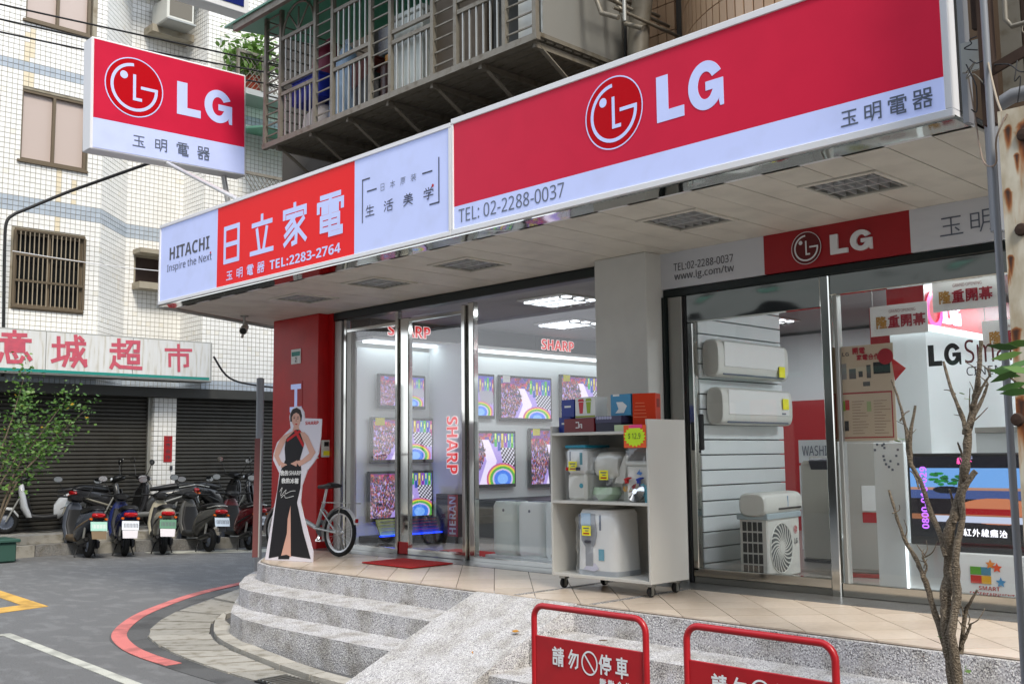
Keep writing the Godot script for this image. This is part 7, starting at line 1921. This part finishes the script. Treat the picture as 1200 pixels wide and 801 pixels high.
# a step-through scooter: x forward, wheels on y = 0
func scooter(label: String, at: Vector3, a: float, col: Color, accent: Color, plate: Color, lean := 0.05, style := 0) -> void:
	var o := thing("motor_scooter", label, "scooter", at, 0.0, "scooters parked across the side street")
	var hv := Vector3(-cos(a), 0, -sin(a))
	o.basis = Basis(hv, Vector3.UP, hv.cross(Vector3.UP)) * Basis(Vector3(1, 0, 0), lean)
	o.basis = o.basis.scaled(Vector3.ONE * 0.98)
	var paint := mat(col.lightened(0.06), 0.2)
	var trim := mat(accent, 0.4)
	var X := Vector3(1, 0, 0)
	var Y := Vector3(0, 1, 0)
	var Z := Vector3(0, 0, 1)
	wheel(o, Vector3(0, 0.21, 0), Z, 0.21, 0.05, M.sign_grey)
	wheel(o, Vector3(1.22, 0.21, 0), Z, 0.21, 0.048, M.sign_grey)
	part("body", B().loft([[Vector3(-0.42, 0.72, 0), Z * 0.05, Y * 0.04], [Vector3(-0.34, 0.69, 0), Z * 0.11, Y * 0.09], [Vector3(-0.1, 0.61, 0), Z * 0.155, Y * 0.14], [Vector3(0.2, 0.52, 0), Z * 0.165, Y * 0.19], [Vector3(0.38, 0.42, 0), Z * 0.15, Y * 0.18], [Vector3(0.46, 0.36, 0), Z * 0.13, Y * 0.12]], 2.8, 18), paint, o)
	part("side_stripe", B().loft([[Vector3(-0.36, 0.66, 0), Z * 0.10, Y * 0.02], [Vector3(-0.1, 0.56, 0), Z * 0.163, Y * 0.03], [Vector3(0.2, 0.47, 0), Z * 0.172, Y * 0.035], [Vector3(0.36, 0.40, 0), Z * 0.155, Y * 0.02]], 2.8, 14), trim, o)
	part("seat", B().loft([[Vector3(-0.36, 0.785, 0), Z * 0.08, Y * 0.025], [Vector3(-0.24, 0.79, 0), Z * 0.13, Y * 0.05], [Vector3(0.05, 0.755, 0), Z * 0.14, Y * 0.06], [Vector3(0.22, 0.735, 0), Z * 0.125, Y * 0.05], [Vector3(0.40, 0.72, 0), Z * 0.07, Y * 0.035]], 2.6, 16), M.plastic_black, o)
	part("floorboard", B().loft([[Vector3(0.40, 0.28, 0), Z * 0.14, Y * 0.05], [Vector3(0.62, 0.265, 0), Z * 0.15, Y * 0.045], [Vector3(0.86, 0.29, 0), Z * 0.15, Y * 0.06]], 4.0, 14), mat(accent.darkened(0.3), 0.5), o)
	part("leg_shield", B().loft([[Vector3(0.80, 0.30, 0), Z * 0.12, X * 0.02], [Vector3(0.86, 0.5, 0), Z * 0.15, X * 0.02], [Vector3(0.90, 0.74, 0), Z * 0.11, X * 0.02]], 3.0, 14), M.plastic_black, o)
	part("front_apron", B().loft([[Vector3(0.84, 0.27, 0), Z * 0.16, X * 0.06], [Vector3(0.93, 0.45, 0), Z * 0.19, X * 0.07], [Vector3(0.97, 0.66, 0), Z * 0.17, X * 0.06], [Vector3(0.99, 0.80, 0), Z * 0.12, X * 0.05], [Vector3(0.98, 0.86, 0), Z * 0.07, X * 0.03]], 2.6, 16), paint, o)
	part("front_fender", B().loft([[Vector3(1.02, 0.30, 0), Z * 0.05, Y * 0.03], [Vector3(1.12, 0.42, 0), Z * 0.075, Y * 0.035], [Vector3(1.26, 0.44, 0), Z * 0.075, Y * 0.03], [Vector3(1.40, 0.37, 0), Z * 0.05, Y * 0.02]], 2.4, 12), paint, o)
	part("fork", B().tube([Vector3(1.22, 0.21, 0.075), Vector3(1.02, 0.6, 0.06)], 0.017).tube([Vector3(1.22, 0.21, -0.075), Vector3(1.02, 0.6, -0.06)], 0.017), M.alu, o)
	part("handlebar_cowl", B().loft([[Vector3(0.84, 0.93, 0), Z * 0.08, Y * 0.03], [Vector3(0.92, 0.94, 0), Z * 0.14, Y * 0.06], [Vector3(1.02, 0.92, 0), Z * 0.12, Y * 0.06], [Vector3(1.07, 0.9, 0), Z * 0.05, Y * 0.03]], 2.4, 14), M.plastic_black, o)
	part("headlight", B().loft([[Vector3(1.04, 0.91, 0), Z * 0.08, Y * 0.04], [Vector3(1.085, 0.905, 0), Z * 0.055, Y * 0.028]], 2.2, 12), mat(Color(0.82, 0.84, 0.86), 0.1), o)
	for s in [-1, 1]:
		var g := part("grip", B().tube([Vector3(0.92, 0.95, 0.12 * s), Vector3(0.86, 0.96, 0.34 * s)], 0.016), M.rubber, o)
		part("lever", B().tube([Vector3(0.95, 0.95, 0.14 * s), Vector3(0.93, 0.945, 0.32 * s)], 0.006, 6), M.alu, g)
		var mr := part("mirror", B().tube([Vector3(0.90, 0.97, 0.18 * s), Vector3(0.92, 1.12, 0.26 * s), Vector3(0.91, 1.21, 0.32 * s)], 0.007, 6).loft([[Vector3(0.935, 1.24, 0.33 * s), Z * 0.055, Y * 0.035], [Vector3(0.915, 1.24, 0.33 * s), Z * 0.078, Y * 0.052], [Vector3(0.905, 1.24, 0.33 * s), Z * 0.078, Y * 0.052]], 2.2, 14), M.plastic_black, o)
		part("mirror_glass", B().loft([[Vector3(0.9045, 1.24, 0.33 * s), Z * 0.07, Y * 0.046], [Vector3(0.9035, 1.24, 0.33 * s), Z * 0.07, Y * 0.046]], 2.2, 14), M.chrome, mr)
		part("turn_signal", B().loft([[Vector3(-0.36, 0.63, 0.11 * s), Z * 0.02, Y * 0.018], [Vector3(-0.39, 0.63, 0.12 * s), Z * 0.03, Y * 0.022], [Vector3(-0.42, 0.63, 0.12 * s), Z * 0.018, Y * 0.014]], 2.0, 10), glow_off(Color(0.80, 0.36, 0.06)), o)
	part("tail_light", B().loft([[Vector3(-0.38, 0.69, 0), Z * 0.11, Y * 0.045], [Vector3(-0.43, 0.69, 0), Z * 0.095, Y * 0.036], [Vector3(-0.445, 0.69, 0), Z * 0.06, Y * 0.02]], 2.6, 14), glow_off(Color(0.62, 0.03, 0.05)), o)
	part("rear_fender", B().loft([[Vector3(-0.30, 0.62, 0), Z * 0.07, X * 0.04], [Vector3(-0.40, 0.5, 0), Z * 0.075, X * 0.015], [Vector3(-0.46, 0.36, 0), Z * 0.08, X * 0.012]], 4.0, 12), M.plastic_black, o)
	var pt := Transform3D(Basis(Vector3(0, 0, 1), Vector3(-0.35, 0.94, 0).normalized() * -1.0, Vector3(-0.94, -0.35, 0).normalized()), Vector3(-0.44, 0.52, 0))
	pt.basis = Basis(Vector3(0, 0, 1), Vector3(0.33, 0.944, 0).normalized(), Vector3(0, 0, 1).cross(Vector3(0.33, 0.944, 0).normalized()))
	var pl := part("licence_plate", B().prism(to2([-0.13, -0.075, 0.13, -0.075, 0.13, 0.075, -0.13, 0.075]), 0.006, pt), mat(plate, 0.4), o)
	var pn := B()
	for k in 5:
		var bx := -0.095 + k * 0.045
		ribbon(pn, [Vector2(bx, -0.035), Vector2(bx, 0.03), Vector2(bx + 0.024, 0.03), Vector2(bx + 0.024, -0.035)], 0.005, pt, 0.0075)
	part("lettering", pn, M.sign_navy if plate.g < 0.75 or plate.r > 0.7 else M.white, pl)
	if style == 2 or style == 0: part("mud_flap", B().prism(to2([-0.11, -0.21, 0.11, -0.21, 0.12, -0.08, -0.12, -0.08]), 0.004, pt), mat(Color(0.80, 0.78, 0.80), 0.5) if style == 2 else trim, o)
	part("engine", B().box(Vector3(0.18, 0.26, 0.03), Vector3(0.34, 0.18, 0.2), Basis(Vector3(0, 0, 1), 0.15), 0.03).box(Vector3(0.05, 0.22, 0.1), Vector3(0.42, 0.14, 0.07), Basis(), 0.025), mat(Color(0.24, 0.24, 0.25), 0.4, 0.6), o)
	part("exhaust", B().tube([Vector3(0.3, 0.2, -0.09), Vector3(0.1, 0.22, -0.12), Vector3(0.08, 0.23, -0.13), Vector3(-0.28, 0.30, -0.13), Vector3(-0.31, 0.305, -0.13)], [0.018, 0.022, 0.042, 0.046, 0.025], 10), mat(Color(0.2, 0.2, 0.2), 0.35, 0.6), o)
	part("shock", B().tube([Vector3(0.0, 0.23, -0.1), Vector3(-0.08, 0.55, -0.1)], 0.02), M.alu, o)
	part("grab_rail", B().tube([Vector3(-0.1, 0.74, 0.13), Vector3(-0.36, 0.78, 0.11), Vector3(-0.43, 0.79, 0.0), Vector3(-0.36, 0.78, -0.11), Vector3(-0.1, 0.74, -0.13)], 0.012, 8), M.plastic_black if style != 1 else M.alu, o)
	part("cable", B().tube(spline([Vector3(0.95, 0.9, 0.1), Vector3(1.08, 0.78, 0.08), Vector3(1.05, 0.6, 0.03)], 4), 0.006, 6), M.wire, o)
	part("stand", B().tube([Vector3(0.2, 0.2, 0.1), Vector3(0.14, 0.0, 0.17)], 0.011).tube([Vector3(0.2, 0.2, -0.1), Vector3(0.14, 0.0, -0.17)], 0.011), M.black, o)

func make_scooters() -> void:
	var g := GROUND + 0.0
	scooter("grey scooter with beige side panel and red tail light at the kerb end", Vector3(-16.85, g, -6.98), deg_to_rad(6), Color(0.22, 0.24, 0.28), Color(0.46, 0.39, 0.30), Color(0.62, 0.80, 0.74), 0.06, 0)
	scooter("blue scooter with grey bumper and white mud flap", Vector3(-16.62, g, -7.48), deg_to_rad(17), Color(0.04, 0.09, 0.32), Color(0.20, 0.21, 0.22), Color(0.80, 0.83, 0.86), 0.05, 2)
	scooter("cream retro scooter with round red tail light and green plate", Vector3(-16.45, g, -8.05), deg_to_rad(20), Color(0.70, 0.67, 0.58), Color(0.05, 0.05, 0.05), Color(0.10, 0.42, 0.30), 0.05, 2)
	scooter("silver grey scooter with large front apron and white plate", Vector3(-16.2, g, -8.74), deg_to_rad(4), Color(0.27, 0.265, 0.25), Color(0.20, 0.20, 0.19), Color(0.80, 0.85, 0.90), 0.06, 1)
	scooter("dark red scooter with red tail light beside the standee", Vector3(-15.95, g, -9.36), deg_to_rad(8), Color(0.30, 0.02, 0.04), Color(0.06, 0.10, 0.10), Color(0.80, 0.82, 0.84), 0.05, 1)
	var u := 0.245
	scooter("white and black scooter parked sideways on the pavement behind the little tree", Vector3(-18.55, u, -7.55), deg_to_rad(-72), Color(0.78, 0.79, 0.80), Color(0.08, 0.08, 0.09), Color(0.75, 0.78, 0.8), 0.07, 1)
	scooter("dark grey scooter with beige seat line parked sideways on the pavement", Vector3(-18.45, u, -7.70), deg_to_rad(84), Color(0.13, 0.13, 0.14), Color(0.60, 0.58, 0.52), Color(0.75, 0.78, 0.8), 0.07, 0)
	scooter("charcoal scooter with pale stripe on the pavement before the tiled pier", Vector3(-17.95, u, -8.95), deg_to_rad(-70), Color(0.20, 0.20, 0.20), Color(0.62, 0.62, 0.60), Color(0.75, 0.78, 0.8), 0.05, 1)
	scooter("black scooter nosed along the shutter behind the silver grey one", Vector3(-18.3, u, -9.75), deg_to_rad(62), Color(0.04, 0.04, 0.045), Color(0.10, 0.10, 0.10), Color(0.75, 0.78, 0.8), 0.07, 1)
	scooter("black scooter with red lamp on the pavement behind the dark red one", Vector3(-17.3, u, -11.2), deg_to_rad(-50), Color(0.05, 0.05, 0.05), Color(0.45, 0.06, 0.08), Color(0.75, 0.78, 0.8), 0.07, 1)

func make_barriers() -> void:
	var spots := [[Vector3(-3.74, GROUND, -4.2), "red no parking barrier with white characters in front of the ramp side"], [Vector3(-2.71, GROUND, -4.2), "red no parking barrier between its twin and the bare tree"]]
	for k in 2:
		var o := thing("parking_barrier", spots[k][1], "barrier", spots[k][0], 0.0, "red barriers in front of the steps")
		var w := 0.39
		var h := 0.735
		var r := 0.07
		var pts := [Vector3(-w, 0, 0), Vector3(-w, 0.3, 0), Vector3(-w, h - r, 0)]
		for j in 6: pts.append(Vector3(-w + r - cos(PI * 0.5 * (j + 1) / 6) * r, h - r + sin(PI * 0.5 * (j + 1) / 6) * r, 0))
		for j in 7: pts.append(Vector3(w - r + sin(PI * 0.5 * j / 6) * r, h - r + cos(PI * 0.5 * j / 6) * r, 0))
		pts.append(Vector3(w, 0.3, 0))
		pts.append(Vector3(w, 0, 0))
		part("frame", B().tube(pts, 0.017, 12), M.barrier_red, o)
		part("panel", B().box(Vector3(0, 0.44, 0), Vector3(w * 2 - 0.03, 0.27, 0.012), Basis(), 0.003), M.barrier_red, o)
		part("rail", B().tube([Vector3(-w, 0.30, 0), Vector3(w, 0.30, 0)], 0.012), M.barrier_red, o)
		for s in [-1, 1]:
			var f := part("foot", B().tube([Vector3(w * s, 0.02, -0.2), Vector3(w * s, 0.02, 0.2)], 0.017), M.barrier_red, o)
			part("cap", B().tube([Vector3(w * s, 0.02, 0.2), Vector3(w * s, 0.02, 0.215)], 0.02), M.rubber, f)
		var t := face(FACE_STREET, 0, 0, 0.007)
		strokes(o, "請勿", t.translated_local(Vector3(-0.245, 0.43, 0)), 0.10, 0.112, M.inner_letter, 0.11, 0.085)
		strokes(o, "停車", t.translated_local(Vector3(0.085, 0.43, 0)), 0.10, 0.112, M.inner_letter, 0.11, 0.085)
		var b := B()
		var ring := []
		for j in 33: ring.append(Vector2(0.02 + cos(TAU * j / 32) * 0.052, 0.475 + sin(TAU * j / 32) * 0.058))
		ribbon(b, ring, 0.0045, t, 0.002)
		ribbon(b, [Vector2(-0.015, 0.518), Vector2(0.055, 0.432)], 0.0045, t, 0.0025)
		part("symbol", b, M.inner_letter, o)
		strokes(o, "謝謝合作", t.translated_local(Vector3(0.09, 0.365, 0)), 0.045, 0.055, M.inner_letter, 0.13, 0.045)

func make_right_edge() -> void:
	# rust streaked post: a steel column of square section
	var px := -1.42
	var pz := -4.5
	var h := 2.96
	var p := thing("rusty_post", "cream painted steel post streaked with rust at the end of the shop front", "post", Vector3(px, GROUND, pz))
	var b := B()
	for s in [[Vector3(-0.17, 0, 0.09), Vector3(0.17, 0, 0.09)], [Vector3(-0.17, 0, -0.09), Vector3(-0.17, 0, 0.09)], [Vector3(0.17, 0, 0.09), Vector3(0.17, 0, -0.09)], [Vector3(0.17, 0, -0.09), Vector3(-0.17, 0, -0.09)]]:
		b.quad(s[0], s[1], s[1] + Vector3(0, h, 0), s[0] + Vector3(0, h, 0))
	b.quad(Vector3(-0.17, h, 0.09), Vector3(0.17, h, 0.09), Vector3(0.17, h, -0.09), Vector3(-0.17, h, -0.09))
	part("column", b, M.rust_post, p)
	for y in [2.84, 2.45, 1.68]: part("bolt", B().lathe([Vector2(0, 0), Vector2(0.028, 0), Vector2(0.022, 0.015), Vector2(0, 0.018)], Transform3D(Basis(Vector3.RIGHT, PI / 2), Vector3(-0.30 + 0.08 * y, y, 0.09)), 12), M.rust_brown, p)
	single("steel_pipe", B().tube([Vector3(-1.695, GROUND, -4.62), Vector3(-1.695, 4.5, -4.62)], 0.016, 12), M.pipe_grey, "thin grey pipe running up beside the rusty post", "pipe")
	# the clutter of the next building's front above the post
	var nb := thing_w("neighbour_building", "dim neighbouring building front with tan tiles, sheets and frames beside the canopy", "building", Vector3(0.3, 0, -6.0))
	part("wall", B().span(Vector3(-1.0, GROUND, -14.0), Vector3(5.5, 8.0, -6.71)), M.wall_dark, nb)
	part("wall", B().span(Vector3(-1.95, 3.42, -6.7), Vector3(1.5, 8.0, -6.55)), M.wall_tan, nb)
	part("panel", B().span(Vector3(-1.98, 3.12, -6.4), Vector3(-1.94, 4.4, -5.02)), M.window_glass, nb)
	part("beam", B().span(Vector3(-1.90, 3.02, -4.90), Vector3(-1.872, 5.0, -4.84)), M.pipe_grey, nb)
	part("panel", B().span(Vector3(-1.87, 3.24, -4.80), Vector3(-1.755, 3.38, -4.78)), M.alu, nb)
	part("beam", B().span(Vector3(-1.752, 2.94, -4.74), Vector3(-1.698, 5.0, -4.68)), M.rust_brown, nb)
	part("beam", B().span(Vector3(-1.80, 3.42, -4.78), Vector3(-1.73, 5.0, -4.745)), M.rust_brown, nb)
	part("beam", B().bar(Vector3(-1.70, 3.17, -4.66), Vector3(-1.30, 3.30, -4.66), 0.02, 0.045), M.rust_brown, nb)
	part("sheet", B().span(Vector3(-1.84, 3.2, -5.25), Vector3(-1.74, 5.0, -5.2)), M.cage, nb)
	part("sheet", B().span(Vector3(-1.735, 3.3, -5.25), Vector3(-1.2, 5.0, -5.2)), M.rust_brown, nb)
	part("duct", B().tube([Vector3(-1.80, 2.5, -4.92), Vector3(-1.80, 3.02, -4.92), Vector3(-1.775, 3.09, -4.92), Vector3(-1.70, 3.12, -4.92), Vector3(-1.2, 3.12, -4.92)], 0.035, 14), M.pipe_grey, nb)
	part("pipe", B().tube([Vector3(-1.63, 4.5, -4.7), Vector3(-1.635, 3.40, -4.7), Vector3(-1.61, 3.36, -4.7), Vector3(-1.40, 3.36, -4.7)], 0.012), M.cage, nb)
	rng.seed = 55
	for k in 9:
		var pts := []
		var a := Vector3(rng.randf_range(-1.82, -1.5), rng.randf_range(3.15, 3.5), rng.randf_range(-4.75, -4.62))
		for j in 5:
			pts.append(a)
			a += Vector3(rng.randf_range(-0.05, 0.07), rng.randf_range(-0.11, 0.04), rng.randf_range(-0.01, 0.02))
		part("cable", B().tube(spline(pts, 5), 0.003, 6), M.wire if k % 3 else M.cage, nb)
	part("cable", B().tube(spline([Vector3(-1.70, 3.26, -4.62), Vector3(-1.68, 3.16, -4.6), Vector3(-1.62, 2.98, -4.5), Vector3(-1.56, 2.86, -4.405)], 6), 0.005, 6), mat(Color(0.6, 0.55, 0.48), 0.6), nb)
	part("cable", B().tube(spline([Vector3(-1.83, 3.2, -4.75), Vector3(-1.80, 3.0, -4.72), Vector3(-1.76, 2.78, -4.68), Vector3(-1.66, 2.72, -4.55), Vector3(-1.60, 2.79, -4.41), Vector3(-1.55, 2.88, -4.405)], 6), 0.004, 6), mat(Color(0.55, 0.48, 0.42), 0.6), nb)

func spline(pts: Array, k := 4) -> Array:
	var c := Curve3D.new()
	for i in pts.size():
		var tn: Vector3 = (pts[mini(i + 1, pts.size() - 1)] - pts[maxi(i - 1, 0)]) / 6.0
		c.add_point(pts[i], -tn, tn)
	var out := []
	for i in (pts.size() - 1) * k: out.append(c.sample(i / k, float(i % k) / k))
	out.append(pts[-1])
	return out

func branch(b: Builder, pts: Array, r0: float, r1: float, sd: int, sides := 8) -> void:
	rng.seed = sd
	var pv := []
	for i in pts.size(): pv.append(Vector3(pts[i].x, pts[i].y, pts[i].z + rng.randf_range(-0.02, 0.02)))
	var sp := spline(pv, 5)
	var rr := []
	for i in sp.size():
		rr.append(lerpf(r0, r1, float(i) / (sp.size() - 1)) * rng.randf_range(0.88, 1.14))
		if i > 0 and i < sp.size() - 1: sp[i] += Vector3(rng.randf_range(-1, 1), 0, rng.randf_range(-1, 1)) * r1 * 0.25
	b.tube(sp, rr, sides)

func v3(a: Array, z: float, dz := 0.0) -> Array:
	var out := []
	for i in range(0, a.size(), 2): out.append(Vector3(a[i], a[i + 1], z + dz * i / 2.0))
	return out

func make_plants() -> void:
	# bare pruned tree in front of the right window
	var t := thing_w("bare_tree", "bare pruned tree with twisted grey branches in front of the right shop window", "tree", Vector3(-1.76, GROUND, -4.1))
	var z := -4.1
	var tr := B()
	branch(tr, v3([-1.75, -0.06, -1.755, 0.3, -1.765, 0.61, -1.78, 0.8, -1.78, 0.93, -1.77, 1.06, -1.75, 1.19, -1.72, 1.26, -1.69, 1.39], z), 0.028, 0.017, 1, 12)
	part("trunk", tr, M.bark, t)
	tr = B()
	branch(tr, v3([-1.735, -0.06, -1.74, 0.35, -1.745, 0.61, -1.745, 0.8, -1.73, 0.94, -1.72, 1.10, -1.70, 1.23, -1.68, 1.34, -1.63, 1.42], z + 0.03), 0.021, 0.010, 2, 12)
	part("trunk", tr, M.bark, t)
	var limbs := [[[-1.69, 1.39, -1.67, 1.46, -1.66, 1.57, -1.64, 1.69, -1.61, 1.78, -1.59, 1.92], 0.019, 0.007], [[-1.665, 1.56, -1.67, 1.61, -1.71, 1.72, -1.745, 1.85], 0.011, 0.005],
		[[-1.77, 1.09, -1.80, 1.18, -1.84, 1.26, -1.865, 1.37, -1.90, 1.46, -1.92, 1.58, -1.945, 1.70, -1.97, 1.79], 0.013, 0.004], [[-1.90, 1.45, -1.89, 1.56, -1.86, 1.68], 0.010, 0.005],
		[[-1.775, 0.70, -1.83, 0.86, -1.86, 0.96, -1.875, 1.01, -1.90, 1.07, -1.94, 1.15, -1.97, 1.25, -2.0, 1.34], 0.013, 0.005], [[-1.87, 1.0, -1.855, 1.04, -1.86, 1.08], 0.006, 0.004],
		[[-1.74, 0.72, -1.72, 0.87, -1.69, 0.92, -1.66, 0.97], 0.010, 0.004], [[-1.735, 0.75, -1.71, 0.80, -1.69, 0.84], 0.008, 0.005], [[-1.64, 1.67, -1.60, 1.74, -1.57, 1.78], 0.008, 0.003], [[-1.655, 1.58, -1.60, 1.69, -1.57, 1.75], 0.010, 0.004],
		[[-1.68, 1.42, -1.70, 1.48, -1.70, 1.53], 0.006, 0.003], [[-1.64, 1.60, -1.62, 1.62, -1.575, 1.66], 0.004, 0.0015], [[-1.93, 1.62, -1.91, 1.65, -1.90, 1.66], 0.004, 0.002], [[-1.72, 1.22, -1.74, 1.30, -1.735, 1.35], 0.006, 0.003],
		[[-1.65, 1.63, -1.655, 1.70, -1.65, 1.74], 0.003, 0.0015], [[-1.86, 1.35, -1.88, 1.40, -1.90, 1.42], 0.004, 0.002]]
	rng.seed = 321
	for i in 26:
		var src: Array = limbs[rng.randi() % 10][0]
		var k := (1 + rng.randi() % (src.size() / 2 - 1)) * 2
		var s := rng.randf_range(0.03, 0.09)
		var a := rng.randf_range(0.5, 2.6)
		limbs.append([[src[k], src[k + 1], src[k] + cos(a) * s * 0.5, src[k + 1] + sin(a) * s * 0.5, src[k] + cos(a + 0.3) * s, src[k + 1] + sin(a + 0.3) * s], 0.003, 0.0012])
	for i in limbs.size():
		var b := B()
		branch(b, v3(limbs[i][0], z + (0.01 if i % 2 else -0.01)), limbs[i][1], limbs[i][2], 10 + i)
		part("limb", b, M.bark, t)
	rng.seed = 6
	for q in [[-1.95, 1.545], [-1.94, 1.55], [-1.80, 0.78], [-1.70, 0.66], [-1.72, 0.65], [-1.665, 1.72], [-1.66, 1.70]]:
		part("leaf", B().prism(leaf_shape(0.04), 0.001, Transform3D(Basis.from_euler(Vector3(rng.randf() * 2, rng.randf() * 3, rng.randf() * 2)), Vector3(q[0], q[1], z + 0.02))), M.leaf[2], t)
	# leafy spray that reaches in past the post
	var sp := thing_w("leafy_shrub", "green leafy spray reaching in front of the rusty post", "shrub", Vector3(-1.3, GROUND, -3.95))
	var st := B()
	branch(st, v3([-1.30, -0.06, -1.28, 0.8, -1.30, 1.5, -1.42, 1.74, -1.52, 1.80], -3.95), 0.012, 0.003, 77)
	part("stem", st, M.bark, sp)
	for q in [[-1.39, 1.865, 3.0], [-1.39, 1.85, 3.3], [-1.40, 1.80, 3.25], [-1.39, 1.785, 3.5], [-1.39, 1.76, 2.85], [-1.38, 1.74, 3.35], [-1.33, 1.88, 3.1], [-1.34, 1.82, 3.4], [-1.33, 1.77, 2.9], [-1.36, 1.71, 3.2]]:
		part("leaf", B().prism(to2([0, 0, 0.03, 0.012, 0.07, 0.014, 0.115, 0, 0.07, -0.013, 0.03, -0.011]), 0.001, Transform3D(Basis(Vector3(0, 0, 1), q[2]) * Basis(Vector3.RIGHT, rng.randf_range(-0.6, 0.6)), Vector3(q[0], q[1], -3.93 + rng.randf_range(-0.03, 0.03)))), M.leaf[rng.randi() % 3], sp)
	# potted tree at the kerb
	var pt := thing_w("potted_tree", "small green tree in a teal planter at the kerb before the roller shutter", "tree", Vector3(-17.2, GROUND, -5.8))
	part("planter", B().box(Vector3(-17.25, 0.10, -5.55), Vector3(0.6, 0.3, 0.75), Basis(), 0.02).box(Vector3(-17.25, 0.27, -5.55), Vector3(0.68, 0.05, 0.84), Basis(), 0.01), mat(Color(0.16, 0.30, 0.26), 0.7), pt)
	var tb := B()
	var base := Vector3(-17.2, 0.25, -5.62)
	rng.seed = 99
	var tips := []
	for k in 11:
		var tip := base + Vector3(rng.randf_range(-0.5, 0.4), rng.randf_range(1.3, 2.5), rng.randf_range(-1.15, 0.9))
		if k == 0: tip = base + Vector3(0, 2.55, -0.42)
		if k == 1: tip = base + Vector3(0.1, 2.05, -1.35)
		if k == 2: tip = base + Vector3(0.1, 1.6, -0.9)
		tips.append(tip)
		branch(tb, [base + Vector3(rng.randf_range(-0.06, 0.06), 0, rng.randf_range(-0.06, 0.06)), base.lerp(tip, 0.35) + Vector3(0, 0.22, 0.1), base.lerp(tip, 0.7) + Vector3(0, 0.12, 0.06), tip], 0.022, 0.004, 200 + k, 6)
	part("trunk", tb, M.bark, pt)
	rng.seed = 100
	var crowns := [B(), B(), B(), B()]
	var ls := leaf_shape(1.0)
	for k in 2600:
		var tip: Vector3 = tips[rng.randi() % tips.size()]
		var f := pow(rng.randf(), 0.6) * 0.65 + 0.38
		var p := base.lerp(tip, f) + Vector3(0, 0.1, 0) + Vector3(rng.randfn(0, 0.11), rng.randfn(0, 0.11), rng.randfn(0, 0.12))
		if p.y < 0.85: continue
		var s := rng.randf_range(0.05, 0.085)
		var bs := Basis.from_euler(Vector3(rng.randf_range(-1.4, 0.4), rng.randf() * TAU, rng.randf_range(-0.8, 0.8))).scaled(Vector3.ONE * s)
		var which := 3 if rng.randf() < 0.012 else rng.randi() % 3
		crowns[which].prism(ls, 0.0, Transform3D(bs, p), false)
	for k in 4: part("crown", crowns[k], M.leaf[k], pt)

func make_wires() -> void:
	var lines := [[Vector3(-12, 6.50, -2.0), Vector3(-12, 6.58, -3.78), Vector3(-12, 6.79, -7.02), Vector3(-12, 7.0, -10.0), "upper black overhead cable crossing behind the projecting sign"], [Vector3(-12.2, 6.44, -2.0), Vector3(-12.2, 6.49, -3.85), Vector3(-12.2, 6.62, -5.9), Vector3(-12.2, 7.0, -10.0), "middle black overhead cable crossing behind the projecting sign"], [Vector3(-12.4, 6.36, -2.0), Vector3(-12.4, 6.42, -3.93), Vector3(-12.4, 6.55, -6.0), Vector3(-12.4, 6.9, -10.0), "lower black overhead cable crossing behind the projecting sign"]]
	for l in lines:
		single("overhead_cable", B().tube(spline([l[0], l[1], l[2], l[3]], 6), 0.011, 6), M.wire, l[4], "cable")
	single("wall_cable", B().tube(spline([Vector3(-18.55, 2.9, -6.15), Vector3(-18.55, 4.3, -6.11), Vector3(-18.55, 5.11, -6.09), Vector3(-18.55, 5.53, -6.1), Vector3(-18.55, 5.69, -6.21), Vector3(-18.5, 5.81, -6.4), Vector3(-18.3, 6.14, -6.95), Vector3(-18.0, 6.32, -7.3), Vector3(-17.0, 6.6, -7.9)], 6), 0.028, 8), M.wire, "thick black cable bundle climbing the tiled wall by the barred window", "cable")
	single("wall_cable", B().tube(spline([Vector3(-18.5, 5.05, -6.2), Vector3(-18.4, 4.98, -8.0), Vector3(-17.6, 4.9, -10.5)], 6), 0.008, 6), M.frame_white, "thin pale cable strung across the barred window", "cable")
	single("wall_cable", B().tube(spline([Vector3(-18.4, 3.45, -9.95), Vector3(-18.4, 3.05, -10.3), Vector3(-18.4, 2.92, -11.0), Vector3(-18.4, 2.85, -12.5)], 6), 0.02, 6), M.wire, "black cable sagging from the end of the supermarket board", "cable")
